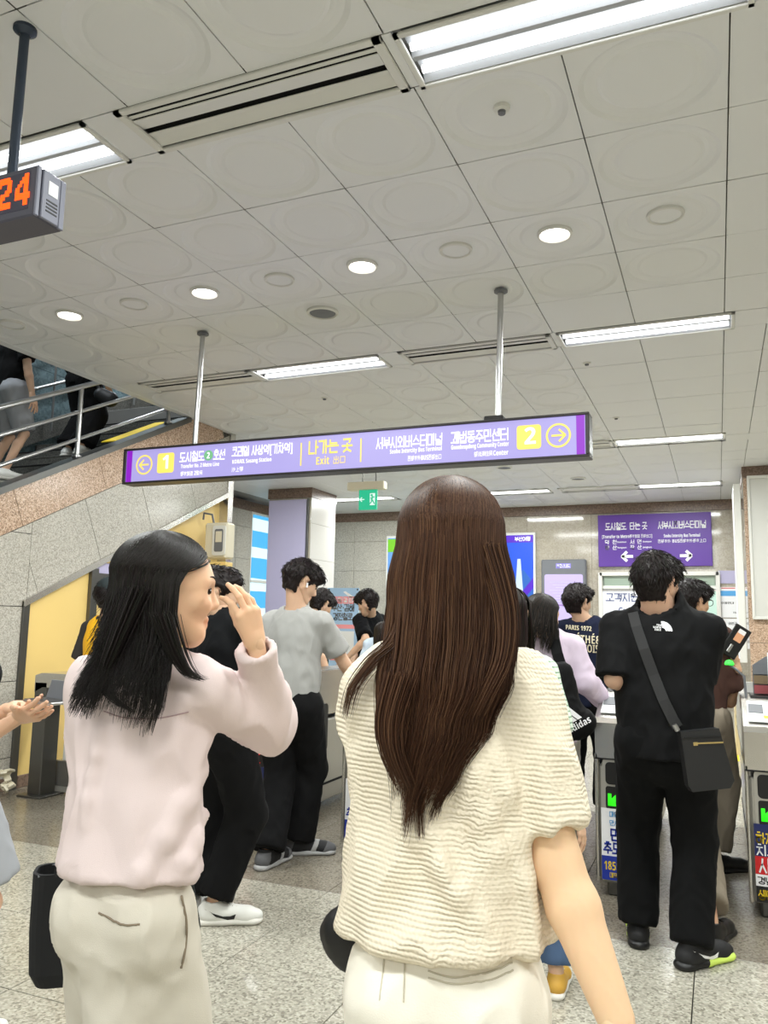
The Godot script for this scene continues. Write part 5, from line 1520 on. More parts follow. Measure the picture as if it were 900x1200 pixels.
# ------------------------------------------------------------------ heads, hands and shoes, made once in their own frames
# head: origin between the ears' tops, x to the head's right as z faces forward ... crown 0.115 up, chin 0.115 down
func head_bones(fem: bool) -> Array:
	var X := Vector3.RIGHT
	var o := []
	o.append(bone(Vector3(0, 0.032, -0.03), Vector3(0, 0.030, 0.010), 0.083, 0.082, 0.02, 0.9, X))
	o.append(bone(Vector3(0, 0.005, 0.035), Vector3(0, -0.07, 0.045), 0.058, 0.038, 0.03))
	for s in [-1.0, 1.0]:
		o.append(bone(Vector3(0.052 * s, -0.035, -0.005), Vector3(0.018 * s, -0.092, 0.058), 0.022, 0.018, 0.03))
		o.append(bone(Vector3(0.042 * s, -0.022, 0.05), Vector3(0.03 * s, -0.03, 0.07), 0.022, 0.02, 0.02))
		o.append(bone(Vector3(0.008 * s, -0.03, 0.098), Vector3(0.013 * s, -0.032, 0.092), 0.007, 0.007, 0.008))
		o.append(bone(Vector3(0.012 * s, 0.024, 0.086), Vector3(0.045 * s, 0.022, 0.068), 0.010, 0.009, 0.014))
		# ear
		var ax := Vector3(s, 0, -0.35).normalized()
		o.append(bone(Vector3(0.077 * s, 0.012, -0.022), Vector3(0.074 * s, -0.028, -0.008), 0.019, 0.010, 0.006, 0.34, ax))
	o.append(bone(Vector3(0, -0.098, 0.062), Vector3(0, -0.094, 0.066), 0.018, 0.018, 0.02))
	o.append(bone(Vector3(0, 0.014, 0.088), Vector3(0, -0.024, 0.106), 0.007, 0.0105, 0.014))
	o.append(bone(Vector3(-0.014, -0.058, 0.084), Vector3(0.014, -0.058, 0.084), 0.0075, 0.0075, 0.006))
	o.append(bone(Vector3(-0.012, -0.071, 0.082), Vector3(0.012, -0.071, 0.082), 0.0085, 0.0085, 0.006))
	return o

func head_carves() -> Array:
	var o := []
	for s in [-1.0, 1.0]:
		o.append(bone(Vector3(0.026 * s, 0.003, 0.100), Vector3(0.040 * s, 0.003, 0.092), 0.013, 0.012, 0.014))
		o.append(bone(Vector3(0.082 * s, -0.002, -0.006), Vector3(0.080 * s, -0.012, -0.002), 0.006, 0.004, 0.006))
	o.append(bone(Vector3(-0.018, -0.0645, 0.094), Vector3(0.018, -0.0645, 0.094), 0.0022, 0.0022, 0.003))
	return o

# hand: wrist at the origin, fingers along y, the back of the hand towards z, thumb towards x; bends in radians per joint
func hand_bones(bend: Array, thumb: Array, spread := 0.09) -> Array:
	var o := []
	var Z := Vector3.BACK
	var roots := [Vector3(0.030, 0.086, 0.0), Vector3(0.010, 0.092, 0.003), Vector3(-0.010, 0.088, 0.002), Vector3(-0.028, 0.078, -0.002)]
	var lens := [[0.040, 0.024, 0.019], [0.044, 0.028, 0.020], [0.041, 0.026, 0.020], [0.032, 0.020, 0.017]]
	var rads := [0.0088, 0.009, 0.0086, 0.0076]
	for f in 4:
		o.append(bone(Vector3((1.5 - f) * 0.011, 0.004, -0.002), roots[f], 0.017, 0.0125, 0.014, 0.85, Z))
		var p: Vector3 = roots[f]
		var tilt: float = 0.0
		var side: float = (1.5 - f) * spread
		for j in 3:
			tilt += bend[f] * [0.75, 1.0, 0.65][j]
			var dir := Vector3(sin(side) * cos(tilt), cos(side) * cos(tilt), -sin(tilt)).normalized()
			var q: Vector3 = p + dir * lens[f][j]
			o.append(bone(p, q, rads[f] * [1.08, 0.98, 0.9][j], rads[f] * [0.98, 0.9, 0.74][j], 0.004))
			p = q
	o.append(bone(Vector3(0, -0.05, 0), Vector3(0, 0.012, 0), 0.026, 0.0235, 0.012, 0.74, Z))
	var t0 := Vector3(0.022, 0.022, -0.006)
	var t1: Vector3 = t0 + Vector3(thumb[0], 0.75, -thumb[1]).normalized() * 0.044
	var t2: Vector3 = t1 + Vector3(thumb[0] * 0.55, 0.9, -thumb[1] * 1.1).normalized() * 0.034
	var t3: Vector3 = t2 + Vector3(thumb[0] * 0.2, 1.0, -thumb[1] * 1.2).normalized() * 0.027
	o.append(bone(Vector3(0.008, 0.012, -0.004), t1, 0.019, 0.0125, 0.012))
	o.append(bone(t1, t2, 0.0115, 0.0105, 0.004))
	o.append(bone(t2, t3, 0.0105, 0.0082, 0.004))
	return o

func shoe_bones(d := 0.0) -> Array:
	var Y := Vector3.UP
	return [
		bone(Vector3(0, 0.045, -0.085), Vector3(0, 0.05, -0.02), 0.036 + d, 0.036 + d, 0.02), bone(Vector3(0, 0.05, -0.02), Vector3(0, 0.036, 0.10), 0.038 + d, 0.037 + d, 0.03),
		bone(Vector3(0, 0.034, 0.10), Vector3(0.004, 0.032, 0.138), 0.038 + d, 0.033 + d, 0.02, 0.8, Y), bone(Vector3(0, 0.045, -0.066), Vector3(0, 0.098, -0.058), 0.038 + d, 0.037 + d, 0.03, 1.0, Vector3.ZERO, 2),
	]

func sole_bones() -> Array:
	var Y := Vector3.UP
	return [bone(Vector3(0, 0.014, -0.088), Vector3(0, 0.014, 0.0), 0.044, 0.040, 0.01, 0.52, Y), bone(Vector3(0, 0.014, 0.0), Vector3(0.003, 0.014, 0.125), 0.040, 0.047, 0.02, 0.44, Y)]

var proto := {}
func make_protos() -> void:
	var want := {
		"head": {"cell": 0.0032, "bones": head_bones(false), "carve": head_carves()},
		"hand_relaxed": {"cell": 0.0032, "bones": hand_bones([0.22, 0.28, 0.32, 0.36], [0.55, 0.3])},
		"hand_grip": {"cell": 0.0032, "bones": hand_bones([0.75, 0.8, 0.85, 0.9], [0.35, 0.75], 0.04)},
		"hand_cup": {"cell": 0.003, "bones": hand_bones([0.26, 0.24, 0.24, 0.28], [0.75, -0.25], 0.06)},
		"hand_brow": {"cell": 0.0026, "bones": hand_bones([0.62, 0.42, 0.5, 0.62], [0.16, 0.12], 0.07)},
		"shoe": {"cell": 0.005, "bones": shoe_bones(), "planes": [[Vector3(0, 0.016, 0), Vector3.DOWN]], "carve": [bone(Vector3(0, 0.08, -0.055), Vector3(0, 0.12, -0.052), 0.028, 0.03, 0.004)]},
		"sole": {"cell": 0.005, "bones": sole_bones(), "planes": [[Vector3(0, 0.0, 0), Vector3.DOWN]]},
		"sole_front": {"cell": 0.005, "bones": sole_bones().map(func(b): return [b[0], b[1], b[2] + 0.002, b[3] + 0.002, b[4], b[5], b[6], b[7]]), "planes": [[Vector3(0, 0.001, 0), Vector3.DOWN], [Vector3(0, 0.0, -0.01), Vector3(0, 0.45, -0.9)]]},
		"shoe_toe": {"cell": 0.005, "bones": shoe_bones(0.0025), "planes": [[Vector3(0, 0.02, 0), Vector3.DOWN], [Vector3(0, 0.03, 0.098), Vector3(0, 0.5, -0.87)]]},
		"shoe_heel": {"cell": 0.005, "bones": shoe_bones(0.0025), "planes": [[Vector3(0, 0.02, 0), Vector3.DOWN], [Vector3(0, 0.03, -0.078), Vector3(0, -0.3, 0.95)], [Vector3(0, 0.088, 0), Vector3.UP]]},
		"shoe_saddle": {"cell": 0.005, "bones": shoe_bones(0.0025), "planes": [[Vector3(0, 0.0, 0.045), Vector3(0, -0.4, 0.92)], [Vector3(0, 0.0, 0.015), Vector3(0, 0.4, -0.92)], [Vector3(0, 0.02, 0), Vector3.DOWN]]},
	}
	for key in want:
		proto[key] = want[key]
		jobs.append(want[key])
	run_jobs()
	# lips are a little redder, on the head's own vertices
	var h: Dictionary = proto["head"]
	var c := PackedColorArray()
	for p in h.v:
		var lip: float = clampf(1.0 - absf(p.y + 0.0645) / 0.016, 0.0, 1.0) * clampf(1.0 - absf(p.x) / 0.028, 0.0, 1.0) * (1.0 if p.z > 0.076 else 0.0)
		c.append(Color(1, 1, 1).lerp(Color(0.9, 0.55, 0.52), clampf(lip * 2.0, 0.0, 0.8)))
	h.c = c
	for key in ["shoe", "sole", "sole_front", "shoe_toe", "shoe_heel", "shoe_saddle"]: proto[key].mesh = surface_of(proto[key])

# ------------------------------------------------------------------ hair
# strands as thin three-sided tubes poured into one surface
func strand(s: Dictionary, pts: Array, r: float, col: Color) -> void:
	var base: int = s.v.size()
	var n := pts.size()
	for i in n:
		var d: Vector3 = (pts[mini(i + 1, n - 1)] - pts[maxi(i - 1, 0)]).normalized()
		var a := d.cross(Vector3(0.31, 0.12, 0.94)).normalized()
		var b := d.cross(a)
		var t := float(i) / (n - 1)
		var rr := r * (1.0 - 0.8 * t * t)
		for k in 3:
			var ang := TAU * k / 3.0
			var nn := a * cos(ang) + b * sin(ang)
			s.v.append(pts[i] + nn * rr)
			s.n.append(nn)
			s.c.append(col)
	for i in n - 1:
		for k in 3:
			var p := base + i * 3 + k
			var q := base + i * 3 + (k + 1) % 3
			s.i.append_array(PackedInt32Array([p, q + 3, q, p, p + 3, q + 3]))

func key_at(keys: Array, y: float, which: int) -> float:
	for i in keys.size() - 1:
		if y >= keys[i + 1][0]:
			var t: float = clampf((y - keys[i + 1][0]) / (keys[i][0] - keys[i + 1][0]), 0.0, 1.0)
			t = t * t * (3.0 - 2.0 * t)
			return lerpf(keys[i + 1][which], keys[i][which], t)
	return keys[keys.size() - 1][which]

# long hair in the head's frame. keys: [y, half width, half depth, centre x, centre z] from the ears down; front: how far round the strands go (radians from the nape)
func long_hair(t: Transform3D, o: Dictionary, tones: Array, sd: int) -> Dictionary:
	var s := sink()
	var r := RandomNumberGenerator.new()
	r.seed = sd
	var keys: Array = o.keys
	var clumps: int = o.get("clumps", 26)
	var cen := []
	for c in clumps: cen.append([r.randf_range(-o.front, o.front), r.randf_range(0.82, 1.02), r.randf_range(-0.05, 0.05), r.randf()])
	for n in o.n:
		var c: Array = cen[r.randi() % clumps]
		var az: float = clampf(c[0] + r.randfn(0.0, 0.22), -o.front, o.front)
		var depth := r.randf_range(0.86, 1.0) if r.randf() < 0.75 else r.randf_range(0.6, 0.9)
		var y_end: float = o.end + c[2] + r.randf_range(0.0, o.get("ragged", 0.10)) * r.randf() + o.get("side_lift", 0.0) * absf(az) / PI
		var part: float = o.get("part", 0.0)
		var pts := []
		var start := r.randf() * r.randf() * 0.8
		var curl := r.randf_range(-1.0, 1.0)
		var phase: float = c[3] * TAU + r.randf_range(-0.4, 0.4)
		for i in 7:            # over the skull
			var e := lerpf(1.45, 0.0, lerpf(start, 1.0, i / 7.0))
			var ce := cos(e)
			var rx: float = 0.090 + 0.004 * depth
			var az_top: float = clampf(az * lerpf(o.get("crown", 1.35), 1.0, i / 7.0), -2.75, 2.75)
			var p := Vector3(sin(az_top) * ce * rx, 0.032 + sin(e) * 0.098, -0.013 - cos(az_top) * ce * 0.112)
			p.x += part * sin(e) * 0.02
			p *= lerpf(0.988, 1.0, clampf((depth - 0.6) / 0.4, 0.0, 1.0))
			pts.append(p)
		var m: int = o.get("segments", 12)
		for i in range(1, m + 1):
			var f := float(i) / m
			var y: float = lerpf(0.03, y_end, f)
			var a: float = lerpf(az, c[0] + (az - c[0]) * 0.35, f * f)
			var rad: float = lerpf(0.995, depth * lerpf(1.0, c[1], f), clampf(f * 2.5, 0.0, 1.0))
			var p := Vector3(key_at(keys, y, 3) + sin(a) * key_at(keys, y, 1) * rad, y, key_at(keys, y, 4) - cos(a) * key_at(keys, y, 2) * rad)
			var wv: float = o.get("wave", 0.006) * f
			p.x += sin(y * o.get("wave_turns", 22.0) + phase) * wv
			p.z += cos(y * o.get("wave_turns", 22.0) * 0.9 + phase) * wv
			p += Vector3(sin(a), 0, -cos(a)) * o.get("tip_out", 0.0) * f * f * f
			p.x += curl * 0.006 * f * f
			pts.append(p)
		var out := []
		for p in pts: out.append(t * p)
		var tone: Color = tones[r.randi() % tones.size()]
		strand(s, out, o.get("r", 0.0016) * r.randf_range(0.7, 1.3), tone)
	return s

func hair_mat(key: String) -> StandardMaterial3D:
	if mats.has(key): return mats[key]
	var m := mt(key, Color.WHITE, 0.5, 0.0, 0.35)
	m.vertex_color_use_as_albedo = true
	return m

func short_hair_bones(fringe: float) -> Array:
	var X := Vector3.RIGHT
	var o := [
		bone(Vector3(0, 0.040, -0.036), Vector3(0, 0.042, 0.012), 0.094, 0.091, 0.02, 0.9, X),
		bone(Vector3(0, 0.085, -0.03), Vector3(0, 0.082, 0.045), 0.052, 0.046, 0.03), bone(Vector3(-0.022, -0.068, -0.052), Vector3(-0.01, 0.02, -0.078), 0.038, 0.054, 0.03), bone(Vector3(0.022, -0.068, -0.052), Vector3(0.01, 0.02, -0.078), 0.038, 0.054, 0.03),
		bone(Vector3(-0.05, 0.068, 0.072), Vector3(0.05, 0.068, 0.072), 0.030, 0.030, 0.025),
	]
	for s in [-1.0, 1.0]: o.append(bone(Vector3(0.068 * s, 0.03, 0.03), Vector3(0.072 * s, 0.02, -0.04), 0.022, 0.026, 0.02))
	if fringe > 0.0: o.append(bone(Vector3(-0.045, 0.055, 0.085), Vector3(0.045, 0.055, 0.085), 0.022, 0.022, 0.02))
	return o

func short_hair_carves(fringe: float) -> Array:
	var o := [bone(Vector3(0, -0.09, 0.12), Vector3(0, 0.022 - fringe * 0.02, 0.13), 0.085, 0.062, 0.012), bone(Vector3(0, -0.12, 0.06), Vector3(0, -0.05, 0.05), 0.1, 0.075, 0.01)]
	for s in [-1.0, 1.0]:
		o.append(bone(Vector3(0.092 * s, -0.06, -0.022), Vector3(0.092 * s, 0.012, -0.014), 0.040, 0.031, 0.008))
		o.append(bone(Vector3(0.075 * s, -0.04, 0.05), Vector3(0.085 * s, 0.0, 0.06), 0.032, 0.026, 0.008))
	o.append(bone(Vector3(-0.08, -0.118, -0.07), Vector3(0.08, -0.118, -0.07), 0.042, 0.042, 0.008))
	return o

# short tufts standing on a hair surface (in the head's frame), so that its outline is not smooth
func tufts(s: Dictionary, j: Dictionary, t: Transform3D, n: int, tones: Array, sd: int, long := 0.02) -> void:
	var r := RandomNumberGenerator.new()
	r.seed = sd
	var V: PackedVector3Array = j.v
	var N: PackedVector3Array = j.n
	for k in n:
		var i := r.randi() % V.size()
		if N[i].dot(Vector3(0, -1, 0)) > 0.35 or (V[i].y < -0.02 and r.randf() < 0.8): continue
		var p: Vector3 = V[i]
		var whorl := Vector3(0, 0.12, -0.05)
		var along := (p - whorl)
		along = (along - N[i] * along.dot(N[i])).normalized()
		var g := (along + Vector3(r.randf_range(-0.5, 0.5), r.randf_range(-0.5, 0.3), r.randf_range(-0.5, 0.5)) * 0.9).normalized()
		var l := long * r.randf_range(0.6, 1.4)
		var pts := [t * (p - N[i] * 0.004 - g * l * 0.5), t * (p + N[i] * 0.004), t * (p + N[i] * 0.006 + g * l * 0.6), t * (p + N[i] * 0.002 + g * l)]
		strand(s, pts, 0.0022, tones[r.randi() % tones.size()])

# ================================================================== people
const BLACK_HAIR := [Color(0.008, 0.007, 0.007), Color(0.014, 0.012, 0.011), Color(0.022, 0.019, 0.017)]
var late: Array = []      # things to finish when the fields are meshed: [callable]

func elbow_of(s: Vector3, h: Vector3, l1: float, l2: float, hint: Vector3) -> Vector3:
	var d := h - s
	var l := clampf(d.length(), 0.05, (l1 + l2) * 0.998)
	var a := (l1 * l1 - l2 * l2 + l * l) / (2.0 * l)
	var rise := sqrt(maxf(l1 * l1 - a * a, 0.0))
	var dn := d.normalized()
	var o := (hint - dn * hint.dot(dn)).normalized()
	return s + dn * a + o * rise

func add_job(t: Node3D, called: String, m: Material, job: Dictionary, label := "") -> Dictionary:
	jobs.append(job)
	late.append(func() -> void:
		var s := {"v": job.v, "n": job.n, "i": job.i}
		if s.v.size() == 0: return
		var o := obj(called, surface_of(s), m, t)
		if label: o.set_meta("label", label))
	return job

# c holds the pose; see the calls. Returns the joints and the cloth's bones in the person's own frame (origin on the ground, axes as the world's)
func person(label: String, c: Dictionary, group := "") -> Dictionary:
	var base: Vector3 = c.at
	var t := thing("person", label, "person", base, 0.0, group)
	var h: float = c.get("h", 1.7)
	var sc := h / 1.7
	var g: float = c.get("girth", 1.0)
	var fem: bool = c.get("fem", false)
	var yaw := deg_to_rad(c.get("yaw", 0.0))
	var F := Vector3(sin(yaw), 0, -cos(yaw))
	var S := Vector3(cos(yaw), 0, sin(yaw))
	var Y := Vector3.UP
	var lean := deg_to_rad(c.get("lean", 2.0))
	var UL := Y * cos(lean) + F * sin(lean)
	var P := {}
	P.F = F
	P.S = S
	P.UL = UL
	P.node = t
	P.pelvis = Y * 0.525 * h
	P.waist = P.pelvis + UL * 0.09 * h
	P.chest = P.pelvis + UL * 0.215 * h
	P.neck = P.pelvis + UL * 0.315 * h
	var sw: float = c.get("shoulder", (0.088 if fem else 0.100) * h * lerpf(1.0, g, 0.7))
	P.sh = [P.pelvis + UL * 0.268 * h - S * sw, P.pelvis + UL * 0.268 * h + S * sw]
	var head_yaw := deg_to_rad(c.get("head_yaw", c.get("yaw", 0.0)))
	var HF := Vector3(sin(head_yaw), 0, -cos(head_yaw))
	var HS := Vector3(cos(head_yaw), 0, sin(head_yaw))
	var hp := deg_to_rad(c.get("head_pitch", 0.0))
	var hf := HF * cos(hp) - Y * sin(hp)
	var hu := Y * cos(hp) + HF * sin(hp)
	var hs: float = c.get("head_scale", lerpf(1.0, sc, 0.6))
	var hc: Vector3 = c.head - base if c.has("head") else P.neck + UL * 0.09 * h + F * 0.02 + HF * 0.012
	# the head's frame: z forward, y up, x completes it
	P.head = Transform3D(Basis(hu.cross(hf), hu, hf).scaled_local(Vector3.ONE * hs), hc)
	var arm_w: float = c.get("arm", 1.0) * (0.86 if fem else 1.0) * sc * lerpf(1.0, g, 0.6)
	P.el = []
	P.wr = []
	for k in 2:
		var sg := -1.0 if k == 0 else 1.0
		var key: String = "l" if k == 0 else "r"
		var w: Vector3 = c["hand_" + key] - base if c.has("hand_" + key) else P.sh[k] + S * sg * 0.05 * h - Y * 0.30 * h + F * 0.05 * h
		var hint: Vector3 = c.get("bend_" + key, -F * 0.8 + S * sg * 0.3 - Y * 0.3)
		var el: Vector3 = c["elbow_" + key] - base if c.has("elbow_" + key) else elbow_of(P.sh[k], w, 0.172 * h, 0.15 * h, hint)
		if not c.has("elbow_" + key): w = el + (w - el).normalized() * minf((w - el).length(), 0.152 * h)
		P.el.append(el)
		P.wr.append(w)
	P.hip = []
	P.knee = []
	P.ankle = []
	var toes := []
	for k in 2:
		var sg := -1.0 if k == 0 else 1.0
		var key: String = "l" if k == 0 else "r"
		var hip: Vector3 = P.pelvis - Y * 0.015 * h + S * sg * (0.046 if fem else 0.052) * h
		var foot: Vector3 = c["foot_" + key] - base if c.has("foot_" + key) else S * sg * 0.075 * h
		var fy := deg_to_rad(c.get("toe_" + key, c.get("yaw", 0.0) + sg * 8.0))
		var tf := Vector3(sin(fy), 0, -cos(fy))
		var an := foot + Y * 0.085 * sc - tf * 0.055 * sc
		P.hip.append(hip)
		P.ankle.append(an)
		P.knee.append(elbow_of(hip, an, 0.245 * h, 0.245 * h, F + S * sg * 0.15))
		toes.append([foot, tf])
	var cell: float = c.get("cell", 0.012)
	# ---- skin
	var sk: Array = []
	var q := 0.72
	sk.append(bone(P.pelvis, P.chest, 0.085 * sc, 0.09 * sc, 0.04, q, F))
	sk.append(bone(P.chest, P.neck - UL * 0.04 * h, 0.09 * sc, 0.055 * sc, 0.04, q, F))
	var nr: float = (0.046 if fem else 0.056) * sc * g
	sk.append(bone(P.neck - UL * 0.03 * h, P.head * Vector3(0, -0.045, -0.028), nr * 1.12, nr, 0.02))
	for k in 2:
		sk.append(bone(P.neck - UL * 0.02 * h, P.sh[k], 0.045 * sc, 0.045 * arm_w, 0.04))
		sk.append(bone(P.sh[k], P.el[k], 0.047 * arm_w, 0.038 * arm_w, 0.03))
		var mid: Vector3 = P.el[k].lerp(P.wr[k], 0.3)
		sk.append(bone(P.el[k], mid, 0.038 * arm_w, 0.039 * arm_w, 0.012))
		sk.append(bone(mid, P.wr[k], 0.039 * arm_w, 0.026 * arm_w, 0.012))
		sk.append(bone(P.pelvis, P.hip[k], 0.07 * sc, (0.056 if fem else 0.07) * sc, 0.03))
		sk.append(bone(P.hip[k], P.knee[k], (0.056 if fem else 0.066) * sc, 0.042 * sc, 0.02))
		var calf: Vector3 = P.knee[k].lerp(P.ankle[k], 0.3) - F * 0.012
		sk.append(bone(P.knee[k], calf, 0.042 * sc, 0.045 * sc, 0.015))
		sk.append(bone(calf, P.ankle[k], 0.045 * sc, 0.032 * sc, 0.015))
	var tone: Color = c.get("skin", Color(0.83, 0.68, 0.575))
	var lin := tone.srgb_to_linear()
	var body := sink()
	jobs.append({"cell": cell * 0.8 if c.get("fine_skin", false) else cell, "bones": sk, "sink": body, "tint": lin})
	var skin_m := mt("skin", Color.WHITE, 0.5, 0.0, 0.35)
	skin_m.vertex_color_use_as_albedo = true
	skin_m.subsurf_scatter_enabled = true
	skin_m.subsurf_scatter_strength = 0.08
	late.append(func() -> void:
		pour_into(body, proto["head"], P.head, lin)
		for k in 2:
			var key: String = "l" if k == 0 else "r"
			var dir: Vector3 = (P.wr[k] - P.el[k]).normalized()
			if c.has("point_" + key): dir = c["point_" + key].normalized()
			var back: Vector3 = c.get("back_" + key, S * (-1.0 if k == 0 else 1.0) + F * 0.2)
			back = (back - dir * back.dot(dir)).normalized()
			var hand_s: float = sc * (0.92 if fem else 1.0) * c.get("hand_scale", 1.0)
			var ht := Transform3D(Basis(dir.cross(back), dir, back).scaled_local(Vector3.ONE * hand_s), P.wr[k])
			pour_into(body, proto["hand_" + c.get("pose_" + key, "relaxed")], ht, lin, k == 1)
		obj("body", surface_of(body), skin_m, t))
	# ---- eyes and brows, where a face is seen
	if c.get("face", false):
		late.append(func() -> void:
			for sg in [-1.0, 1.0]:
				var eb := MB.new()
				eb.lathe(P.head * Vector3(0.032 * sg, 0.002, 0.0765), [Vector2(0, 0.0115), Vector2(0.004, 0.0105), Vector2(0.0065, 0.007), Vector2(0.007, 0)], 16, P.head.basis * Basis(Vector3.RIGHT, PI / 2))
				obj("eye", eb.done(), mt("eye_dark", Color(0.12, 0.09, 0.08), 0.2), t)
				var pts := []
				for i in 6:
					var u := i / 5.0
					pts.append(P.head * Vector3(sg * lerpf(0.014, 0.052, u), 0.0265 + 0.008 * sin(u * 2.4), lerpf(0.0965, 0.074, u * u)))
				obj("eyebrow", MB.new().tube(pts, 0.0032, 6, 0.0012).done(), mt("brow", Color(0.14, 0.11, 0.10), 0.8), t)
				var lash := []
				for i in 6:
					var u := i / 5.0
					lash.append(P.head * Vector3(sg * lerpf(0.02, 0.045, u), 0.0065 + 0.003 * sin(u * PI), lerpf(0.0885, 0.081, u * u)))
				obj("eyelid_line", MB.new().tube(lash, 0.0016, 6, 0.001).done(), mats["brow"], t))
	# ---- shirt
	var e: float = c.get("ease", 0.018)
	var hem_y: float = c.get("hem", 0.47) * h
	var sb: Array = []
	var wide: float = (0.132 if fem else 0.148) * sc * g
	var waist_r: float = (0.118 if fem else 0.14) * sc * g
	var hip_r: float = (0.142 if fem else 0.145) * sc * g
	var tq: float = lerpf(0.66, 0.78, clampf((g - 1.0) * 2.0, 0.0, 1.0))
	var hem_at: Vector3 = P.pelvis + (P.waist - P.pelvis).normalized() * (hem_y - P.pelvis.y)
	sb.append(bone(P.waist, P.chest, waist_r + e, wide + e * 0.8, 0.05, tq, F))
	sb.append(bone(hem_at, P.waist, hip_r + e + c.get("flare", 0.0), waist_r + e, 0.04, tq + 0.05, F, 1))
	sb.append(bone(P.chest, P.chest + UL * 0.045 * h, wide * 0.95 + e * 0.8, wide * 0.78 + e * 0.5, 0.05, tq, F))
	if fem: sb.append(bone(P.chest + F * 0.055 - S * 0.06, P.chest + F * 0.055 + S * 0.06, 0.065, 0.065, 0.05))
	for k in 2:
		sb.append(bone(P.neck - UL * 0.012 * h, P.sh[k] - UL * 0.004 * h, 0.050 * sc * lerpf(1.0, g, 0.5), 0.048 * arm_w + e * 0.4, 0.03))
	var carve: Array = []
	var sl: float = c.get("sleeve", 0.62)
	var se: float = c.get("sleeve_ease", e)
	for k in 2:
		sl = c.get("sleeve_l" if k == 0 else "sleeve_r", c.get("sleeve", 0.62))
		var s0: Vector3 = P.sh[k]
		var s1: Vector3 = P.sh[k].lerp(P.el[k], minf(sl, 1.0))
		var r0 := 0.050 * arm_w + e * 0.5
		var r1 := lerpf(0.052, 0.042, minf(sl, 1.0)) * arm_w + se
		sb.append(bone(s0, s1, r0, r1, 0.028, 1.0, Vector3.ZERO, 2 if sl <= 1.0 else 0))
		if sl > 1.0:
			var s2: Vector3 = P.el[k].lerp(P.wr[k], sl - 1.0)
			var r2 := 0.030 * arm_w + se * 0.6
			sb.append(bone(s1, s2, r1, r2, 0.03, 1.0, Vector3.ZERO, 2))
			var d2 := (s2 - s1).normalized()
			if c.has("open_" + ("l" if k == 0 else "r")): carve.append(bone(s2 - d2 * 0.02, s2 + d2 * 0.02, r2 - 0.010, r2 - 0.008, 0.0))
			if c.get("cuff", false):
				sb.append(bone(s2 - d2 * 0.055, s2, r2 + 0.004, r2 + 0.004, 0.004, 1.0, Vector3.ZERO, 3))
		else:
			var d := (s1 - s0).normalized()
			if c.has("open_" + ("l" if k == 0 else "r")): carve.append(bone(s1 - d * 0.025, s1 + d * 0.03, r1 - 0.020, r1 - 0.013, 0.0))
	var nk: Vector3 = P.head * Vector3(0, -0.05, -0.028)
	carve.append(bone(P.neck - UL * 0.012 * h, nk, nr * 1.22, nr * 1.35, 0.0))
	if c.has("collar"):
		var cd: Vector3 = (nk - P.neck).normalized()
		var c0: Vector3 = P.neck - cd * 0.012
		sb.append(bone(c0, c0 + cd * c.collar, nr * 1.66, nr * 1.58, 0.012, 1.0, Vector3.ZERO, 2))
		carve.append(bone(c0, c0 + cd * 0.12, nr * 1.3, nr * 1.34, 0.0))
	if c.get("open_hem", false): carve.append(bone(hem_at - Y * 0.03, hem_at + Y * 0.03, hip_r + e - 0.012, hip_r + e - 0.02, 0.0, tq + 0.05, F))
	sb.append_array(c.get("more_shirt", []).map(func(b): return local_bone(b, base)))
	for cr in c.get("creases", []):       # soft ridges laid along the cloth: [from, to, way in, radius]
		var way: Vector3 = cr[2]
		var prev := Vector3.INF
		for i in 5:
			var p: Vector3 = settle(cr[0].lerp(cr[1], i / 4.0) - base - way * 0.35, way, sb.slice(0, 12), -cr[3] * 0.35)
			if i > 0: sb.append(bone(prev, p, cr[3] * (1.0 - 0.5 * absf(i - 2.5) / 2.5), cr[3] * (1.0 - 0.5 * absf(i - 1.5) / 2.5), 0.022))
			prev = p
	P.shirt = sb
	var sj := {"cell": c.get("shirt_cell", cell), "bones": sb, "carve": carve, "wrinkle": c.get("folds", [0.006, Vector3(9, 5, 9), hash(label) % 1000])}
	if c.has("shirt_shape"): sj.shape = c.shirt_shape
	P.shirt_job = add_job(t, c.get("shirt_name", "shirt"), c.shirt, sj)
	# ---- trousers or shorts
	var pe: float = c.get("leg_ease", 0.018)
	var pb: Array = []
	var top: Vector3 = P.pelvis + UL * c.get("rise", 0.055) * h
	var hipw: float = (0.142 if fem else 0.140) * sc * lerpf(1.0, g, 0.8)
	pb.append(bone(P.pelvis - Y * 0.02 * h, top, hipw + pe * 0.5, (0.118 if fem else 0.135) * sc * g + 0.01, 0.03, 0.74, F, 2))
	for k in 2:
		pb.append(bone(P.hip[k] - F * 0.035 * sc - Y * 0.01, P.hip[k] - F * 0.03 * sc - Y * 0.04, 0.082 * sc * g, 0.078 * sc * g, 0.04))
		var cuff: float = c.get("leg", 1.9)
		pb.append(bone(P.hip[k], P.hip[k].lerp(P.knee[k], minf(cuff, 1.0)), (0.075 if fem else 0.084) * sc * lerpf(1.0, g, 0.7) + pe, 0.058 * sc * lerpf(1.0, g, 0.6) + pe, 0.03, 1.0, Vector3.ZERO, 0 if cuff > 1.0 else 2))
		if cuff > 1.0:
			pb.append(bone(P.knee[k], P.knee[k].lerp(P.ankle[k], cuff - 1.0), 0.058 * sc * lerpf(1.0, g, 0.6) + pe, 0.050 * sc + pe + c.get("bell", 0.0), 0.03, 1.0, Vector3.ZERO, 2))
	pb.append_array(c.get("more_trousers", []).map(func(b): return local_bone(b, base)))
	P.trousers = pb
	var pj := {"cell": c.get("leg_cell", cell), "bones": pb, "wrinkle": c.get("leg_folds", [0.006, Vector3(8, 5, 8), 3 + hash(label) % 1000])}
	P.trousers_job = add_job(t, c.get("trousers_name", "trousers"), c.trousers, pj)
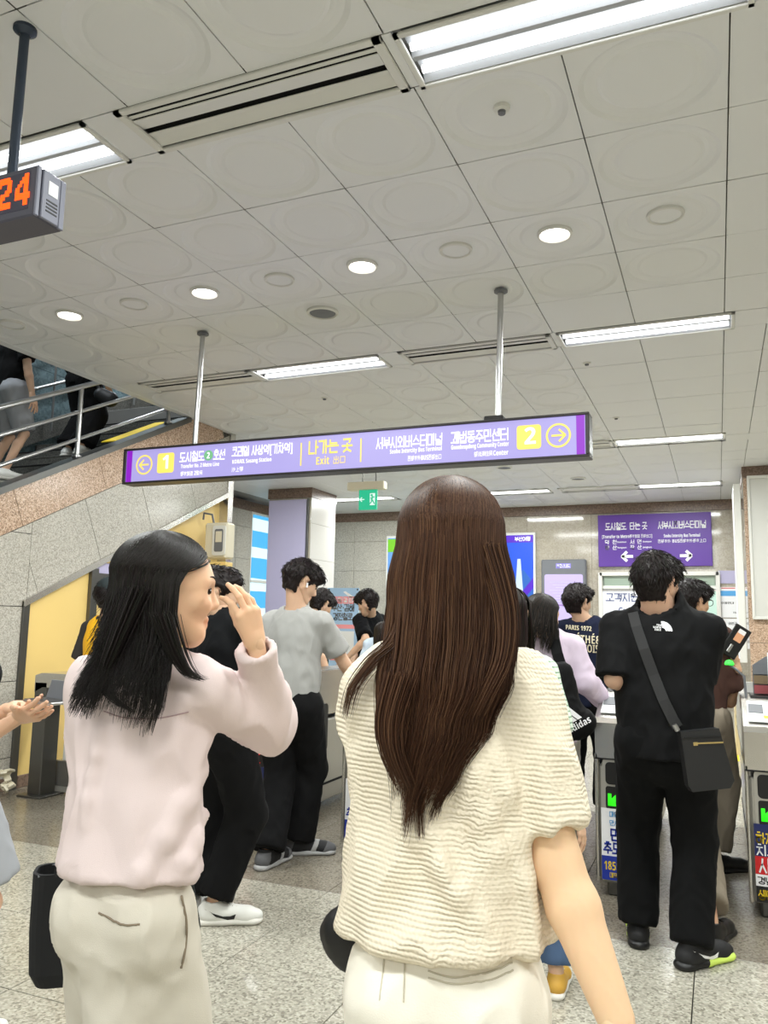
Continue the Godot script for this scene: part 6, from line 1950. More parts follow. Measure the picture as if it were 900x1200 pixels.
	# ---- shoes
	if c.get("shoes", true):
		for k in 2:
			var tf: Vector3 = toes[k][1]
			var o := Node3D.new()
			o.name = "shoe"
			t.add_child(o, true)
			o.transform = Transform3D(Basis(Y.cross(tf), Y, tf).scaled_local(Vector3.ONE * sc * (0.92 if fem else 1.04)), toes[k][0])
			obj("upper", proto["shoe"].mesh, c.shoe, o)
			obj("sole", proto["sole"].mesh, c.sole, o)
			for piece in c.get("shoe_pieces", {}): obj(piece.trim_prefix("shoe_") + "_patch", proto[piece].mesh, c.shoe_pieces[piece], o)
			if c.has("swoosh"):
				for sd in [-1.0, 1.0]: swoosh(o, sd, c.swoosh)
			var lace := MB.new()
			for i in 4:
				var z := 0.02 + i * 0.017
				var yy := 0.088 - i * 0.0055
				lace.tube([Vector3(-0.018, yy - 0.004, z), Vector3(0, yy, z + 0.003), Vector3(0.018, yy - 0.004, z)], 0.0028, 6)
			obj("laces", lace.done(), c.get("lace", c.sole), o)
	# ---- hair
	var style: String = c.get("hair", "short")
	var tones: Array = c.get("tones", BLACK_HAIR)
	if style == "short":
		var fr: float = c.get("fringe", 0.0)
		var hj := {"cell": 0.006, "bones": short_hair_bones(fr), "carve": short_hair_carves(fr), "wrinkle": [0.004, Vector3(28, 22, 28), hash(label) % 77]}
		jobs.append(hj)
		late.append(func() -> void:
			var s := sink()
			pour_into(s, hj, P.head, tones[0])
			tufts(s, hj, P.head, c.get("tuft_n", 700), tones, 5, c.get("tuft", 0.02))
			obj("hair", surface_of(s), hair_mat("hair"), t))
	elif style == "long":
		var o: Dictionary = c.long
		var keys: Array = o.keys
		var hb: Array = [bone(Vector3(0, 0.037, -0.030), Vector3(0, 0.038, 0.004), 0.0845, 0.079, 0.02, 0.92, Vector3.RIGHT)]
		var y := 0.03
		while y > o.end + 0.22:
			var y2 := maxf(y - 0.06, o.end + 0.20)
			hb.append(bone(Vector3(key_at(keys, y, 3), y, key_at(keys, y, 4) - key_at(keys, y, 2) * 0.40), Vector3(key_at(keys, y2, 3), y2, key_at(keys, y2, 4) - key_at(keys, y2, 2) * 0.40), key_at(keys, y, 1) * 0.80, key_at(keys, y2, 1) * 0.78, 0.02, clampf(key_at(keys, y, 2) * 0.45 / key_at(keys, y, 1), 0.25, 0.95), Vector3.BACK))
			y -= 0.06
		var hj := {"cell": 0.007, "bones": hb, "carve": o.get("carve", [bone(Vector3(0, -0.14, 0.10), Vector3(0, 0.03, 0.125), 0.078, 0.062, 0.01)]), "wrinkle": [0.001, Vector3(40, 6, 40), 9]}
		jobs.append(hj)
		late.append(func() -> void:
			var s := long_hair(P.head, o, tones, 1 + hash(label) % 999)
			pour_into(s, hj, P.head, tones[0])
			for extra in o.get("locks", []): lock(s, extra, base, tones)
			obj("hair", surface_of(s), hair_mat("hair"), t))
	return P

func local_bone(b: Array, base: Vector3) -> Array:
	var o := b.duplicate()
	o[0] = b[0] - base
	o[1] = b[1] - base
	return o

# a loose lock through given places: [points, strands, spread at root, spread at tip, radius]
func lock(s: Dictionary, o: Array, base: Vector3, tones: Array) -> void:
	var r := RandomNumberGenerator.new()
	r.seed = 21 + o[0].size() + int(o[1])
	var cv := Curve3D.new()
	for i in o[0].size():
		var a: Vector3 = o[0][maxi(i - 1, 0)]
		var b: Vector3 = o[0][mini(i + 1, o[0].size() - 1)]
		cv.add_point(o[0][i] - base, (a - b) / 6.0, (b - a) / 6.0)
	for n in o[1]:
		var off := Vector3(r.randfn(), r.randfn() * 0.3, r.randfn() * 0.5)
		var cut := r.randf_range(0.8, 1.0)
		var pts := []
		for i in 15:
			var f := i / 14.0
			pts.append(cv.sample_baked(cv.get_baked_length() * f * cut, true) + off * lerpf(o[2], o[3], f))
		strand(s, pts, o[4] * r.randf_range(0.7, 1.3), tones[r.randi() % tones.size()])

func swoosh(o: Node3D, side: float, m: Material) -> void:
	var top := [Vector2(-0.055, 0.050), Vector2(-0.03, 0.042), Vector2(0.0, 0.043), Vector2(0.045, 0.058), Vector2(0.085, 0.075)]
	var low := [Vector2(-0.055, 0.050), Vector2(-0.048, 0.030), Vector2(-0.02, 0.026), Vector2(0.03, 0.042), Vector2(0.085, 0.075)]
	var mb := MB.new()
	var bones := shoe_bones(0.0)
	var put := func(p: Vector2) -> Vector3: return settle(Vector3(side * 0.09, p.y, -p.x - 0.0), Vector3(-side, 0, 0), bones, 0.002)
	for i in 4:
		mb.quad(put.call(top[i]), put.call(top[i + 1]), put.call(low[i + 1]), put.call(low[i]), Vector3(side, 0, 0))
	obj("side_stripe", mb.done(), m, o)

# moves p along way until it lies `lift` off the meshed cloth
func cling(p: Vector3, way: Vector3, job: Dictionary, lift: float) -> Vector3:
	var V: PackedVector3Array = job.v
	var best := 1e9
	var at := p
	for v in V:
		var w := v - p
		var d := w.dot(way)
		var off := (w - way * d).length_squared()
		if off < 0.0003:
			if d + off * 300.0 < best:
				best = d + off * 300.0
				at = v
	return p + way * ((at - p).dot(way) - lift) if best < 1e8 else p

# a thin line of stitching laid on cloth
func seam_mesh(pts: Array, way: Vector3, job: Dictionary, w: float) -> ArrayMesh:
	var cv := Curve3D.new()
	for p in pts: cv.add_point(p)
	var out := []
	var n := 18
	for i in n + 1: out.append(cling(cv.sample_baked(cv.get_baked_length() * i / n, true), way, job, 0.0005))
	return MB.new().tube(out, w * 0.5, 6).done()

# a strap laid over cloth: points in the person's frame, pushed along dir until they touch
func strap_mesh(pts: Array, dir: Vector3, bones: Array, w: float, lift := 0.004, thick := 0.004) -> ArrayMesh:
	var row := []
	var n := pts.size()
	for i in n:
		var d: Vector3 = (pts[mini(i + 1, n - 1)] - pts[maxi(i - 1, 0)]).normalized()
		var side := d.cross(dir).normalized()
		var ring := []
		for e in [[-0.5, 0.0], [0.5, 0.0], [0.5, 1.0], [-0.5, 1.0]]:
			var p: Vector3 = settle(pts[i] + side * w * e[0] - dir * 0.3, dir, bones, lift) if bones.size() else pts[i] + side * w * e[0]
			ring.append(p - dir * thick * e[1])
		row.append(ring)
	return MB.new().loft(row).done()

func decal(P: Dictionary, text: String, o: Vector3, u: Vector3, v: Vector3, dir: Vector3, size: float, m: Material, width: float, bones: Array, lift := 0.004) -> void:
	var put := func(p: Vector2, up := 0.0) -> Vector3: return settle(o + u * p.x + v * p.y - dir * 0.3, dir, bones, lift) - dir * up
	var flat := func(p: Vector2, up := 0.0) -> Vector3: return o + u * p.x + v * p.y - dir * up
	var wide := write_into(MB.new(), text, Vector2.ZERO, size, 0.13, flat)
	var mb := MB.new()
	write_into(mb, text, Vector2.ZERO, size, 0.13, put, width / wide if width > 0.0 else 1.0)
	obj("lettering", mb.done(), m, P.node)

func build_people() -> void:
	make_protos()
	cast()
	run_jobs()
	for f in late: f.call()
	after_people()

var P := {}
func cast() -> void:
	var knit := mt("knit_cream", Color(0.93, 0.885, 0.80), 0.95, 0.0, 0.2)
	knit.rim_enabled = true
	knit.rim = 0.3
	knit.heightmap_enabled = true
	knit.heightmap_texture = knit_texture()
	knit.heightmap_scale = 0.27
	tri_map(knit, 4.0)
	var denim := cloth("white_denim", Color(0.94, 0.92, 0.87))
	# 1 the woman in the cream sweater
	P.cream = person("woman from behind in a cream ribbed knit top with long brown hair", {
		"at": Vector3(-0.43, 0, -1.33), "h": 1.63, "fem": true, "yaw": -16.0, "head_yaw": -14.0, "head": Vector3(-0.419, 1.540, -1.306), "shoulder": 0.112, "open_r": 1, "lean": 1.0, "cell": 0.009, "shirt_cell": 0.008, "fine_skin": true,
		"ease": 0.042, "hem": 0.56, "flare": 0.0, "sleeve": 0.80, "sleeve_ease": 0.014, "arm": 1.28, "shirt": knit, "shirt_name": "knit_top",
		"folds": [0.013, Vector3(6, 3, 6), 14], "creases": [[Vector3(-0.355, 1.239, -1.191), Vector3(-0.315, 1.011, -1.240), Vector3(-0.3, 0, -0.95), 0.015], [Vector3(-0.317, 1.227, -1.208), Vector3(-0.270, 0.955, -1.268), Vector3(-0.3, 0, -0.95), 0.014], [Vector3(-0.451, 1.123, -1.167), Vector3(-0.350, 0.972, -1.232), Vector3(-0.3, 0, -0.95), 0.010]],
		"elbow_r": Vector3(-0.251, 1.040, -1.339), "hand_r": Vector3(-0.157, 0.849, -1.286), "elbow_l": Vector3(-0.601, 1.043, -1.466), "hand_l": Vector3(-0.577, 0.939, -1.644), "back_r": Vector3(1, 0, 0.3),
		"trousers": denim, "leg_ease": 0.012, "leg_cell": 0.009, "shoe": mt("shoe_white", Color(0.9, 0.9, 0.88), 0.5), "sole": mt("sole_white", Color(0.88, 0.87, 0.84), 0.6),
		"skin": Color(0.91, 0.765, 0.62),
		"hair": "long", "tones": [Color(0.040, 0.017, 0.009), Color(0.075, 0.034, 0.018), Color(0.115, 0.056, 0.030), Color(0.055, 0.025, 0.013)],
		"long": {"n": 4600, "front": 1.95, "end": -0.43, "r": 0.0011, "clumps": 44, "wave": 0.007, "segments": 18, "side_lift": 0.10,
			"keys": [[0.03, 0.094, 0.112, 0.0, -0.012], [-0.07, 0.112, 0.114, 0.0, -0.012], [-0.16, 0.115, 0.112, 0.0, -0.022], [-0.22, 0.115, 0.104, 0.004, -0.04], [-0.29, 0.096, 0.09, 0.018, -0.055], [-0.36, 0.066, 0.07, 0.032, -0.065], [-0.42, 0.04, 0.05, 0.044, -0.07]],
			"locks": [[[Vector3(-0.334, 1.539, -1.232), Vector3(-0.305, 1.438, -1.226), Vector3(-0.305, 1.366, -1.214), Vector3(-0.326, 1.313, -1.203), Vector3(-0.347, 1.270, -1.200)], 260, 0.010, 0.006, 0.0011], [[Vector3(-0.466, 1.429, -1.215), Vector3(-0.481, 1.385, -1.204), Vector3(-0.519, 1.353, -1.204), Vector3(-0.549, 1.310, -1.197), Vector3(-0.563, 1.260, -1.199)], 70, 0.010, 0.006, 0.0009], [[Vector3(-0.451, 1.338, -1.158), Vector3(-0.466, 1.274, -1.150), Vector3(-0.462, 1.224, -1.148), Vector3(-0.442, 1.167, -1.164)], 160, 0.012, 0.008, 0.0010]]}})
	# 2 the woman in the pink shirt
	var pink := cloth("pink_cloth", Color(0.85, 0.785, 0.78), 0.75, 60.0)
	var beige := cloth("beige_cloth", Color(0.80, 0.775, 0.725), 0.85, 50.0)
	P.pink = person("black haired woman in a pale pink shirt raising a hand to her brow", {
		"at": Vector3(-1.162, 0.922, -1.424) * Vector3(1, 0, 1), "h": 1.60, "fem": true, "yaw": -4.0, "lean": 3.0, "head": Vector3(-1.101, 1.474, -1.424), "head_yaw": 41.0, "head_pitch": 2.0, "face": true, "cell": 0.009, "shirt_cell": 0.008, "fine_skin": true, "head_scale": 1.0,
		"ease": 0.04, "girth": 0.86, "hem": 0.555, "flare": 0.004, "sleeve": 1.93, "sleeve_ease": 0.026, "cuff": true, "open_r": 1, "collar": 0.05, "shirt": pink, "folds": [0.012, Vector3(6, 3, 6), 31], "creases": [[Vector3(-1.008, 1.098, -1.441), Vector3(-1.154, 0.858, -1.415), Vector3(-0.6, 0, -0.8), 0.016], [Vector3(-1.192, 1.181, -1.352), Vector3(-1.224, 0.997, -1.365), Vector3(-0.6, 0, -0.8), 0.012], [Vector3(-1.001, 1.001, -1.458), Vector3(-1.089, 0.850, -1.444), Vector3(-0.6, 0, -0.8), 0.012]],
		"elbow_r": Vector3(-0.980, 1.173, -1.672), "hand_r": Vector3(-0.924, 1.368, -1.503), "pose_r": "brow", "point_r": Vector3(-0.927, 1.479, -1.452) - Vector3(-0.924, 1.368, -1.503), "hand_scale": 0.92, "back_r": Vector3(1.0, 0.05, 0.42),
		"elbow_l": Vector3(-1.312, 1.009, -1.480), "hand_l": Vector3(-1.372, 0.865, -1.673),
		"trousers": beige, "leg_ease": 0.010, "more_trousers": [bone(Vector3(-1.162, 0.717, -1.432), Vector3(-1.148, 0.522, -1.434), 0.085, 0.075, 0.04)], "leg_cell": 0.009, "shoe": mats["shoe_white"], "sole": mats["sole_white"], "skin": Color(0.87, 0.71, 0.585),
		"hair": "long", "tones": BLACK_HAIR,
		"long": {"n": 3600, "front": 1.74, "crown": 1.55, "end": -0.26, "r": 0.0012, "clumps": 26, "wave": 0.006, "segments": 14, "tip_out": 0.03, "side_lift": 0.03, "ragged": 0.2, "part": 0.4,
			"keys": [[0.03, 0.092, 0.110, 0.0, -0.012], [-0.07, 0.098, 0.112, 0.0, -0.014], [-0.14, 0.098, 0.108, 0.0, -0.02], [-0.22, 0.102, 0.120, 0.0, -0.03], [-0.32, 0.09, 0.12, 0.0, -0.04]],
			"locks": [[[Vector3(-1.089, 1.473, -1.309), Vector3(-1.117, 1.370, -1.290), Vector3(-1.143, 1.293, -1.290), Vector3(-1.124, 1.251, -1.305), Vector3(-1.090, 1.228, -1.322)], 200, 0.014, 0.005, 0.0011], [[Vector3(-1.030, 1.422, -1.319), Vector3(-1.007, 1.346, -1.340), Vector3(-0.990, 1.304, -1.364), Vector3(-0.977, 1.291, -1.393)], 160, 0.014, 0.007, 0.0010]],
			"carve": [bone(Vector3(0, -0.14, 0.08), Vector3(0, 0.035, 0.12), 0.085, 0.072, 0.01), bone(Vector3(0, -0.30, 0.06), Vector3(0, -0.13, 0.06), 0.09, 0.088, 0.01)]}})
	# 3 at the left edge, holding a phone
	P.edge = person("person at the left edge in grey shorts, both hands holding a phone", {
		"at": Vector3(-2.467, -0.000, -2.049), "head": Vector3(-2.392, 1.590, -1.840), "foot_l": Vector3(-2.338, 0.000, -2.085), "foot_r": Vector3(-2.293, 0.000, -2.022), "h": 1.62, "yaw": 28.0, "fem": true, "hair": "short", "ease": 0.0, "fine_skin": true,
		"elbow_r": Vector3(-2.198, 0.970, -1.826), "hand_r": Vector3(-1.949, 1.110, -1.855), "elbow_l": Vector3(-2.361, 1.008, -1.939), "hand_l": Vector3(-2.054, 1.123, -1.919), "pose_r": "cup", "pose_l": "cup", "back_r": Vector3(0.1, -0.75, 0.65), "back_l": Vector3(0, -1, -0.3), "point_r": Vector3(0.88, 0.18, 0.30), "point_l": Vector3(0.9, 0.1, 0.3),
		"arm": 0.95, "shirt": cloth("black_cloth", Color(0.055, 0.055, 0.06)), "trousers": cloth("grey_jersey", Color(0.62, 0.63, 0.65)), "leg": 0.86, "leg_ease": 0.06, "trousers_name": "shorts",
		"shoe": mats["shoe_white"], "sole": mats["sole_white"], "skin": Color(0.83, 0.67, 0.56)})
	# 4 the attendant in the yellow vest
	var black: Material = mats["black_cloth"]
	P.vest = person("attendant in a yellow vest and dark green cap before the yellow panels", {
		"at": Vector3(-4.056, 0.000, -4.558), "h": 1.66, "yaw": 5.0, "head_yaw": 15.0, "ease": 0.022, "sleeve": 0.8, "shirt": cloth("charcoal_cloth", Color(0.22, 0.21, 0.20)), "trousers": black, "shoe": mats["black_plastic"], "sole": mats["black_plastic"], "girth": 0.95})
	# 5 the man in the black shirt behind the pink woman
	P.black = person("man in a plain black shirt and white sneakers, half hidden by the pink shirt", {
		"at": Vector3(-2.244, 0.000, -3.341), "h": 1.72, "yaw": 20.0, "head": Vector3(-2.289, 1.527, -3.369), "head_yaw": 55.0, "fringe": 0.5, "shirt": cloth("black_tee", Color(0.05, 0.055, 0.065)), "trousers": black, "ease": 0.03, "sleeve": 0.68, "sleeve_ease": 0.03, "leg_ease": 0.035,
		"hand_r": Vector3(-2.138, 0.917, -3.554), "foot_r": Vector3(-2.183, 0.000, -3.370), "toe_r": 62.0, "shoe": mats["shoe_white"], "sole": mats["sole_white"], "swoosh": mats["black_plastic"], "face": true})
	# 6 the man in the grey shirt
	P.grey = person("man in a grey tee shirt and black trousers looking down at the gate", {
		"at": Vector3(-2.397, 0.000, -4.324), "h": 1.76, "yaw": 2.0, "lean": 5.0, "head": Vector3(-2.367, 1.636, -4.371), "head_yaw": 38.0, "head_pitch": 26.0, "fringe": 0.6, "face": true, "shirt": cloth("grey_tee", Color(0.64, 0.64, 0.63)), "trousers": black, "ease": 0.028, "sleeve": 0.72, "sleeve_ease": 0.03, "hem": 0.52, "leg_ease": 0.032, "bell": 0.022, "leg": 1.97,
		"hand_r": Vector3(-2.042, 0.909, -4.690), "bend_r": Vector3(0.3, -0.9, 0.3), "hand_l": Vector3(-2.517, 1.010, -4.586), "foot_l": Vector3(-2.435, 0.000, -4.233), "toe_l": 5.0, "foot_r": Vector3(-2.362, 0.000, -4.513), "toe_r": 62.0,
		"shoe": mt("shoe_black", Color(0.09, 0.09, 0.10), 0.7), "sole": mt("sole_grey", Color(0.66, 0.66, 0.66), 0.6), "lace": mats["sole_grey"], "shoe_pieces": {"shoe_toe": mt("shoe_grey", Color(0.36, 0.36, 0.37), 0.8), "shoe_heel": mats["shoe_grey"], "shoe_saddle": mats["sole_grey"]}})
	# 7, 8, 9 beyond the gates
	P.seven = person("dark haired person in black bending beyond the man in grey", {
		"at": Vector3(-3.26, 0, -6.2), "h": 1.66, "yaw": 20.0, "lean": 8.0, "head_pitch": 30.0, "shirt": black, "trousers": black, "hand_r": Vector3(-2.997, 0.859, -6.047), "shoe": mats["shoe_black"], "sole": mats["sole_grey"], "cell": 0.015})
	P.eight = person("man in a loose black shirt looking down, in front of the pale blue banner", {
		"at": Vector3(-3.380, -0.114, -7.889) * Vector3(1, 0, 1), "h": 1.78, "yaw": -75.0, "head": Vector3(-3.402, 1.586, -7.718), "head_yaw": -80.0, "head_pitch": 22.0, "lean": 8.0, "fringe": 0.7, "face": true, "ease": 0.035, "sleeve": 0.85, "sleeve_ease": 0.035, "shirt": mats["black_tee"], "trousers": cloth("navy_denim", Color(0.16, 0.20, 0.30)), "hand_l": Vector3(-3.527, 1.031, -7.551), "hand_r": Vector3(-3.560, 0.980, -7.708), "shoe": mats["shoe_black"], "sole": mats["sole_grey"], "cell": 0.014})
	P.nine = person("dark haired woman in a pale blue shirt just left of the cream sweater's shoulder", {
		"at": Vector3(-2.901, 0.073, -6.968) * Vector3(1, 0, 1), "h": 1.50, "fem": true, "yaw": -20.0, "head_yaw": -30.0, "head": Vector3(-2.899, 1.278, -6.968), "head_pitch": 10.0, "shirt": cloth("pale_blue", Color(0.72, 0.77, 0.82)), "trousers": mats["navy_denim"], "shoe": mats["shoe_white"], "sole": mats["sole_white"], "cell": 0.014,
		"hair": "long", "long": {"n": 500, "front": 2.0, "end": -0.22, "r": 0.0028, "clumps": 16, "keys": [[0.03, 0.094, 0.11, 0, -0.012], [-0.1, 0.105, 0.11, 0, -0.012], [-0.3, 0.1, 0.1, 0, -0.02]]}, "tones": [Color(0.02, 0.014, 0.011), Color(0.035, 0.024, 0.018), Color(0.012, 0.009, 0.008)]})
	# 10 the long-haired woman in front of the cream one
	var stripe := cloth("green_stripe", Color.WHITE)
	stripe.albedo_texture = stripe_texture()
	stripe.uv1_scale = Vector3.ONE * 6.0
	P.ten = person("woman with long dark hair and a green striped shirt, mostly hidden by the cream sweater", {
		"at": Vector3(-0.780, 0.000, -3.184) * Vector3(1, 0, 1), "h": 1.55, "fem": true, "yaw": -8.0, "shirt": stripe, "ease": 0.03, "sleeve": 0.98, "sleeve_ease": 0.03, "elbow_r": Vector3(-0.587, 0.985, -3.208), "hand_r": Vector3(-0.524, 0.694, -3.234), "back_r": Vector3(1, 0, 0.1), "trousers": cloth("blue_denim", Color(0.30, 0.38, 0.50)), "shoe": mt("shoe_mustard", Color(0.80, 0.62, 0.25), 0.6), "sole": mats["sole_white"],
		"foot_r": Vector3(-0.624, 0.000, -3.351), "fine_skin": true,
		"hair": "long", "long": {"n": 900, "front": 2.2, "end": -0.30, "r": 0.0022, "clumps": 20, "keys": [[0.03, 0.094, 0.11, 0, -0.012], [-0.1, 0.106, 0.112, 0, -0.012], [-0.35, 0.1, 0.1, 0.01, -0.04]]}, "tones": [Color(0.016, 0.011, 0.009), Color(0.03, 0.02, 0.015), Color(0.01, 0.008, 0.007)]})
	# 11 the woman with the backpack
	var lilac := cloth("lilac_cloth", Color(0.83, 0.77, 0.84))
	P.lilac = person("woman in a lilac long sleeved shirt with a black backpack on one shoulder", {
		"at": Vector3(-0.908, 0.000, -4.607), "h": 1.63, "fem": true, "yaw": 2.0, "head": Vector3(-0.922, 1.456, -4.575), "head_yaw": 38.0, "head_pitch": 8.0, "face": true, "lean": 6.0, "ease": 0.035, "sleeve": 1.95, "sleeve_ease": 0.03, "cuff": true, "shirt": lilac, "trousers": cloth("pale_grey", Color(0.74, 0.73, 0.70)), "leg_ease": 0.03,
		"elbow_r": Vector3(-0.689, 1.091, -4.638), "hand_r": Vector3(-0.591, 0.924, -4.878), "foot_r": Vector3(-0.865, 0.000, -5.039), "foot_l": Vector3(-0.912, -0.000, -4.512), "shoe": mats["shoe_black"], "sole": mats["sole_white"],
		"hair": "long", "long": {"n": 900, "front": 2.0, "end": -0.17, "r": 0.0024, "clumps": 20, "wave": 0.008, "tip_out": 0.012, "keys": [[0.03, 0.096, 0.112, 0, -0.012], [-0.08, 0.108, 0.116, 0, -0.014], [-0.22, 0.098, 0.11, 0, -0.02]]}, "tones": [Color(0.016, 0.012, 0.011), Color(0.03, 0.022, 0.019), Color(0.01, 0.008, 0.008)]})
	# 12 the man in navy
	P.navy = person("man in a navy tee shirt with cream lettering across the back", {
		"at": Vector3(-0.917, 0.000, -6.147), "h": 1.73, "yaw": 0.0, "head_yaw": 30.0, "head": Vector3(-0.965, 1.574, -6.136), "shirt": cloth("navy_cloth", Color(0.10, 0.12, 0.20)), "ease": 0.034, "sleeve": 0.75, "sleeve_ease": 0.03, "trousers": black, "leg_ease": 0.035, "shoe": mats["shoe_black"], "sole": mats["sole_white"], "tuft": 0.016})
	# 13 the big man with the shoulder bag
	var jet := cloth("jet_cloth", Color(0.045, 0.047, 0.053), 0.8)
	P.big = person("broad man in a black polo shirt and black trousers with a bag across his back", {
		"at": Vector3(-0.239, 0.000, -3.864), "h": 1.77, "girth": 1.17, "yaw": -1.0, "head": Vector3(-0.247, 1.604, -3.840), "head_yaw": 26.0, "lean": 1.0, "shirt": jet, "ease": 0.028, "sleeve": 0.84, "sleeve_l": 0.97, "sleeve_ease": 0.034, "collar": 0.068, "hem": 0.475, "trousers": cloth("jet_trousers", Color(0.04, 0.042, 0.045)), "leg_ease": 0.026, "leg": 2.0, "bell": 0.008, "cell": 0.011,
		"elbow_r": Vector3(-0.108, 1.142, -3.911), "hand_r": Vector3(-0.152, 1.006, -3.628) + Vector3(0, 0, -0.5), "elbow_l": Vector3(-0.442, 1.172, -3.789), "hand_l": Vector3(-0.179, 1.001, -4.329), "foot_l": Vector3(-0.386, 0.000, -4.020), "toe_l": -6.0, "foot_r": Vector3(-0.116, 0.000, -3.846), "toe_r": 40.0,
		"shoe": mats["shoe_black"], "sole": mats["black_plastic"], "lace": mats["sole_grey"], "swoosh": mats["white_print"], "shoe_pieces": {"sole_front": mt("shoe_neon", Color(0.80, 0.90, 0.40), 0.6)}, "skin": Color(0.81, 0.655, 0.56), "tuft": 0.024, "tuft_n": 1200})
	# 14 the man in brown
	P.brown = person("man in a brown tee shirt and khaki trousers holding up a black phone", {
		"at": Vector3(-0.150, 0.000, -5.208), "h": 1.70, "yaw": 16.0, "head": Vector3(-0.139, 1.557, -5.248), "head_yaw": 42.0, "fringe": 0.6, "shirt": cloth("brown_cloth", Color(0.30, 0.21, 0.185)), "ease": 0.036, "sleeve": 0.8, "sleeve_ease": 0.045, "trousers": cloth("khaki_cloth", Color(0.56, 0.52, 0.46)), "leg_ease": 0.035, "hem": 0.46,
		"elbow_r": Vector3(0.046, 0.975, -5.268), "hand_r": Vector3(0.086, 1.220, -5.162), "pose_r": "grip", "point_r": Vector3(-0.25, 1, -0.1), "back_r": Vector3(0.9, 0.2, 0.4), "foot_l": Vector3(-0.056, 0.000, -4.133), "toe_l": 20.0, "foot_r": Vector3(-0.022, 0.000, -5.271), "toe_r": 55.0, "shoe": mats["black_plastic"], "sole": mats["black_plastic"], "skin": Color(0.81, 0.65, 0.53)})
	# 15, 16 on the stairs
	P.up = person("person in black tee shirt and grey shorts on the stairs at the left edge", {
		"at": Vector3(-6.08, 2.62, -5.36), "h": 1.68, "yaw": 12.0, "shirt": black, "ease": 0.03, "sleeve": 0.7, "trousers": mats["grey_jersey"], "leg": 0.95, "leg_ease": 0.04, "trousers_name": "shorts", "hand_r": Vector3(-5.78, 3.42, -5.35), "shoe": mats["shoe_white"], "sole": mats["sole_white"], "cell": 0.014, "hem": 0.5})
	P.up2 = person("person in black with wide trousers and white shoes higher on the stairs", {
		"at": Vector3(-6.15, 3.05, -6.35), "h": 1.66, "yaw": 12.0, "shirt": black, "ease": 0.035, "sleeve": 1.5, "trousers": black, "leg_ease": 0.05, "bell": 0.03, "shoe": mats["shoe_white"], "sole": mats["sole_white"], "cell": 0.014})
	carry()

func knit_texture() -> ImageTexture:
	# rows of slightly slanting knitted ridges broken into stitches
	var n := 512
	var im := Image.create(n, n, false, Image.FORMAT_L8)
	var nz := FastNoiseLite.new()
	nz.frequency = 0.012
	nz.seed = 5
	for y in n:
		for x in n:
			var w := nz.get_noise_2d(x, y) * 6.0 * sin(PI * x / n) * sin(PI * y / n)
			var v := 0.5 + 0.5 * sin(TAU * (y * 31.0 / n - x * 2.0 / n) + w)
			var s := 0.5 + 0.5 * sin(TAU * (x * 34.0 / n) + floorf(y * 31.0 / n - x * 2.0 / n + w / TAU + 0.25) * 2.4)
			v = pow(v, 0.8) * (0.6 + 0.4 * s)
			im.set_pixel(x, y, Color(v, v, v))
	return ImageTexture.create_from_image(im)

func stripe_texture() -> ImageTexture:
	var im := Image.create(128, 128, false, Image.FORMAT_RGB8)
	for y in 128:
		for x in 128:
			var c := Color(0.86, 0.90, 0.84)
			if y % 16 < 4: c = Color(0.45, 0.58, 0.47)
			elif x % 32 < 2: c = Color(0.62, 0.72, 0.62)
			im.set_pixel(x, y, c)
	return ImageTexture.create_from_image(im)


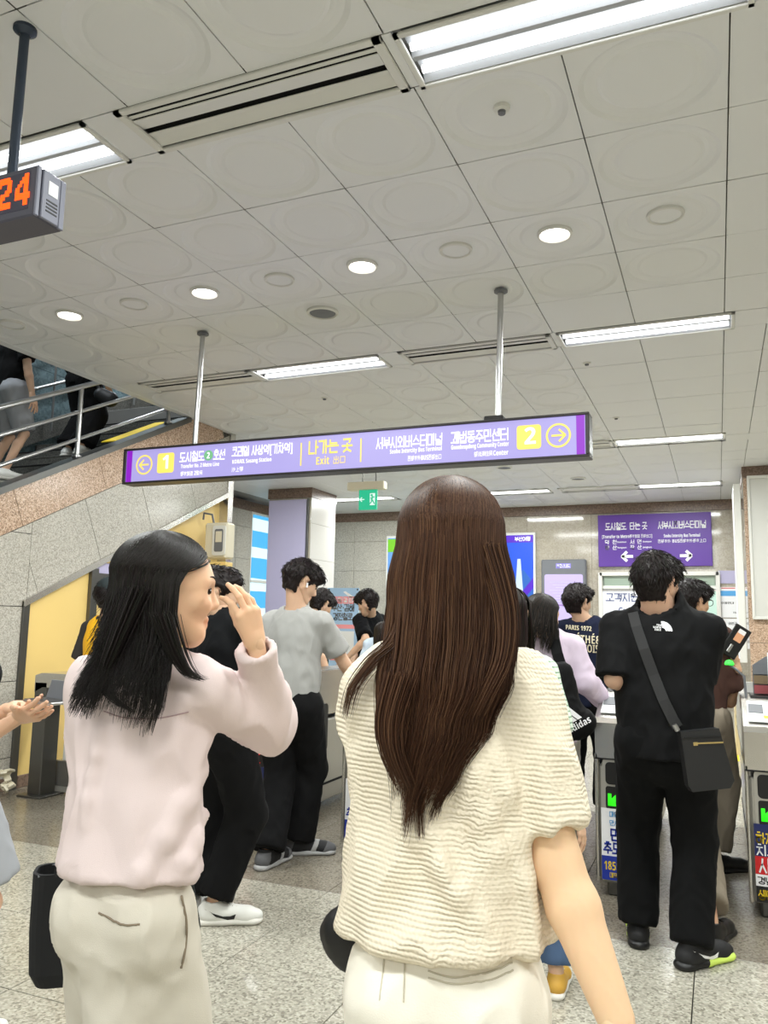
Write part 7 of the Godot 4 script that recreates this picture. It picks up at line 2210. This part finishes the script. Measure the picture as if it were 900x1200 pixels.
# ------------------------------------------------------------------ what the people carry (meshed with the rest)
func carry() -> void:
	var leather := mt("black_leather", Color(0.045, 0.045, 0.05), 0.5)
	var view := Vector3(-0.35, 0.0, -0.93)
	# vest, cap
	var v: Dictionary = P.vest
	var vb := []
	for i in 3:
		var b: Array = v.shirt[i].duplicate()
		b[2] += 0.014
		b[3] += 0.014
		vb.append(b)
	for i in [3, 4]:
		var b: Array = v.shirt[i].duplicate()
		b[1] = b[0].lerp(b[1], 0.75)
		b[2] += 0.012
		b[3] = b[2]
		b[7] = 2
		vb.append(b)
	add_job(v.node, "vest", mt("vest_yellow", Color(0.96, 0.72, 0.06), 0.7), {"cell": 0.012, "bones": vb, "carve": [bone(v.neck - Vector3(0, 0.02, 0), v.neck + Vector3(0, 0.15, 0), 0.075, 0.08, 0.0)]})
	var H: Transform3D = v.head
	add_job(v.node, "cap", mt("cap_green", Color(0.10, 0.15, 0.16), 0.8), {"cell": 0.007, "bones": [bone(H * Vector3(0, 0.05, -0.03), H * Vector3(0, 0.055, 0.005), 0.100, 0.097, 0.02, 0.92, H.basis.x.normalized()), bone(H * Vector3(-0.03, 0.052, 0.10), H * Vector3(0.03, 0.052, 0.10), 0.062, 0.062, 0.01, 0.16, H.basis.y.normalized())], "planes": [[H * Vector3(0, 0.034, 0), -H.basis.y.normalized()]]})
	# the cream woman's bag
	var hobo := thing("shoulder_bag", "slouchy black shoulder bag hanging at the left hip of the cream knit top", "bag", Vector3(-0.656, 0.836, -1.419))
	var hb: Vector3 = hobo.position
	add_job(hobo, "pouch", leather, {"cell": 0.006, "bones": [bone(Vector3(-0.643, 0.917, -1.412) - hb, Vector3(-0.654, 0.844, -1.418) - hb, 0.012, 0.043, 0.02, 0.5, view), bone(Vector3(-0.654, 0.844, -1.418) - hb, Vector3(-0.650, 0.809, -1.425) - hb, 0.043, 0.032, 0.02, 0.5, view)], "wrinkle": [0.003, Vector3(20, 10, 20), 4]})
	obj("strap", MB.new().tube([Vector3(-0.643, 0.911, -1.413) - hb, Vector3(-0.646, 0.961, -1.405) - hb, Vector3(-0.641, 1.047, -1.427) - hb, Vector3(-0.596, 1.204, -1.445) - hb], 0.008, 10).done(), leather, hobo)
	obj("buckle", MB.new().tube([Vector3(-0.645, 0.937, -1.404) - hb, Vector3(-0.647, 0.921, -1.406) - hb], 0.010, 10).done(), mats["rail_steel"], hobo)
	# the pink woman's bags
	var tote := thing("tote_bag", "tall black open tote bag hanging behind the pink shirt at lower left", "bag", Vector3(-1.469, 0.560, -1.590))
	var tb: Vector3 = tote.position
	var cx := Vector3(0.80, 0, -0.60)
	var rings := []
	for spec in [[0.0, 0.085, 0.035, 0.0], [0.03, 0.10, 0.042, 0.0], [0.12, 0.105, 0.045, 0.0], [0.255, 0.105, 0.05, 0.0], [0.255, 0.098, 0.043, 0.0], [0.13, 0.095, 0.04, 0.0]]:
		var ring := []
		for p in rounded(spec[1] * 2.0, spec[2] * 2.0, 0.03, 4): ring.append(Vector3(0.03, spec[0], 0) + cx * p.x + Vector3(0.6, 0, 0.8) * p.y)
		rings.append(ring)
	obj("body", MB.new().loft(rings).done(), mt("tote_cloth", Color(0.05, 0.055, 0.065), 0.85), tote)
	for e in [-1.0, 1.0]:
		var o: Vector3 = Vector3(0.6, 0, 0.8) * 0.045 * e
		obj("handle", MB.new().tube([Vector3(0.03, 0.25, 0) + cx * -0.05 + o, Vector3(0.04, 0.42, 0) + cx * -0.03 + o * 0.4, Vector3(0.05, 0.46, 0) + o * 0.2, Vector3(0.04, 0.42, 0) + cx * 0.04 + o * 0.4, Vector3(0.03, 0.25, 0) + cx * 0.05 + o], 0.006, 8).done(), leather, tote)
		obj("rim_stitch", MB.new().tube([Vector3(0.03, 0.252, 0) + cx * -0.09 + o, Vector3(0.03, 0.252, 0) + cx * 0.09 + o], 0.003, 6).done(), mats["grey_plastic"], tote)
	var pouch := thing("side_bag", "dark green leather bag edge beside the beige trousers' right hip", "bag", Vector3(-1.098, 0.787, -1.537))
	add_job(pouch, "pouch", mt("green_leather", Color(0.07, 0.10, 0.10), 0.5), {"cell": 0.006, "bones": [bone(Vector3(-1.091, 0.840, -1.532) - pouch.position, Vector3(-1.090, 0.750, -1.545) - pouch.position, 0.016, 0.026, 0.02, 0.7, view)]})
	obj("strap", MB.new().tube([Vector3(-1.091, 0.840, -1.532) - pouch.position, Vector3(-1.107, 0.919, -1.535) - pouch.position], 0.006, 8).done(), leather, pouch)
	# backpack
	var bp := thing("backpack", "black backpack with a white three stripe logo slung on the lilac shirt's back", "backpack", Vector3(-0.738, 0.835, -4.349))
	var bb: Vector3 = bp.position
	var bag := [bone(Vector3(-0.779, 1.149, -4.351) - bb, Vector3(-0.762, 0.952, -4.343) - bb, 0.065, 0.088, 0.03, 0.62, view), bone(Vector3(-0.771, 0.952, -4.340) - bb, Vector3(-0.704, 0.905, -4.363) - bb, 0.092, 0.085, 0.03, 0.62, view), bone(Vector3(-0.806, 0.841, -4.330) - bb, Vector3(-0.669, 0.907, -4.367) - bb, 0.07, 0.06, 0.03, 0.75, view)]
	P.bag_bones = bag
	add_job(bp, "pack", cloth("pack_nylon", Color(0.045, 0.047, 0.052), 0.7), {"cell": 0.008, "bones": bag, "wrinkle": [0.004, Vector3(12, 7, 12), 8]})
	var hand_bag := thing("handbag", "small black bag carried by the person higher on the stairs", "bag", Vector3(-5.774, 3.538, -6.299))
	var sbg: Vector3 = hand_bag.position
	add_job(hand_bag, "pouch", leather, {"cell": 0.012, "bones": [bone(Vector3(-5.818, 3.677, -6.261) - sbg, Vector3(-5.730, 3.626, -6.305) - sbg, 0.07, 0.085, 0.03, 0.6, Vector3(-0.6, 0, -0.8))]})
	obj("strap", MB.new().tube([Vector3(-5.818, 3.677, -6.261) - sbg, Vector3(-5.869, 3.804, -6.243) - sbg, Vector3(-5.961, 3.882, -6.225) - sbg], 0.015, 8).done(), leather, hand_bag)
	# phones
	var ph := thing("phone", "silver edged phone held flat in the hands at the left edge", "phone", Vector3(-1.887, 1.155, -1.896))
	var px := (Vector3(-1.774, 1.155, -1.856) - Vector3(-1.967, 1.155, -1.907)).normalized()
	var pb := Basis(px, Vector3.UP, px.cross(Vector3.UP)).orthonormalized()
	obj("case", MB.new().box(Vector3.ZERO, Vector3(0.155, 0.009, 0.075), 0.003, pb).done(), mats["rail_steel"], ph)
	obj("screen", MB.new().box(pb * Vector3(0, 0.0052, 0), Vector3(0.148, 0.001, 0.069), 0.0, pb).done(), mats["black_plastic"], ph)
	obj("flap", MB.new().box(pb * Vector3(-0.02, 0.03, -0.045), Vector3(0.11, 0.06, 0.003), 0.001, pb * Basis(Vector3.RIGHT, -0.3)).done(), mats["grey_plastic"], ph)
	var p2 := thing("phone", "black phone with a lit picture held up beside the right pillar", "phone", Vector3(0.070, 1.319, -5.097))
	var up2 := (Vector3(0.119, 1.403, -5.127) - Vector3(-0.007, 1.199, -5.104)).normalized()
	var nr2 := Vector3(0.45, 0.1, 0.88)
	nr2 = (nr2 - up2 * nr2.dot(up2)).normalized()
	var b2 := Basis(up2.cross(nr2), up2, nr2)
	obj("case", MB.new().box(b2 * Vector3(0.01, 0.02, 0), Vector3(0.10, 0.19, 0.012), 0.003, b2).done(), mats["black_plastic"], p2)
	obj("picture", MB.new().box(b2 * Vector3(0.012, 0.055, 0.0066), Vector3(0.045, 0.065, 0.001), 0.0, b2).done(), glow("phone_picture", Color(0.85, 0.62, 0.45), 0.4), p2)
	obj("picture_light", MB.new().box(b2 * Vector3(0.012, 0.085, 0.0072), Vector3(0.042, 0.025, 0.001), 0.0, b2).done(), glow("phone_pale", Color(0.9, 0.9, 0.88), 0.4), p2)
	obj("flap", MB.new().box(b2 * Vector3(-0.055, -0.03, -0.01), Vector3(0.07, 0.15, 0.006), 0.002, b2 * Basis(Vector3.UP, 0.6)).done(), mats["black_plastic"], p2)
	obj("grip_ring", MB.new().box(b2 * Vector3(0.0, -0.03, 0.01), Vector3(0.018, 0.05, 0.006), 0.002, b2).done(), mats["rail_steel"], p2)

# ------------------------------------------------------------------ straps and print laid on the meshed cloth
func after_people() -> void:
	var view := Vector3(-0.07, 0.0, -1.0).normalized()
	# the big man's shoulder bag
	var big: Dictionary = P.big
	var bb: Vector3 = big.node.position
	var sb := thing("crossbody_bag", "flat black leather shoulder bag with a zip at the broad man's right hip", "bag", Vector3(-0.071, 0.867, -3.682))
	var o: Vector3 = sb.position
	var R := Vector3(0.93, 0.06, -0.36).normalized()
	var U := Vector3(-0.10, 0.99, 0.0).normalized()
	U = (U - R * U.dot(R)).normalized()
	var N := R.cross(U)
	var bag := PackedVector2Array([Vector2(-0.095, 0.115), Vector2(0.065, 0.125), Vector2(0.105, -0.085), Vector2(0.085, -0.115), Vector2(-0.07, -0.125), Vector2(-0.085, -0.10)])
	obj("pouch", MB.new().prism(bag, -N * 0.03, R, U, N, 0.05).done(), mt("bag_leather", Color(0.10, 0.10, 0.105), 0.45), sb)
	obj("flap_seam", MB.new().box(R * -0.01 + U * 0.092 + N * 0.022, Vector3(0.155, 0.004, 0.004), 0.0, Basis(R, U, N)).done(), mats["black_plastic"], sb)
	obj("zip", MB.new().box(R * 0.02 + U * 0.068 + N * 0.022, Vector3(0.11, 0.006, 0.004), 0.0, Basis(R, U, N)).done(), mt("brass", Color(0.85, 0.75, 0.5), 0.3, 0.8), sb)
	obj("zip_pull", MB.new().box(R * -0.04 + U * 0.066 + N * 0.024, Vector3(0.018, 0.014, 0.004), 0.001, Basis(R, U, N)).done(), mats["brass"], sb)
	obj("strap_ring", MB.new().tube([R * -0.10 + U * 0.12, R * -0.112 + U * 0.145], 0.011, 8).done(), mats["rail_steel"], sb)
	var run := []
	for p in [Vector3(-0.333, 1.473, -3.462), Vector3(-0.319, 1.411, -3.477), Vector3(-0.290, 1.313, -3.504), Vector3(-0.255, 1.202, -3.534), Vector3(-0.219, 1.098, -3.565), Vector3(-0.186, 1.022, -3.590), Vector3(-0.168, 0.987, -3.602)]: run.append(p - bb)
	var strap := obj("strap", strap_mesh(run, view, big.shirt, 0.045, 0.007, 0.005), mt("strap_web", Color(0.12, 0.12, 0.125), 0.7), sb)
	strap.position = bb - o
	# its maker's mark on the back of the polo: a half dome beside three short lines
	var at: Vector3 = Vector3(-0.211, 1.416, -3.521) - bb
	var u := Vector3(0.985, -0.06, -0.15).normalized()
	var w := Vector3.UP
	var mb := MB.new()
	var put := func(p: Vector2, lift := 0.0) -> Vector3: return settle(at + u * p.x + w * p.y - view * 0.3, view, big.shirt, 0.008) - view * lift
	for k in 3:
		var r0: float = 0.012 + 0.010 * k
		for i in 6:
			var a0 := lerpf(0.0, PI * 0.55, i / 6.0)
			var a1 := lerpf(0.0, PI * 0.55, (i + 1) / 6.0)
			var c := Vector2(0.0, -0.022)
			mb.quad(put.call(c + Vector2(cos(a0), sin(a0)) * r0), put.call(c + Vector2(cos(a1), sin(a1)) * r0), put.call(c + Vector2(cos(a1), sin(a1)) * (r0 + 0.0085)), put.call(c + Vector2(cos(a0), sin(a0)) * (r0 + 0.0085)), -view)
	obj("logo", mb.done(), mats["white_print"], big.node)
	for k in 3: decal(big, ["THE", "NORTH", "FACE"][k], at + u * [-0.026, -0.040, -0.034][k] - w * (0.004 + 0.010 * k), u, w, view, 0.009, mats["white_print"], [0.022, 0.034, 0.028][k], big.shirt, 0.008)
	view = Vector3(-0.145, 0.0, -0.99).normalized()
	# navy shirt print
	var nv: Dictionary = P.navy
	var nb: Vector3 = nv.node.position
	var cream_print := mt("cream_print", Color(0.86, 0.82, 0.70), 0.7)
	var nu := Vector3(0.985, -0.05, -0.17).normalized()
	decal(nv, "PARIS 1972", Vector3(-1.002, 1.372, -5.713) - nb, nu, w, view, 0.036, cream_print, 0.19, nv.shirt, 0.010)
	decal(nv, "CINÉTHÉ&", Vector3(-1.033, 1.282, -5.713) - nb, nu, w, view, 0.062, cream_print, 0.29, nv.shirt, 0.010)
	decal(nv, "FRANÇOIS", Vector3(-1.024, 1.217, -5.726) - nb, nu, w, view, 0.062, cream_print, 0.26, nv.shirt, 0.010)
	decal(nv, "(c)", Vector3(-0.925, 1.183, -5.772) - nb, nu, w, view, 0.03, cream_print, 0.03, nv.shirt, 0.010)
	view = Vector3(-0.17, 0.0, -0.985).normalized()
	# backpack strap and logo
	var li: Dictionary = P.lilac
	var lb: Vector3 = li.node.position
	var bp: Node3D = get_node("backpack")
	var pb := bp.position
	var sp := []
	for p in [Vector3(-0.778, 1.393, -4.053), Vector3(-0.769, 1.325, -4.067), Vector3(-0.756, 1.249, -4.084), Vector3(-0.738, 1.182, -4.101)]: sp.append(p - lb)
	var st := obj("strap", strap_mesh(sp, view, li.shirt, 0.06, 0.012, 0.008), mats["pack_nylon"], bp)
	st.position = lb - pb
	var lo: Vector3 = Vector3(-0.672, 0.852, -3.958) - pb
	var lu := (Vector3(-0.561, 0.918, -3.995) - Vector3(-0.672, 0.852, -3.958)).normalized()
	var lw := Vector3(-lu.y * 0.9, lu.dot(Vector3(0.9, 0, -0.4)), 0.1).normalized()
	var lput := func(p: Vector2, lift := 0.0) -> Vector3: return settle(lo + lu * p.x + lw * p.y - view * 0.3, view, P.bag_bones, 0.008) - view * lift
	var lm := MB.new()
	write_into(lm, "adidas", Vector2(0, 0), 0.036, 0.13, lput, 0.9)
	for k in 3:
		var x0: float = 0.012 + 0.030 * k
		var hgt: float = 0.030 + 0.022 * k
		var q := [Vector2(x0, 0.042), Vector2(x0 + 0.024, 0.042), Vector2(x0 + 0.024 - hgt * 0.45, 0.042 + hgt), Vector2(x0 - hgt * 0.45 + 0.004, 0.042 + hgt * 0.8)]
		lm.quad(lput.call(q[0]), lput.call(q[1]), lput.call(q[2]), lput.call(q[3]), -view)
	obj("logo", lm.done(), mats["white_print"], bp)
	# seams on the pink shirt, pockets on the trousers
	var pk: Dictionary = P.pink
	var kb: Vector3 = pk.node.position
	view = Vector3(-0.6, 0.0, -0.8).normalized()
	var seam := mt("pink_seam", Color(0.70, 0.60, 0.61), 0.9)
	var yoke := []
	for p in [Vector3(-1.088, 1.221, -1.215), Vector3(-1.054, 1.212, -1.230), Vector3(-1.010, 1.210, -1.249), Vector3(-0.965, 1.214, -1.267), Vector3(-0.925, 1.223, -1.283)]: yoke.append(p - kb)
	obj("yoke_seam", seam_mesh(yoke, view, pk.shirt_job, 0.003), seam, pk.node)
	var slit := []
	for p in [Vector3(-1.105, 0.833, -1.265), Vector3(-1.078, 0.827, -1.276), Vector3(-1.052, 0.823, -1.288), Vector3(-1.028, 0.825, -1.298)]: slit.append(p - kb)
	obj("pocket_slit", seam_mesh(slit, view, pk.trousers_job, 0.004), mt("beige_seam", Color(0.50, 0.45, 0.38), 0.9), pk.node)
	slit = []
	for p in [Vector3(-0.982, 0.861, -1.366), Vector3(-0.975, 0.815, -1.376), Vector3(-0.978, 0.765, -1.382), Vector3(-0.988, 0.724, -1.384)]: slit.append(p - kb)
	obj("side_pocket", seam_mesh(slit, view, pk.trousers_job, 0.005), mats["beige_seam"], pk.node)
	var cr: Dictionary = P.cream
	var rb: Vector3 = cr.node.position
	view = Vector3(-0.30, 0.0, -0.95).normalized()
	var jean := mt("jean_seam", Color(0.78, 0.75, 0.68), 0.9)
	for line in [[Vector3(-0.407, 0.892, -1.165), Vector3(-0.373, 0.885, -1.180), Vector3(-0.327, 0.889, -1.199), Vector3(-0.287, 0.902, -1.213)], [Vector3(-0.407, 0.883, -1.166), Vector3(-0.373, 0.877, -1.181), Vector3(-0.328, 0.880, -1.200), Vector3(-0.287, 0.893, -1.215)], [Vector3(-0.440, 0.928, -1.146), Vector3(-0.440, 0.891, -1.151), Vector3(-0.442, 0.849, -1.156)], [Vector3(-0.499, 0.914, -1.123), Vector3(-0.472, 0.908, -1.135), Vector3(-0.476, 0.848, -1.142)]]:
		var ln := []
		for p in line: ln.append(p - rb)
		obj("stitch_line", seam_mesh(ln, view, cr.trousers_job, 0.0028), jean, cr.node)
	# glasses on the man in brown, an earbud on the man in grey
	var bh: Transform3D = P.brown.head
	var gm := MB.new()
	for sg in [-1.0, 1.0]:
		gm.tube([bh * Vector3(0.079 * sg, 0.012, -0.01), bh * Vector3(0.076 * sg, 0.014, 0.05), bh * Vector3(0.066 * sg, 0.012, 0.098)], 0.0022, 6)
		var ring := []
		for k in 13: ring.append(bh * Vector3((0.036 + 0.026 * cos(TAU * k / 12.0)) * sg, 0.0 + 0.02 * sin(TAU * k / 12.0), 0.104))
		gm.tube(ring, 0.002, 6)
	obj("glasses", gm.done(), mats["black_plastic"], P.brown.node)
	var gh: Transform3D = P.grey.head
	for sg in [-1.0, 1.0]: obj("earbud", MB.new().tube([gh * Vector3(sg * 0.083, -0.004, 0.0), gh * Vector3(sg * 0.084, -0.03, 0.008)], 0.006, 10).done(), mats["white_print"], P.grey.node)
